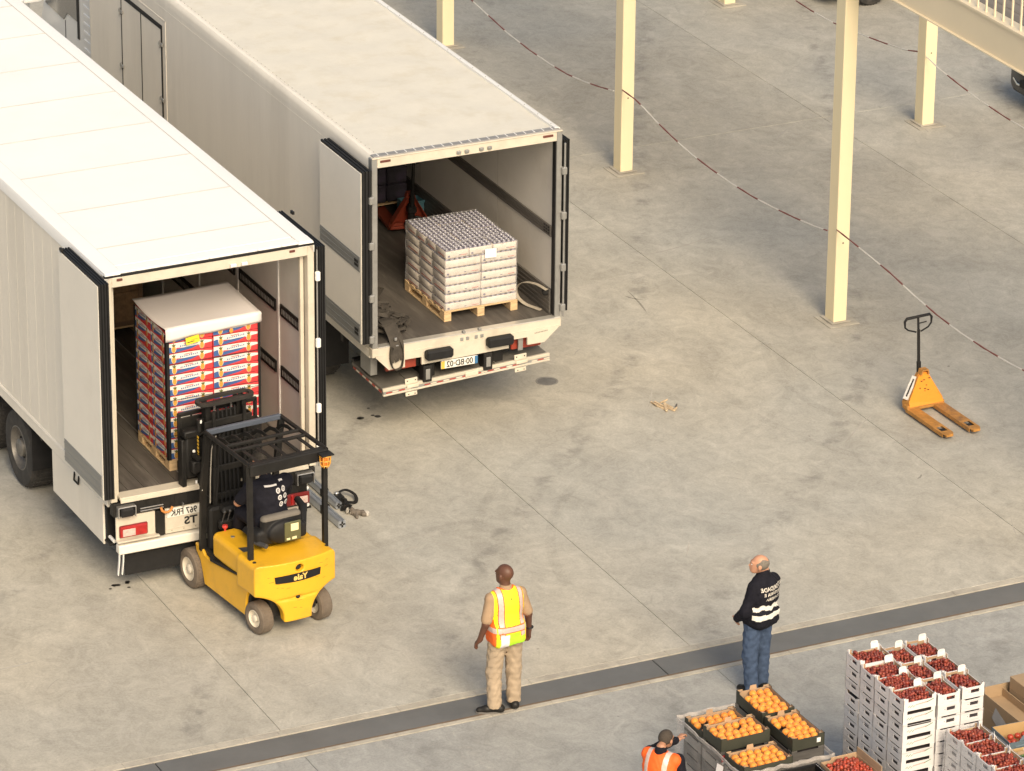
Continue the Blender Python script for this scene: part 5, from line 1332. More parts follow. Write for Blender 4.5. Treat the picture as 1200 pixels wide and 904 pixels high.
# ---- man in the yellow vest, seen from behind ------------------------------
def man_vest():
    t = thing('person', 'bald man seen from behind in yellow hi-vis vest and tan clothes, standing on the drain', 'person', (-2.865, -7.17, 0), R(3))
    aL, aR = Vector((-.135, -.01, .09)), Vector((.130, .03, .09)); kL, kR = Vector((-.125, .035, .50)), Vector((.125, .03, .50)); hL, hR = Vector((-.095, .0, .93)), Vector((.095, 0, .93))
    dL, dR = Vector((-.9, .45, 0)), Vector((.25, .97, 0))
    sh = lambda s_: Vector((s_*.185, .0, 1.43))
    eL, eR = Vector((-.275, -.05, 1.16)), Vector((.275, -.03, 1.16)); wL, wR = Vector((-.315, .02, .94)), Vector((.325, .04, .92))
    hc = Vector((.0, .035, 1.672))
    F = Field((-.56, -.32, .0), (.46, .34, 1.86), .0075)
    P, e = head(F, hc, R(22), R(2), 1.06)
    F.cap((0, .0, 1.47), (0, .02, 1.62), .062, .058, .03)
    F.ell((0, 0, 1.30), (.165, .105, .20), .05); F.ell((0, 0, 1.02), (.15, .105, .14), .05)
    for s_, el, w in ((-1, eL, wL), (1, eR, wR)):
        F.cap((0, 0, 1.45), sh(s_), .05, .06, .05); F.cap(sh(s_), el, .055, .044, .03); F.cap(el, w, .044, .029, .02)
    for k, a, h in ((kL, aL, hL), (kR, aR, hR)): F.cap(h, k, .08, .055, .04); F.cap(k, a, .053, .038, .02)
    hand(F, wL, wL+Vector((-.03, .06, -.08)), (.35, .9, 0), (.5, -.2, -.4)); hand(F, wR, wR+Vector((.0, .02, -.09)), (-.45, .9, 0), (-.5, .1, -.4))
    body = obj('body', F.mesh('body', [SKIN_D]), t); eyes(t, P, hc)
    F = Field((-.42, -.26, .98), (.40, .26, 1.58), .009)                # shirt
    F.ell((0, 0, 1.33), (.195, .125, .22), .05); F.ell((0, 0, 1.08), (.178, .13, .16), .05)
    for s_, el in ((-1, eL), (1, eR)):
        F.cap((s_*.05, 0, 1.455), sh(s_)+Vector((0, 0, .0)), .060, .066, .05); F.cap(sh(s_), sh(s_).lerp(el, .84), .066, .066, .03)
    F.cap((0, -.005, 1.46), (0, .0, 1.545), .073, .068, .02); wr(F, .0018)
    obj('shirt', F.mesh('shirt', [SHIRT_T]), t)
    F = Field((-.30, -.24, .06), (.30, .26, 1.12), .009)                # trousers
    F.ell((0, -.01, .98), (.182, .135, .14), .05); F.ell((-.085, -.04, .93), (.10, .10, .12), .04); F.ell((.085, -.04, .93), (.10, .10, .12), .04)
    for k, a, h in ((kL, aL, hL), (kR, aR, hR)): F.cap(h, k, .112, .088, .035); F.cap(k, a-Vector((0, 0, .02)), .088, .080, .03)
    F.clip(lambda X, Y, Z: .075-Z); wr(F, .0055)
    obj('trousers', F.mesh('trousers', [TROUS_T]), t)
    for a, d in ((aL, dL), (aR, dR)):
        F = Field(a+Vector((-.26, -.26, -.09)), a+Vector((.26, .32, .06)), .007); h, m, q = shoe(F, a, a+d); F.clip(lambda X, Y, Z: .012-Z)
        s_ = obj('shoe', F.mesh('shoe', [SHOE_B]), t); b = MB().m(SOLE); sole_mesh(b, h, m, q, d.normalized()); b.build('sole', s_)
    F = Field((-.34, -.28, .80), (.34, .28, 1.60), .006)                # vest
    F.ell((0, 0, 1.32), (.222, .148, .235), .05); F.ell((0, -.005, 1.10), (.212, .16, .20), .06)
    for s_ in (-1, 1): F.cap((s_*.05, 0, 1.465), (s_*.165, 0, 1.435), .070, .070, .05)
    F.box((-.212, -.165, .84), (.212, .14, 1.15), .09, .05)
    F.cap((0, .03, 1.60), (0, .03, 1.50), .082, .078, .01, sub=True)
    for s_ in (-1, 1): F.cap((s_*.305, .0, 1.38), (s_*.265, .0, 1.24), .085, .065, .02, sub=True)
    F.clip(lambda X, Y, Z: .865+.018*np.sin(X*16)-Z); wr(F, .0016)
    def reg(X, Y, Z):
        r = np.zeros(len(X)); back = Y < .07
        r = np.where((np.abs(X) > .185) & (Z < 1.20), 2, r)
        r = np.where(back & (X < .11) & (X > -.11) & (Z < 1.03) | (Z < 1.03) & (X > -.02) & (X < .17) & back, 1, r)
        for cx in (-.118, .142):
            r = np.where((np.abs(X-cx) < .038) & (Z > .98), 2, r); r = np.where((np.abs(X-cx) < .026) & (Z > .98), 3, r)
        r = np.where((np.abs(Z-1.08) < .043), 2, r); r = np.where((np.abs(Z-1.08) < .028), 3, r)
        r = np.where(back & (np.abs(X+.085) < .052) & (Z < 1.02), 4, r)
        r = np.where((np.sqrt(X*X+(Y-.03)**2) < .105) & (Z > 1.5), 2, r)
        r = np.where((X > .17) & (X < .182) | (X < -.17) & (X > -.182), np.where(Z > 1.15, r, 5), r)
        r = np.where((X-.0)**2+(Z-1.44)**2 < .0001, np.where(back, 6, r), r)
        return r
    obj('vest', F.mesh('vest', [VEST_Y, VEST_G, VEST_O, STRIP, BADGE, VEST_Y, INK], reg), t)
    b = MB().m(INK); b.tube([(wR.x-.0+math.cos(a*PI/8)*.036, wR.y-.012+math.sin(a*PI/8)*.036, wR.z+.035) for a in range(16)], .012, 6, closed=True); b.build('wristwatch', t, 60)
    t.scale = (.985,)*3
    return t
man_vest()

# ---- man in navy jacket and jeans ------------------------------------------
def man_navy():
    t = thing('person', 'balding grey-haired man in navy jacket with white bands and jeans, looking left', 'person', (-.09, -7.95, 0), R(22))
    aL, aR = Vector((-.105, .0, .09)), Vector((.10, .02, .09)); kL, kR = Vector((-.115, .03, .48)), Vector((.10, .03, .48)); hL, hR = Vector((-.09, .02, .88)), Vector((.09, .02, .88))
    lean = -.045
    sh = lambda s_: Vector((s_*.165, lean, 1.355))
    eL, eR = Vector((-.255, .00, 1.09)), Vector((.245, .02, 1.10)); wL, wR = Vector((-.215, .16, .93)), Vector((.21, .17, .93))
    hc = Vector((-.055, lean+.035, 1.60))
    F = Field((-.50, -.34, .0), (.46, .40, 1.80), .0075)
    P, e = head(F, hc, R(42), R(8), .96)
    F.cap((0, lean, 1.42), (0, lean+.01, 1.55), .06, .056, .03)
    F.ell((0, lean, 1.25), (.15, .10, .19), .05); F.ell((0, 0, .97), (.14, .10, .13), .05)
    for s_, el, w in ((-1, eL, wL), (1, eR, wR)):
        F.cap((0, lean, 1.37), sh(s_), .05, .055, .05); F.cap(sh(s_), el, .052, .042, .03); F.cap(el, w, .042, .029, .02)
    for k, a, h in ((kL, aL, hL), (kR, aR, hR)): F.cap(h, k, .075, .052, .04); F.cap(k, a, .05, .036, .02)
    hand(F, wL, wL+Vector((.05, .05, -.06)), (.2, .9, .3), (.5, -.2, -.3)); hand(F, wR, wR+Vector((.0, .06, -.06)), (-.3, .9, .3), (-.5, .1, -.3))
    body = obj('body', F.mesh('body', [SKIN_L]), t); eyes(t, P, hc)
    F = Field(hc-Vector((.16, .16, .16)), hc+Vector((.16, .16, .16)), .006)   # horseshoe of grey hair
    F.ell(P(0, -.016, .028), (.0805, .0995, .088), .01, rot=e)
    M = (Matrix.Translation(hc) @ Matrix.Rotation(R(42), 4, 'Z') @ Matrix.Rotation(R(8), 4, 'X')).inverted()
    def cl(X, Y, Z):
        lx, ly, lz = [M[i][0]*X+M[i][1]*Y+M[i][2]*Z+M[i][3] for i in range(3)]
        top = lz-(.060-.9*np.clip(ly, -.02, .2)*1.0+.012*np.sin(lx*90)); front = ly-.035; low = -.062-lz
        return np.maximum(np.maximum(top, front), low)
    F.clip(cl); obj('hair', F.mesh('hair', [HAIRG]), t)
    F = Field((-.42, -.30, .78), (.42, .34, 1.56), .008)                 # jacket
    F.ell((-.01, lean, 1.27), (.215, .15, .22), .05); F.ell((-.01, lean*.4, 1.03), (.215, .165, .21), .06); F.box((-.20, -.175, .845), (.19, .14, 1.1), .09, .05)
    for s_, el, w in ((-1, eL, wL), (1, eR, wR)):
        F.cap((s_*.05, lean, 1.405), sh(s_), .068, .072, .05); F.cap(sh(s_), el, .072, .062, .03); F.cap(el, el.lerp(w, .88), .064, .048, .03)
    F.cap((0, lean+.005, 1.40), (0, lean+.015, 1.50), .078, .074, .02); F.clip(lambda X, Y, Z: .845+.03*Y-Z); wr(F, .0045)
    BODYX = lambda X: np.abs(X) < .22
    def reg(X, Y, Z):
        w1 = .012*np.sin(X*38)+.006*np.sin(X*80); r = np.zeros(len(X)); bk = (Y < .02) & BODYX(X)
        r = np.where(bk & (np.abs(Z-1.125-w1) < .027), 1, r); r = np.where(bk & (np.abs(Z-1.02-.3*w1) < .030), 1, r)
        return r
    jk = obj('jacket', F.mesh('jacket', [NAVY, mat('band_white', (.80, .77, .70), .45, var=.04)], reg), t)
    PR = mat('print_cream', (.66, .62, .55), .6)
    from mathutils.bvhtree import BVHTree
    me = jk.data; bvh = BVHTree.FromPolygons([v.co for v in me.vertices], [tuple(p.vertices) for p in me.polygons])
    for k, (tx, sz) in enumerate((('AUTORIDADE', .062), ('TRIBUTÁRIA E', .052), ('ADUANEIRA', .050))):
        tm = text_mesh(tx, sz, True, 0, .0012, .95); tm.materials.clear(); tm.materials.append(PR)
        for v in tm.vertices:                                            # lay the print on the cloth
            x, z = v.co.x+.02, v.co.y+1.300-k*.060+.055; hit = bvh.ray_cast(Vector((x, -1, z)), Vector((0, 1, 0)))
            y = hit[0].y-.004 if hit[0] else -.15
            v.co = (x, y, z)
        obj('lettering', tm, jk)
    F = Field((-.28, -.24, .05), (.28, .26, 1.02), .009)                 # jeans
    F.ell((0, -.005, .92), (.165, .125, .12), .05)
    for k, a, h in ((kL, aL, hL), (kR, aR, hR)): F.cap(h, k, .108, .086, .02); F.cap(k, a-Vector((0, 0, .02)), .086, .074, .02)
    F.clip(lambda X, Y, Z: .06-Z); wr(F, .0055); obj('jeans', F.mesh('jeans', [JEAN]), t)
    for a, d in ((aL, Vector((.05, .99, 0))), (aR, Vector((.4, .9, 0)))):
        F = Field(a+Vector((-.26, -.26, -.09)), a+Vector((.26, .32, .06)), .007); h, m, q = shoe(F, a, a+d); F.clip(lambda X, Y, Z: .012-Z)
        s_ = obj('shoe', F.mesh('shoe', [SHOE_B]), t); b = MB().m(SOLE); sole_mesh(b, h, m, q, d.normalized()); b.build('sole', s_)
    b = MB().m(WHITEP); b.box(-.045, .06, -.03, .03, -.001, .001); o = b.build('paper', None, loc=(.085, -7.74, .90), rot=(.3, .35, .3)); tag(o, 'folded white paper held by the man in the navy jacket', 'paper')
    return t
man_navy()

# ---- man in the orange vest at the bottom edge -----------------------------
def man_orange():
    t = thing('person', 'dark-haired man in orange vest and navy sleeves reaching to the peach boxes', 'person', (-2.94, -11.04, 0), R(-55))
    hc = Vector((0, .15, 1.575)); sh = lambda s_: Vector((s_*.185, .10, 1.38))
    eL, eR = Vector((-.22, .42, 1.30)), Vector((.26, .10, 1.10)); wL, wR = Vector((-.15, .73, 1.27)), Vector((.22, .24, .90))
    F = Field((-.46, -.32, .0), (.44, .95, 1.78), .0085)
    P, e = head(F, hc, R(-8), R(-6), .96)
    F.cap((0, .0, 1.42), (0, .03, 1.53), .062, .058, .03); F.ell((0, 0, 1.25), (.16, .10, .20), .05); F.ell((0, 0, .97), (.15, .10, .14), .05)
    for s_, el, w in ((-1, eL, wL), (1, eR, wR)): F.cap((0, 0, 1.38), sh(s_), .05, .055, .05); F.cap(sh(s_), el, .052, .042, .03); F.cap(el, w, .042, .03, .02)
    for s_ in (-1, 1): F.cap((s_*.09, 0, .9), (s_*.10, .03, .48), .08, .055, .04); F.cap((s_*.10, .03, .48), (s_*.10, 0, .09), .053, .038, .02)
    hand(F, wL, wL+Vector((.02, .08, .035)), (.9, .0, .3), (.1, .2, -.6)); hand(F, wR, wR+Vector((-.02, .08, 0)), (-.6, 0, .8), (-.2, .2, -.6))
    obj('body', F.mesh('body', [SKIN_M]), t); eyes(t, P, hc)
    F = Field(hc-Vector((.16, .16, .16)), hc+Vector((.16, .16, .16)), .006); F.ell(P(0, -.014, .033), (.081, .100, .093), .01, rot=e)
    F.clip(lambda X, Y, Z: np.maximum(-.075-(Z-hc.z)+.0*X, (Y-hc.y)-.045+.9*np.clip(-(Z-hc.z)+.07, 0, 1))); wrk = obj('hair', F.mesh('hair', [mat('cropped_hair', (.055, .043, .033), .85, var=.3, scale=60)]), t)
    b = MB().m(INK)
    b.tube([P(-.084, .0, .012), P(-.080, .08, .012), P(-.03, .105, .012), P(.03, .105, .012), P(.080, .08, .012), P(.084, .0, .012)], .004, 5); b.build('glasses', t, 60)
    F = Field((-.42, -.30, .85), (.42, .80, 1.56), .009)
    F.ell((0, 0, 1.27), (.19, .125, .21), .05); F.ell((0, 0, 1.02), (.18, .13, .15), .05)
    for s_, el, w in ((-1, eL, wL), (1, eR, wR)): F.cap((s_*.05, 0, 1.405), sh(s_), .066, .075, .05); F.cap(sh(s_), el, .073, .060, .03); F.cap(el, el.lerp(w, .92), .060, .044, .03)
    F.cap((0, .0, 1.40), (0, .02, 1.50), .076, .070, .02); wr(F, .003); obj('pullover', F.mesh('pullover', [NAVY]), t)
    F = Field((-.34, -.28, .86), (.34, .28, 1.50), .008); F.ell((0, 0, 1.27), (.212, .148, .225), .05); F.ell((0, 0, 1.04), (.205, .155, .19), .06); F.box((-.2, -.15, .90), (.2, .14, 1.1), .09, .05)
    for s_ in (-1, 1): F.cap((s_*.05, .03, 1.415), (s_*.17, .04, 1.40), .074, .080, .05); F.cap((s_*.335, .08, 1.34), (s_*.27, .04, 1.18), .10, .075, .02, sub=True)
    F.cap((0, .14, 1.60), (0, .13, 1.44), .10, .095, .01, sub=True); F.clip(lambda X, Y, Z: .9-Z); wr(F, .0025)
    def reg(X, Y, Z):
        r = np.zeros(len(X)); r = np.where((np.abs(np.abs(X)-.115) < .028) & (Z > 1.08), 1, r); r = np.where(np.abs(Z-1.10) < .028, 1, r); return r
    obj('vest', F.mesh('vest', [mat('vest_bright_orange', (.92, .13, .015), .7, var=.05), STRIP], reg), t)
    F = Field((-.28, -.24, .05), (.28, .26, 1.02), .011); F.ell((0, 0, .93), (.17, .125, .12), .05)
    for s_ in (-1, 1): F.cap((s_*.09, 0, .9), (s_*.10, .03, .48), .105, .082, .02); F.cap((s_*.10, .03, .48), (s_*.10, 0, .08), .082, .075, .02)
    F.clip(lambda X, Y, Z: .06-Z); obj('trousers', F.mesh('trousers', [NAVY]), t)
    for s_ in (-1, 1):
        a = Vector((s_*.10, 0, .09)); F = Field(a+Vector((-.16, -.16, -.09)), a+Vector((.16, .28, .06)), .008); h, m, q = shoe(F, a, a+Vector((s_*.1, 1, 0))); F.clip(lambda X, Y, Z: .0-Z); obj('shoe', F.mesh('shoe', [SHOE_B]), t)
    t.scale = (.9, .9, .9)
man_orange()

# ---- forklift driver ---------------------------------------------------------
def driver():
    t = thing('person', 'forklift driver in navy T-shirt with white ring print, seated under the black guard', 'person', (-4.22, -4.2, 0), R(5.5))
    sx, sy, sz = .0, .40, 1.0
    hc = Vector((-.03, .58, 1.735)); S = lambda s_: Vector((s_*.20, .45, 1.50))
    eL, eR = Vector((-.27, .62, 1.28)), Vector((.27, .60, 1.28)); wL, wR = Vector((-.16, .80, 1.22)), Vector((.22, .84, 1.14))
    F = Field((-.42, .12, .50), (.42, 1.15, 1.95), .0085)
    P, e = head(F, hc, R(10), R(-12), .97)
    F.cap((0, .49, 1.52), (-.01, .56, 1.66), .062, .058, .03); F.ell((0, .42, 1.30), (.16, .11, .22), .05); F.ell((0, .36, 1.08), (.16, .13, .13), .05)
    for s_, el, w in ((-1, eL, wL), (1, eR, wR)): F.cap((0, .47, 1.48), S(s_), .05, .055, .05); F.cap(S(s_), el, .052, .042, .03); F.cap(el, w, .042, .03, .02)
    for s_ in (-1, 1): F.cap((s_*.09, .38, 1.05), (s_*.14, .80, 1.06), .08, .06, .03); F.cap((s_*.14, .80, 1.06), (s_*.13, .98, .66), .056, .042, .02); F.cap((s_*.13, .98, .60), (s_*.13, 1.10, .585), .04, .035, .03)
    hand(F, wL, wL+Vector((.03, .08, -.01)), (.9, 0, .3), (0, .1, -.8)); hand(F, wR, wR+Vector((-.04, .08, -.01)), (-.9, 0, .3), (0, .1, -.8))
    obj('body', F.mesh('body', [SKIN_M]), t); eyes(t, P, hc)
    F = Field(hc-Vector((.16, .16, .16)), hc+Vector((.16, .16, .16)), .007); F.ell(P(0, -.014, .033), (.084, .103, .096), .01, rot=e)
    F.clip(lambda X, Y, Z: np.maximum(-.065-(Z-hc.z)+.0*X, (Y-hc.y)-.06)); obj('hair', F.mesh('hair', [HAIRD]), t)
    F = Field((-.38, .14, .96), (.38, .80, 1.62), .009)
    F.ell((0, .43, 1.34), (.20, .15, .23), .05); F.ell((0, .37, 1.12), (.20, .165, .16), .06)
    for s_, el in ((-1, eL), (1, eR)): F.cap((s_*.05, .48, 1.50), S(s_), .066, .078, .05); F.cap(S(s_), S(s_).lerp(el, .75), .078, .07, .03)
    F.cap((0, .49, 1.50), (0, .51, 1.565), .072, .066, .02); wr(F, .003)
    sh = obj('t_shirt', F.mesh('t_shirt', [NAVY]), t)
    from mathutils.bvhtree import BVHTree
    me = sh.data; bvh = BVHTree.FromPolygons([v.co for v in me.vertices], [tuple(p.vertices) for p in me.polygons])
    pm = MB().m(mat('print_white_ink', (.60, .58, .57), .6))
    def on(x, z, o=.004):
        h = bvh.ray_cast(Vector((x, -1, z)), Vector((0, 1, 0))); return (x, (h[0].y if h[0] else .3)-o, z)
    for i in range(2):
        for j in range(3):
            cx, cz = .045+.072*i+.012*j, 1.465-.076*j
            n = 14; vs = [on(cx+math.cos(2*PI*k/n)*.027, cz+math.sin(2*PI*k/n)*.029) for k in range(n)]+[on(cx+math.cos(2*PI*k/n)*.014, cz+math.sin(2*PI*k/n)*.015) for k in range(n)]
            pm.add(vs, [(k, (k+1) % n, n+(k+1) % n, n+k) for k in range(n)]); pm.add([on(cx+a, cz+b_, .005) for a, b_ in ((-.006, -.008), (.006, -.008), (.006, .008), (-.006, .008))], [(0, 1, 2, 3)])
    for x0, x1, z in ((-.09, .045, 1.525), (.09, .135, 1.545)):
        n = 6; vs = [on(x0+(x1-x0)*k/n, z-.008) for k in range(n+1)]+[on(x0+(x1-x0)*k/n, z+.008) for k in range(n+1)]; pm.add(vs, [(k, k+1, n+2+k, n+1+k) for k in range(n)])
    pm.build('ring_print', sh)
    F = Field((-.32, .18, .58), (.32, 1.05, 1.22), .011); F.ell((0, .37, 1.06), (.185, .15, .12), .05)
    for s_ in (-1, 1): F.cap((s_*.09, .38, 1.06), (s_*.14, .80, 1.07), .10, .08, .03); F.cap((s_*.14, .80, 1.07), (s_*.13, .97, .66), .08, .06, .02)
    obj('trousers', F.mesh('trousers', [NAVY]), t)
    t.scale = (1.12, 1.04, 1.07)
driver()
# ================================================================ fruit on the apron
WCARD = mat('white_card', (.68, .665, .67), .55, var=.04, scale=5, rnd=.05, dirt=(.5, .48, .46), dirt_amt=.4); GLINE = mat('crate_grey_print', (.50, .49, .50), .6, var=.1)
LEAFP = mat('crate_green_print', (.12, .24, .13), .6); REDP = mat('crate_red_print', (.50, .20, .17), .6)
BERRY = mat('strawberry_red', (.26, .045, .028), .42, var=.5, scale=30, dirt=(.42, .13, .05), dirt_amt=.6); BERRY2 = mat('strawberry_dark', (.15, .022, .016), .4, var=.4, scale=30)
def wall(b, P, L, H, notch=None, hole=None, t=.006, inner=None, outer=None):
    """one crate wall: P(s, z, o) with s along it, o into the crate; notch=(s0,s1,drop) lowers the top edge; hole=(s0,s1,z0,z1)"""
    cols = sorted({0, L}|({notch[0], notch[1]} if notch else set())|({hole[0], hole[1]} if hole else set()))
    for a, c in zip(cols, cols[1:]):
        m_ = (a+c)/2; top = H-(notch[2] if notch and notch[0] < m_ < notch[1] else 0)
        spans = [(0, hole[2]), (hole[3], top)] if hole and hole[0] < m_ < hole[1] else [(0, top)]
        for z0, z1 in spans:
            p = [P(a, z0, 0), P(c, z0, 0), P(c, z1, 0), P(a, z1, 0), P(a, z0, t), P(c, z0, t), P(c, z1, t), P(a, z1, t)]
            b.m(outer); b.add(p, [(0, 1, 2, 3), (3, 2, 6, 7), (0, 3, 7, 4), (1, 5, 6, 2)]); b.m(inner); b.add(p, [(4, 7, 6, 5)])
def crate_mesh(w, d, h, full=True):
    """long side w along x; printed long walls with a dipped top edge, short walls with a hand hole"""
    b = MB(); e = .004
    Pf = lambda s, z, o: (-w/2+s, -d/2+o, z); Pb = lambda s, z, o: (w/2-s, d/2-o, z); Pl = lambda s, z, o: (-w/2+o, d/2-s, z); Pr = lambda s, z, o: (w/2-o, -d/2+s, z)
    lo = .042
    wall(b, Pf, w, h, (.055, w-.055, lo), None, inner=KRAFT, outer=WCARD); wall(b, Pb, w, h, (.055, w-.055, lo), None, inner=KRAFT, outer=WCARD)
    ho = (d*.40, d*.40+.10, h*.40, h*.40+.040)
    wall(b, Pl, d, h-.006, (.05, d-.05, .012), ho, inner=KRAFT, outer=WCARD); wall(b, Pr, d, h-.006, (.05, d-.05, .012), ho, inner=KRAFT, outer=WCARD)
    b.m(KRAFT); b.box(-w/2+.006, w/2-.006, -d/2+.006, d/2-.006, .0, .005)
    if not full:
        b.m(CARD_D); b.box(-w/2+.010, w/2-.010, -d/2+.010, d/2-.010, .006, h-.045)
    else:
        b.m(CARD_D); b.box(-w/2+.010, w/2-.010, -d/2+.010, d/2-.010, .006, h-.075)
    # corner posts
    b.m(WCARD)
    for sx in (-1, 1):
        for sy in (-1, 1):
            b.box(sx*(w/2-.007), sx*(w/2-.03), sy*(d/2-.007), sy*(d/2-.011), 0, h+.008); b.box(sx*(w/2-.007), sx*(w/2-.011), sy*(d/2-.011), sy*(d/2-.03), 0, h+.008)
    # print: sprigs of leaves and a wavy band on the long walls, thin grey rules on the short ones
    for s_, P in ((1, Pf), (1, Pb)):
        zc = h*.40
        b.m(LEAFP)
        for k in range(7):
            s0 = .05+.012*k; z0 = zc-.012+.010*math.sin(k*2.1); b.add([P(s0, z0, -.001), P(s0+.018, z0+.004, -.001), P(s0+.012, z0+.013, -.001)], [(0, 1, 2)])
            s0 = w-.125+.012*k; z0 = zc+.002+.004*k; b.add([P(s0, z0, -.001), P(s0+.022, z0+.006, -.001), P(s0+.012, z0+.016, -.001)], [(0, 1, 2)])
        b.m(REDP)
        for k in range(12):
            s0 = .145+.0125*k; z0 = zc-.004+.001*k; b.add([P(s0, z0, -.001), P(s0+.007, z0, -.001), P(s0+.007, z0+.012+.004*(k % 3 == 0), -.001), P(s0, z0+.012, -.001)], [(0, 1, 2, 3)])
    for P in (Pl, Pr):
        b.m(GLINE)
        for s0, s1, z0 in ((.03, d*.36, h*.68), (d*.42, d*.80, h*.74), (.05, d*.3, h*.22), (d*.5, d*.86, h*.20), (d*.72, d*.86, h*.52)): b.add([P(s0, z0, -.001), P(s1, z0, -.001), P(s1, z0+.004, -.001), P(s0, z0+.004, -.001)], [(0, 1, 2, 3)])
        b.m(INK); b.add([P(d*.30, h*.50, -.001), P(d*.33, h*.50, -.001), P(d*.33, h*.56, -.001), P(d*.30, h*.56, -.001)], [(0, 1, 2, 3)])
    return b.mesh('fruit_crate')
CH = .1425
crate_low = crate_mesh(.394, .294, CH, False); crate_top = crate_mesh(.394, .294, CH, True); crate_low2 = crate_mesh(.394, .276, CH, False); crate_top2 = crate_mesh(.394, .276, CH, True)
def tongue_mesh():
    b = MB().m(WHITEP); pts = [(-.045, 0), (-.045, .060), (-.035, .076), (-.012, .082), (.012, .082), (.035, .076), (.045, .060), (.045, 0)]
    b.prism(pts, 'y', -.002, .002); b.m(GLINE)
    for k in range(3): b.box(-.025, .025, -.003, -.002, .055+k*.012, .059+k*.012)
    return b.mesh('label_tab')
TAB = tongue_mesh()
def berries(name, w, d, z, seed, mats_=(None,), r=.0195, label='', cat='strawberries', loc=(0, 0, 0), rz=0, heap=.018, leafy=0):
    rr = random.Random(seed); b = MB(); pts = []
    ys = np.arange(-d/2+r, d/2-r*.5, r*1.75)
    for j, y in enumerate(ys):
        for x in np.arange(-w/2+r*(1+(j % 2)*.8), w/2-r*.6, r*1.8):
            px, py = x+rr.uniform(-.006, .006), y+rr.uniform(-.006, .006); pts.append((px, py, z+heap*(1-(2*px/w)**2)*(1-(2*py/d)**2)+rr.uniform(-.008, .008)))
    for i in range(int(len(pts)*.35)): px, py, pz = pts[rr.randrange(len(pts))]; pts.append((px+rr.uniform(-.01, .01), py+rr.uniform(-.01, .01), pz+rr.uniform(.010, .020)))
    for px, py, pz in pts:
        b.m(mats_[rr.randrange(len(mats_))]); s_ = rr.uniform(.65, 1.25)*r
        if leafy: a = rr.uniform(0, PI); b.at(Matrix.Translation((px, py, pz)) @ Matrix.Rotation(a, 4, 'Z') @ Matrix.Rotation(rr.uniform(-.3, .3), 4, 'Y')); b.ball((0, 0, 0), (s_*leafy, s_*.8, s_*.8), 6, 4); b.at()
        else: b.ball((px, py, pz), (s_, s_*rr.uniform(.85, 1.1), s_*rr.uniform(.8, 1.05)), 7, 5)
    o = b.build(name, None, 60, loc, (0, 0, rz)); tag(o, label, cat, kind='stuff'); return o
def add_tab(cr, x, y, z, rx=0, rz=0): obj('label_tab', TAB, cr, (x, y, z), (rx, 0, rz))

# ---- tall stack: four crates deep at its left column, three deep in the two right ones
ZB = .145
pallet('wooden pallet under the tall stack of white strawberry crates', (-.11, -11.33, 0), .95, 1.22)
NT = 12; TOPZ = ZB+NT*CH
names = ['front', 'second', 'third', 'rear']
random.seed(21)
def crate(lab, top, loc, rz, mesh_l, mesh_t, grp):
    o = obj('fruit_crate', mesh_t if top else mesh_l, None, loc, (0, 0, rz)); tag(o, lab, 'crate', grp); return o
lv = lambda k, n: 'topmost' if k == n-1 else ('lowest' if k == 0 else ORD[k]+' from bottom')
for q in range(4):
    y = -11.80+q*.303; x = -.395
    for k in range(NT):
        top = k == NT-1
        c_ = crate('white strawberry crate, %s, %s of left column in the tall stack' % (lv(k, NT), names[q]), top, (x+random.uniform(-.004, .004), y+random.uniform(-.003, .003), ZB+k*CH+(.028 if q == 3 and k >= 9 else 0)), random.uniform(-.016, .016), crate_low, crate_top, 'white crates of the tall stack')
        if top: add_tab(c_, .13, .135, CH-.03, -.15)
    berries('strawberries', .37, .27, TOPZ-.062+(.02 if q == 3 else 0), 40+q, (BERRY, BERRY, BERRY2), label='heap of strawberries in the %s top crate of the tall stack, left column' % names[q], loc=(x, y, 0))
for col, x in ((0, -.048), (1, .236)):
    for q in range(3):
        y = -11.755+q*.402
        for k in range(NT):
            top = k == NT-1
            if q == 1 and not top: continue
            if q == 2 and not top and (col == 0): continue
            c_ = crate('white crate turned endways, %s, %s of %s column in the tall stack' % (lv(k, NT), ['front', 'middle', 'rear'][q], ['centre', 'right'][col]), top, (x+random.uniform(-.004, .004), y, ZB+k*CH-.02*(top and col == 0)), -PI/2+random.uniform(-.016, .016), crate_low2, crate_top2, 'white crates of the tall stack')
            if top: add_tab(c_, -.185, .08, CH-.03, 0, PI/2)
        if q == 1:   # one plain core block of card below keeps the top crate up
            pass
        berries('strawberries', .25, .37, TOPZ-.064-.02*(col == 0), 60+col*5+q, (BERRY, BERRY, BERRY2), label='heap of strawberries in the %s top crate of the tall stack, %s column' % (['front', 'middle', 'rear'][q], ['centre', 'right'][col]), loc=(x, y, 0))
for col, x in ((0, -.048), (1, .236)):      # the middle crates of these columns, only their sides touch the others
    for k in range(NT-1):
        crate('white crate turned endways, %s, middle of %s column in the tall stack' % (lv(k, NT), ['centre', 'right'][col]), False, (x, -11.755+.402, ZB+k*CH), -PI/2, crate_low2, crate_top2, 'white crates of the tall stack')
        if col == 0: crate('white crate turned endways, %s, rear of centre column in the tall stack' % lv(k, NT), False, (x, -11.755+.804, ZB+k*CH), -PI/2, crate_low2, crate_top2, 'white crates of the tall stack')
# strapping lines
b = MB().m(GLINE)
for z in (TOPZ-.30, TOPZ-.62, TOPZ-.95): b.box(-.605, -.6045, -11.96, -10.73, z, z+.006); b.box(-.605, .375, -11.966, -11.9655, z, z+.005)
tag(b.build('strapping'), 'thin grey straps round the tall stack of white crates', 'strapping')

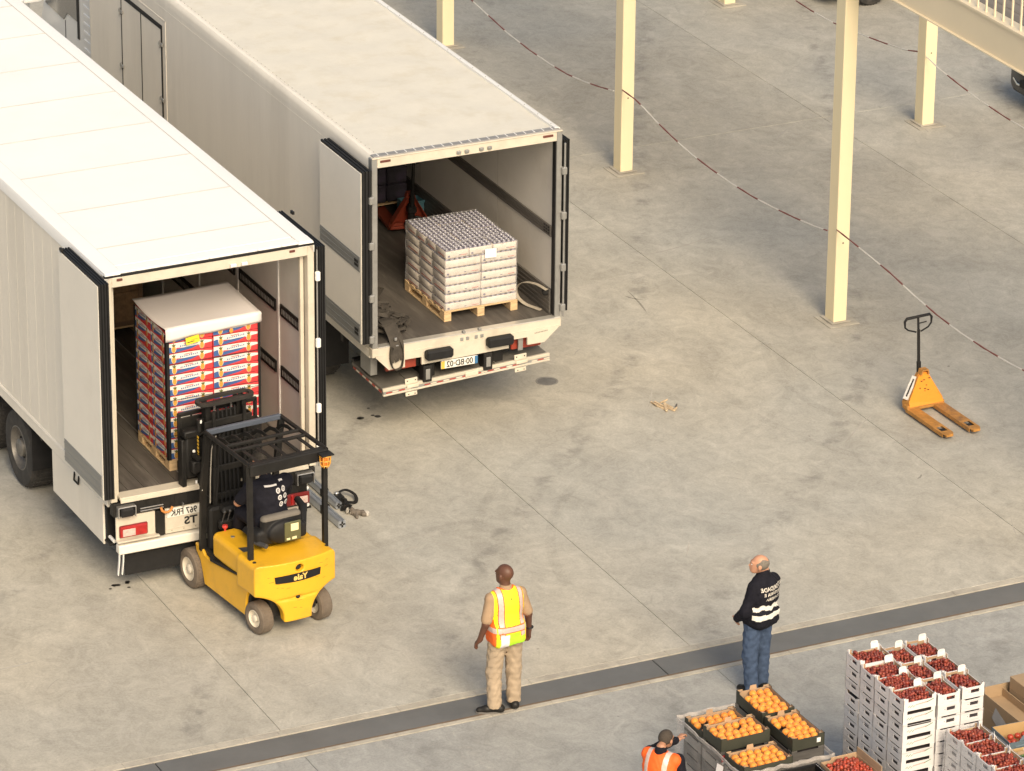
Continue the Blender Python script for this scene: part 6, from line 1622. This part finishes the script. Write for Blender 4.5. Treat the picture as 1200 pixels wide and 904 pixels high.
# ---- second, wrapped stack in front
N2 = 10; Z2 = .145; TOP2 = Z2+N2*CH-.065
pallet('wooden pallet under the film-wrapped white crates at the bottom right', (.20, -12.75, 0), .95, 1.22)
for q in range(4):
    y = -12.26-q*.303; x = .035
    for k in range(N2-4, N2) if q else range(N2):
        top = k == N2-1
        c_ = crate('film-wrapped white crate, %s, %s of the left column in the near stack' % (lv(k, N2), ['rear', 'second', 'third', 'front'][q]), top, (x, y, Z2+k*CH-.065), random.uniform(-.01, .01), crate_low, crate_top, 'wrapped white crates at the bottom right')
        if top: add_tab(c_, .165, .10, CH-.03, 0, PI/2-.5)
    if q:
        for k in range(N2-4):
            crate('film-wrapped white crate, %s, %s of the left column in the near stack' % (lv(k, N2), ['rear', 'second', 'third', 'front'][q]), False, (x, y, Z2+k*CH-.065), 0, crate_low, crate_top, 'wrapped white crates at the bottom right')
    berries('strawberries', .37, .27, TOP2-.062, 80+q, (BERRY, BERRY, BERRY2), label='heap of strawberries in the %s top crate of the film-wrapped stack' % ['rear', 'second', 'third', 'front'][q], loc=(x, y, 0))
FILM2 = mat('milky_film', (.70, .69, .70), .18, var=.2, scale=7, alpha=.36, coat=.4)
film('stretch_film', -.165, .24, -13.33, -12.10, .15, TOP2-.01, 'milky stretch film round the near stack of white crates', FILM2, 8, .006)
# green goods and blue-grey carton beside it
def open_box(name, lab, cat, loc, w, d, h, rz, outer, inner, tabs=True, dip=.0, group=None, thick=.008):
    t = thing(name, lab, cat, loc, rz, group); b = MB()
    P = [lambda s, z, o: (-w/2+s, -d/2+o, z), lambda s, z, o: (w/2-s, d/2-o, z), lambda s, z, o: (-w/2+o, d/2-s, z), lambda s, z, o: (w/2-o, -d/2+s, z)]
    for k, L in ((0, w), (1, w), (2, d), (3, d)):
        wall(b, P[k], L, h, (.10, L-.10, dip) if dip else None, None, t=thick, inner=inner, outer=outer)
    b.m(inner); b.box(-w/2+.008, w/2-.008, -d/2+.008, d/2-.008, 0, .01); b.build('carton', t)
    return t
BLUEC = mat('blue_grey_card', (.10, .14, .17), .6, var=.1); TANC = mat('tan_card', (.45, .30, .14), .7, var=.1); TOMATO = mat('tomato_red', (.42, .06, .03), .3, var=.3, scale=18)
base = thing('carton_pile', 'pile of brown cartons under the blue-grey tomato box at the right edge', 'cartons', (.70, -12.35, 0))
b = MB().m(TANC); b.box(-.24, .30, -.24, .24, .0, 1.18, .01); b.box(-.235, .295, -1.0, -.25, .0, 1.12, .01); b.build('carton', base)
t = open_box('produce_box', 'blue-grey and tan carton of red tomatoes beside the wrapped crates', 'box', (.66, -12.22, 1.182), .44, .40, .17, -.05, BLUEC, TANC, dip=.0)
b = MB().m(TANC); b.box(-.20, .20, -.212, -.202, .0, .10, .003); b.m(BLUEC); b.add([(-.17, -.215, .12), (.24, -.215, .12), (.23, -.10, .19), (-.02, -.12, .19)], [(0, 1, 2, 3), (3, 2, 1, 0)]); b.build('folded_flap', t)
MB().m(WHITEP).box(-.06, .06, -.216, -.212, .04, .09).build('label', t)
rr = random.Random(9)
for k in range(12):
    o = MB().m(TOMATO).ball((0, 0, 0), (.036, .036, .031), 10, 7).build('tomato', None, 60, loc=(.66-.14+(k % 4)*.085+rr.uniform(-.01, .01), -12.22-.09+(k//4)*.085, 1.182+.062+rr.uniform(0, .02)))
    tag(o, 'red tomato, %s from the left in the %s row of the blue-grey carton' % (['first', 'second', 'third', 'fourth'][k % 4], ['near', 'middle', 'far'][k//4]), 'tomato', 'tomatoes in the blue-grey carton')
t = open_box('produce_box', 'kraft carton of green beans at the right edge', 'box', (.62, -12.72, 1.13), .40, .50, .14, 0, KRAFT, KRAFT)
GRN = mat('bean_green', (.045, .11, .025), .45, var=.4, scale=30); GRN2 = mat('bean_dark', (.02, .05, .015), .5, var=.3)
berries('green_beans', .38, .48, .09, 14, (GRN, GRN2, GRN), r=.011, label='loose green beans filling the kraft carton at the right edge', cat='green beans', loc=(.62, -12.72, 1.13), leafy=3.2)
# flat brown cartons behind
t = thing('brown_carton', 'flat open brown carton behind the tomato box at the right edge', 'carton', (1.24, -11.35, 0), .0)
KR2 = mat('brown_card', (.36, .255, .155), .75, var=.08, scale=5)
b = MB().m(KR2); b.box(-.30, .45, -.50, .42, 0, 1.06, .006); b.build('carton', t)
b = MB().m(KR2); b.box(-.30, -.288, -.50, .42, 1.06, 1.20, .002); b.box(-.29, .45, .408, .42, 1.06, 1.20, .002); b.box(.0, .012, -.50, .40, 1.06, 1.15, .002)
b.build('raised_edge', t)
MB().m(mat('pale_grey_film', (.6, .6, .62), .2, alpha=.5)).add([(-.33, -.35, .8), (-.31, .1, 1.0), (-.30, .05, 1.14), (-.32, -.4, 1.0)], [(0, 1, 2, 3), (3, 2, 1, 0)]).build('film_scrap', t)  # half-transparent pale grey scrap of film on the carton's left side
t = thing('brown_carton', 'closed brown carton lying on the flat carton at the right edge', 'carton', (1.52, -11.36, 1.062), .02)
b = MB().m(KR2); b.box(-.24, .35, -.46, .34, .0, .26, .006); b.m(mat('fold_line', (.22, .15, .09), .8)); b.box(-.2415, -.24, -.44, .32, .12, .123); b.build('carton', t)
b = MB().m(WHITEP); b.box(-.26, -.20, -.44, .30, -.0, .004); b.add([(-.27, -.40, .01), (-.255, .32, .01), (-.25, .30, .06), (-.252, -.38, .07)], [(0, 1, 2, 3), (3, 2, 1, 0)]); b.build('paper_liner', t)

# ---- peach pallet
PE = mat('peach_skin', (.80, .31, .035), .55, var=.12, scale=14, dirt=(.74, .14, .03), dirt_amt=.8, sheen=.2, rnd=.10); GREENB = mat('dark_green_card', (.040, .042, .030), .6, var=.12, rnd=.1)
PGW = mat('grey_wrapped_card', (.11, .105, .10), .4, var=.35, scale=5, stretch=(.4, .4, 3)); REDC = mat('red_card', (.50, .03, .03), .55)
pallet('wooden pallet under the peach boxes', (-1.64, -10.72, 0), 1.12, 1.42)
H0 = .145; random.seed(31)
pc = [(-1.87, -10.31, .60, .40), (-1.29, -10.28, .40, .60), (-1.87, -10.72, .60, .40), (-1.29, -10.92, .40, .60), (-1.86, -11.20, .60, .40)]
tops = [1.0, 1.105, 1.10, 1.10, 1.005]           # base height of the top box in each column
cn = ['rear left', 'rear right', 'middle left', 'near right', 'near left']
def peach_box(lab, loc, w, d, h, rz, full, nm='peach_box', group=None, om=GREENB):
    t = thing(nm, lab, 'fruit box', loc, rz, group); b = MB()
    P = [lambda s, z, o: (-w/2+s, -d/2+o, z), lambda s, z, o: (w/2-s, d/2-o, z), lambda s, z, o: (-w/2+o, d/2-s, z), lambda s, z, o: (w/2-o, -d/2+s, z)]
    for k, L in ((0, w), (1, w), (2, d), (3, d)): wall(b, P[k], L, h, (.07, L-.07, .022), None, t=.007, inner=KRAFT, outer=om)
    b.m(CARD_D); b.box(-w/2+.007, w/2-.007, -d/2+.007, d/2-.007, 0, .012 if full else h-.03)
    b.build('carton', t)
    if full:
        b = MB().m(KRAFT)
        for sx in (-1, 1): b.prism([(sx*(w/2-.02), -d/2+.008), (sx*(w/2-.02), -d/2+.06), (sx*(w/2-.07), -d/2+.008)], 'z', h-.012, h-.008); b.prism([(sx*(w/2-.02), d/2-.008), (sx*(w/2-.02), d/2-.06), (sx*(w/2-.07), d/2-.008)], 'z', h-.012, h-.008)
        b.prism([(-.045, h-.03), (-.035, h+.028), (.035, h+.028), (.045, h-.03)], 'y', d/2-.012, d/2-.008)
        b.build('corner_flap', t)
    return t
PM = MB().m(PE).ball((0, 0, 0), (.0425, .0425, .040), 14, 9); PM = PM.mesh('peach', 60)
for i, (x, y, w, d) in enumerate(pc):
    z = H0; k = 0
    hh = .12; n = int(round((tops[i]-H0)/hh)); step = (tops[i]-H0)/n
    for k in range(n):
        peach_box('grey-green fruit box under the peaches, %s column, %s layer' % (cn[i], ORD[k]), (x, y, H0+k*step), w-.006, d-.006, step-.002, random.uniform(-.01, .01), False, 'fruit_box', 'lower boxes of the peach pallet', PGW if k % 3 else mat('pale_wrapped_card', (.26, .25, .235), .4, var=.2, scale=5))
    rz = random.uniform(-.05, .05)
    t = peach_box('open dark green cardboard box of peaches, %s of the five on top' % cn[i], (x, y, tops[i]), w-.01, d-.01, .145, rz, True)
    if i == 3: MB().m(WHITEP).box(.10, .145, -d/2-.003, -d/2+.004, .05, .10, .001).build('label', t)
    nx_, ny_ = (6, 4) if w > d else (4, 6); sx, sy = (w-.07)/nx_, (d-.07)/ny_
    for a in range(nx_):
        for c_ in range(ny_):
            lx, ly = -w/2+.035+sx*(a+.5)+(sx*.18 if c_ % 2 else -sx*.18)*.6+random.uniform(-.004, .004), -d/2+.035+sy*(c_+.5)+random.uniform(-.004, .004)
            if random.random() < .05: continue
            o = obj('peach', PM, None, (x+lx*math.cos(rz)-ly*math.sin(rz), y+lx*math.sin(rz)+ly*math.cos(rz), tops[i]+.092+random.uniform(-.006, .012)), (random.uniform(0, 3), random.uniform(0, 3), random.uniform(0, 3)))
            tag(o, '%s peach from the left, %s row, in the %s open box' % (['first', 'second', 'third', 'fourth', 'fifth', 'sixth'][a], ['nearest', 'second', 'third', 'fourth', 'fifth', 'farthest'][c_], cn[i]), 'peach', 'peaches in the %s open box' % cn[i])
b = MB().m(REDC); b.box(-1.60-.55, -1.56, -10.925, -10.93, .98, 1.06); b.box(-1.575, -1.57, -11.0, -10.6, .98, 1.08); b.m(WHITEP); b.box(-2.15, -1.57, -10.932, -10.937, .96, .985)
tag(b.build('red_board'), 'red and white card edge showing under the middle peach box', 'card')
FILM3 = mat('wrinkled_wrap', (.60, .56, .54), .12, var=.4, scale=5, alpha=.20, coat=.5, bump=.6, bscale=20)
film('stretch_film', -2.175, -1.10, -11.41, -9.99, .15, 1.07, 'wrinkled clear film wrapped round the peach pallet', FILM3, 6, .008)
b = MB().m(mat('film_roll_edge', (.60, .56, .53), .2, var=.3, scale=12, alpha=.5))
per = [(-2.19, -11.425), (-1.085, -11.425), (-1.085, -9.975), (-2.19, -9.975)]
P = []
for k in range(4):
    a, c_ = per[k], per[(k+1) % 4]
    for i in range(14): f = i/14; P.append((a[0]+(c_[0]-a[0])*f+random.uniform(-.006, .006), a[1]+(c_[1]-a[1])*f+random.uniform(-.006, .006), 1.075+random.uniform(-.012, .014)))
b.tube(P, 0, closed=True, flat=(.012, .042)); tag(b.build('film_edge'), 'bunched whitish film edge round the top of the peach pallet', 'film')
b = MB().m(BADGE); b.box(-.07, .07, -.05, .05, 0, .003); o = b.build('paper_label', None, loc=(-2.215, -11.0, .93), rot=(0, -1.35, .2)); tag(o, 'pale lilac paper sheet on the left side of the peach pallet', 'label')

# ---- courgette crate and low tomato crate at the bottom edge
t = thing('produce_pallet', 'low pile of produce trays at the bottom edge between peaches and tall crates', 'trays', (-1.35, -11.82, 0))
b = MB().m(PGW); b.box(-.56, .62, -.30, .30, 0, .97, .01); b.build('tray_pile', t)
t = open_box('produce_box', 'white and green box of courgettes at the bottom edge', 'box', (-1.60, -11.80, .975), .44, .50, .13, 0, WCARD, BLKMET)
b = MB().m(BLACK); b.box(.215, .235, -.25, .25, .10, .135, .004); b.box(-.2, .23, .235, .25, .10, .135, .004); b.build('liner', t)
COU = mat('courgette_green', (.022, .045, .022), .35, var=.3, scale=20)
rr = random.Random(12)
for k in range(14):
    x = -1.60-.16+(k % 5)*.08; y = -11.80-.12+(k//5)*.10; a = rr.uniform(.2, 1.0) if k % 2 else rr.uniform(-.9, -.2)
    o = MB().m(COU).tube([(-.10, 0, 0), (-.06, .003, .003), (0, .006, .004), (.06, .003, .002), (.095, 0, 0), (.11, 0, 0)], [.014, .020, .022, .020, .012, .006], 8).build('courgette', None, 60, loc=(x, y, .975+.085+rr.uniform(0, .035)), rot=(0, rr.uniform(-.1, .1), PI/2+a*.6))
    tag(o, 'dark green courgette, %s from the left, %s layer of the box at the bottom edge' % (['first', 'second', 'third', 'fourth', 'fifth'][k % 5], ['near', 'middle', 'far'][k//5]), 'courgette', 'courgettes in the box at the bottom edge')
t = open_box('produce_box', 'kraft box heaped with small red tomatoes at the bottom edge', 'box', (-1.10, -11.80, .975), .44, .50, .13, .02, KRAFT, KRAFT)
b = MB().m(KRAFT); b.box(.215, .225, -.25, .25, .12, .22, .003); b.box(-.1, .21, .24, .25, .12, .16, .003); b.build('upright_flap', t)
berries('tomatoes', .40, .46, .10, 19, (TOMATO, BERRY), r=.021, label='small red tomatoes heaped in the kraft box at the bottom edge', cat='tomatoes', loc=(-1.10, -11.80, .975), heap=.05)
# ================================================================ small things
# aluminium load bars beside the trailer
def bar(lab, p0, p1, w=.10):
    p0, p1 = Vector(p0), Vector(p1); L = (p1-p0).length; d = p1-p0; t = thing('load_bar', lab, 'load bar', p0, math.atan2(d.y, d.x), 'aluminium load bars')
    t.rotation_euler = (0, -math.atan2(d.z, math.hypot(d.x, d.y)), math.atan2(d.y, d.x))
    h = w/2; k = .012
    prof = [(-h, -h+k), (-h+k, -h), (h-k, -h), (h, -h+k), (h, -.012), (h-.008, -.010), (h-.008, .010), (h, .012), (h, h-k), (h-k, h), (.014, h), (.012, h-.010), (-.012, h-.010), (-.014, h), (-h+k, h), (-h, h-k)]
    MB().m(mat('bar_aluminium', (.50, .54, .60), .32, .75, var=.08, scale=8)).prism(prof, 'x', 0, L).build('profile', t)
    b = MB().m(DARK); b.box(L, L+.002, -.012, .012, -h+.01, h-.012); b.box(L, L+.002, -h+.012, h-.012, -.01, .01); b.m(ALU); b.box(L+.001, L+.004, -.006, .006, -.006, .006); b.build('end_slot', t)
    b = MB().m(BLKMET); b.box(.15, .19, -h-.006, h+.006, -h, h+.007, .004); b.box(L*.62, L*.62+.05, -h-.006, h+.006, -h, h+.007, .004); b.tube([(.10, -h, h), (.2, -h-.06, h+.03), (.32, -.02, h+.03)], .012, 6); b.build('clamp', t)
    b = MB().m(WHITEP); b.ball((.34, .0, h+.02), .026, 8, 6); b.build('knob', t, 60)
bar('nearer aluminium load bar lying beside the trailer, its slotted end toward the camera', (-2.64, -.66, .052), (-2.60, -2.02, .052))
bar('farther aluminium load bar, half hidden behind the forklift guard post', (-2.44, -.30, .052), (-2.42, -1.50, .052), .085)
b = MB().m(BLKMET); rr = random.Random(3)
for k in range(4):
    P = [(-2.38+rr.uniform(-.06, .10), -1.2-.5*i/7+rr.uniform(-.03, .03), .02+abs(rr.gauss(0, .03))) for i in range(8)]; b.tube(curve(P, 4), 0, flat=(.045, .006))
b.tube(curve([(-2.33, -1.15, .03), (-2.20, -1.18, .09), (-2.12, -1.30, .06), (-2.16, -1.42, .02), (-2.28, -1.45, .05)]), 0, flat=(.045, .008)); b.box(-2.36, -2.26, -1.32, -1.22, .01, .07, .01); b.m(ALU); b.box(-2.35, -2.30, -1.24, -1.20, .05, .10, .006); b.box(-2.44, -2.41, -1.15, -1.11, .10, .13, .006)
tag(b.build('ratchet_straps', None, 60), 'black ratchet straps with metal buckles heaped beside the load bars', 'straps')
F = Field((-2.46, -1.98, -.02), (-2.04, -1.50, .12), .008); rr = random.Random(8)
F.ell((-2.34, -1.66, .03), (.06, .05, .045), .03); F.cap((-2.32, -1.70, .03), (-2.20, -1.78, .025), .04, .035, .03); F.ell((-2.20, -1.80, .025), (.055, .045, .03), .02); F.cap((-2.30, -1.72, .03), (-2.33, -1.84, .015), .03, .018, .02)
F.F += (.008*np.sin(F.X*90+F.Y*70)*np.sin(F.Y*110)).astype(np.float32); F.clip(lambda X, Y, Z: .003-Z)
o = obj('glove', F.mesh('glove', [mat('glove_grey', (.14, .12, .10), .8, var=.2, scale=20), mat('glove_pale', (.50, .47, .42), .8)], lambda X, Y, Z: np.where((X > -2.20) | (X < -2.36), 1, 0))); tag(o, 'dirty grey and white work glove on the ground by the load bars', 'glove')

# webbing heap hanging over the lorry sill
STR = mat('dirty_webbing', (.05, .043, .035), .85, var=.35, scale=9, bump=.4, bscale=90)
b = MB().m(STR); rr = random.Random(6)
def ribbon(P, w=.05): b.tube(curve(P, 3), 0, flat=(w, .007))
for k in range(16):
    cx, cy = -.92+rr.uniform(-.12, .16), .48+rr.uniform(-.25, .35); n = 16; R0 = rr.uniform(.10, .22); ph = rr.uniform(0, 6); z0 = 1.40+rr.uniform(0, .17); tl_ = rr.uniform(-.4, .4)
    a0 = rr.uniform(3, 6)
    ribbon([(cx+math.cos(ph+a0*i/n)*R0*1.1+.02*math.sin(i*2), cy+math.sin(ph+a0*i/n)*R0+.02*math.sin(i), z0+R0*tl_*math.sin(ph+a0*i/n*1.3)*.6+.03*abs(math.sin(i*.8))) for i in range(n+1)])
for k in range(5):
    x = -1.06+k*.035; ribbon([(x, .45, 1.55), (x-.01, .25, 1.60), (x, .08, 1.52), (x+.01, -.02, 1.40), (x-.0, -.055, 1.27), (x+.03*(k % 2), -.06, 1.15+.01*k)], .045)
for k in range(3):
    ribbon([(-1.07+.012*k, -.045-.006*k, 1.36), (-1.085, -.06, 1.22), (-1.05, -.065, 1.085), (-.985, -.065, 1.06), (-.93, -.065, 1.10), (-.91, -.06, 1.25), (-.93, -.04, 1.38), (-.95, .08, 1.46)], .05)
o = b.build('webbing_heap'); tag(o, 'heap of dirty brown straps hanging over the left of the lorry sill', 'straps')
b = MB().m(ALU); b.box(-1.02, -.985, -.045, -.03, 1.44, 1.48, .005); b.box(-1.0, -.96, -.04, -.03, 1.36, 1.375, .003); b.build('buckle', o)
b = MB().m(STR); rr = random.Random(16)
for k in range(4): b.tube([(-.75+k*.03, 1.3+rr.uniform(-.2, .2), 1.385), (-.6, 1.5+rr.uniform(-.2, .2), 1.40), (-.42+rr.uniform(-.1, .1), 1.75, 1.39), (-.5, 2.0, 1.385), (-.3, 2.1, 1.385)], 0, flat=(.04, .006))
tag(b.build('loose_straps'), 'loose dark straps lying on the lorry floor left of the can pallet', 'straps')
b = MB().m(mat('pale_webbing', (.36, .32, .26), .8, var=.2, scale=12)); b.tube(curve([(1.17, .12, 1.71), (1.10, .30, 1.74), (1.02, .50, 1.70), (.98, .62, 1.58), (1.0, .62, 1.46), (1.05, .50, 1.40), (1.12, .34, 1.39), (1.15, .25, 1.39)]), 0, flat=(.05, .006)); b.build('x') if False else None
tag(b.build('hanging_strap'), 'pale strap hanging in a loop inside the right of the lorry opening', 'strap')
b = MB().m(DARK).ball((1.19, .20, 1.66), (.05, .05, .06), 8, 6); tag(b.build('strap_tail', None, 60), 'small dark knot of strap at the right lorry wall', 'strap')

# splintered wood on the yard
WD = mat('splinter_wood', (.55, .42, .27), .8, var=.2, scale=20, rnd=.1); rr = random.Random(2)
sp = [(-.08, .10, -1.35, .46, .03), (-.03, .13, -1.30, .34, .028), (.0, .0, 1.2, .42, .04), (.08, .02, -1.35, .26, .045), (.10, .26, .45, .22, .022), (.12, -.16, .8, .15, .03), (.20, -.02, 1.0, .20, .024), (.04, -.12, -1.2, .22, .03), (-.12, .16, -1.5, .20, .022)]
for i, (dx, dy, a, L, w) in enumerate(sp):
    dx *= .75; dy *= .7; L *= .72; w *= .9
    b = MB().m(WD if i != 6 else mat('dark_splinter', (.12, .11, .10), .8)); b.prism([(-L/2, -w*.3), (-L/2+.03, -w/2), (L/2-.02, -w*.45), (L/2, 0), (L/2-.05, w/2), (-L/2, w*.4)], 'z', 0, .014)
    o = b.build('wood_splinter', None, loc=(2.66+dx, -.36+dy, .003+.006*(i % 3)), rot=(rr.uniform(-.04, .04), 0.03, a)); tag(o, ['longest pale splinter crossing the left of the wood heap in mid yard', 'pale splinter next to the longest one in the wood heap', 'stout upright-looking pale splinter in the middle of the wood heap', 'short stout pale splinter right of the middle of the wood heap', 'thin pale splinter lying apart at the back of the wood heap', 'short pale splinter nearest the camera at the right of the wood heap', '', 'short pale splinter crossing under the middle of the wood heap', 'narrow pale splinter at the far left of the wood heap'][i] if i != 6 else 'dark broken wood splinter in the small heap in mid yard', 'splinter', 'broken wood splinters in mid yard')

# cars under the deck
def car(lab, loc, rz, col):
    t = thing('parked_car', lab, 'car', loc, rz)
    CP = col
    F = Field((-.1, -1.05, .1), (4.45, 1.05, 1.55), .035)
    F.box((.0, -.88, .22), (4.3, .88, .80), .17, .05); F.box((.0, -.80, .5), (1.2, .80, .92), .25, .1)
    F.box((1.15, -.74, .6), (3.95, .74, 1.44), .30, .15); F.clip(lambda X, Y, Z: (Z-.95-(X-.65)*.62)*.8)
    F.clip(lambda X, Y, Z: (.03+.16*Y*Y-X)*1.0)
    for x in (.85, 3.4):
        for s_ in (-1, 1): F.cap((x, s_*.60, .32), (x, s_*1.1, .32), .36, .36, .01, sub=True)
    def reg(X, Y, Z):
        g_ = (Z > .98) & (Z < 1.33); g_ &= ~((np.abs(X-2.35) < .04)) & (np.abs(Y) > .6) | ((X < 1.75) & (np.abs(Y) < .62) & (Z > .98) & (Z < 1.36)); return np.where(g_, 1, np.where(Z < .27, 2, 0))
    obj('body', F.mesh('body', [CP, GLASS, BLACK], reg), t)
    for s_ in (-1, 1):
        for x in (.85, 3.4): wheel(t, x, s_*.78, .32, .32, .21, s_, rimcol=mat('silver_rim', (.60, .60, .58), .3, .5), rim_r=.66, hub=False).rotation_euler = (0, 0, 0)
    for s_ in (-1, 1):
        q = MB().m(mat('headlight_glass', (.62, .58, .48), .12, .3, var=.35, scale=30, coat=1.0)); q.ball((.20, s_*.62, .62), (.15, .20, .085), 14, 8); q.build('headlight', t, 60)
        q = MB().m(mat('chrome_strip', (.75, .76, .76), .15, .9)); q.tube([(.03+.14*.3, s_*.30, .40), (.05, s_*.50, .39), (.12, s_*.72, .41)], .02, 6); q.build('bumper_strip', t, 60)
        q = MB().m(CP); q.ball((1.45, s_*.98, 1.0), (.08, .11, .07), 8, 6); q.build('wing_mirror', t, 60)
    MB().m(BLACK).box(.015, .05, -.4, .4, .38, .50, .01).build('grille', t)
    for o in t.children:
        if o.name.startswith('wheel'): o.rotation_euler = (0, 0, PI/2)
    return t
CARB = mat('car_black', (.008, .008, .009), .35, var=.2, coat=.3, spec=.3); CARD = mat('car_grey', (.03, .03, .033), .35, var=.1, coat=.3)
car('black car nose with pale headlight under the deck at the right edge', (12.80, 7.22, 0), 0, CARB)
car('dark car at the top edge, only its front wheel in view', (12.46, 13.86, 0), 0, CARD)
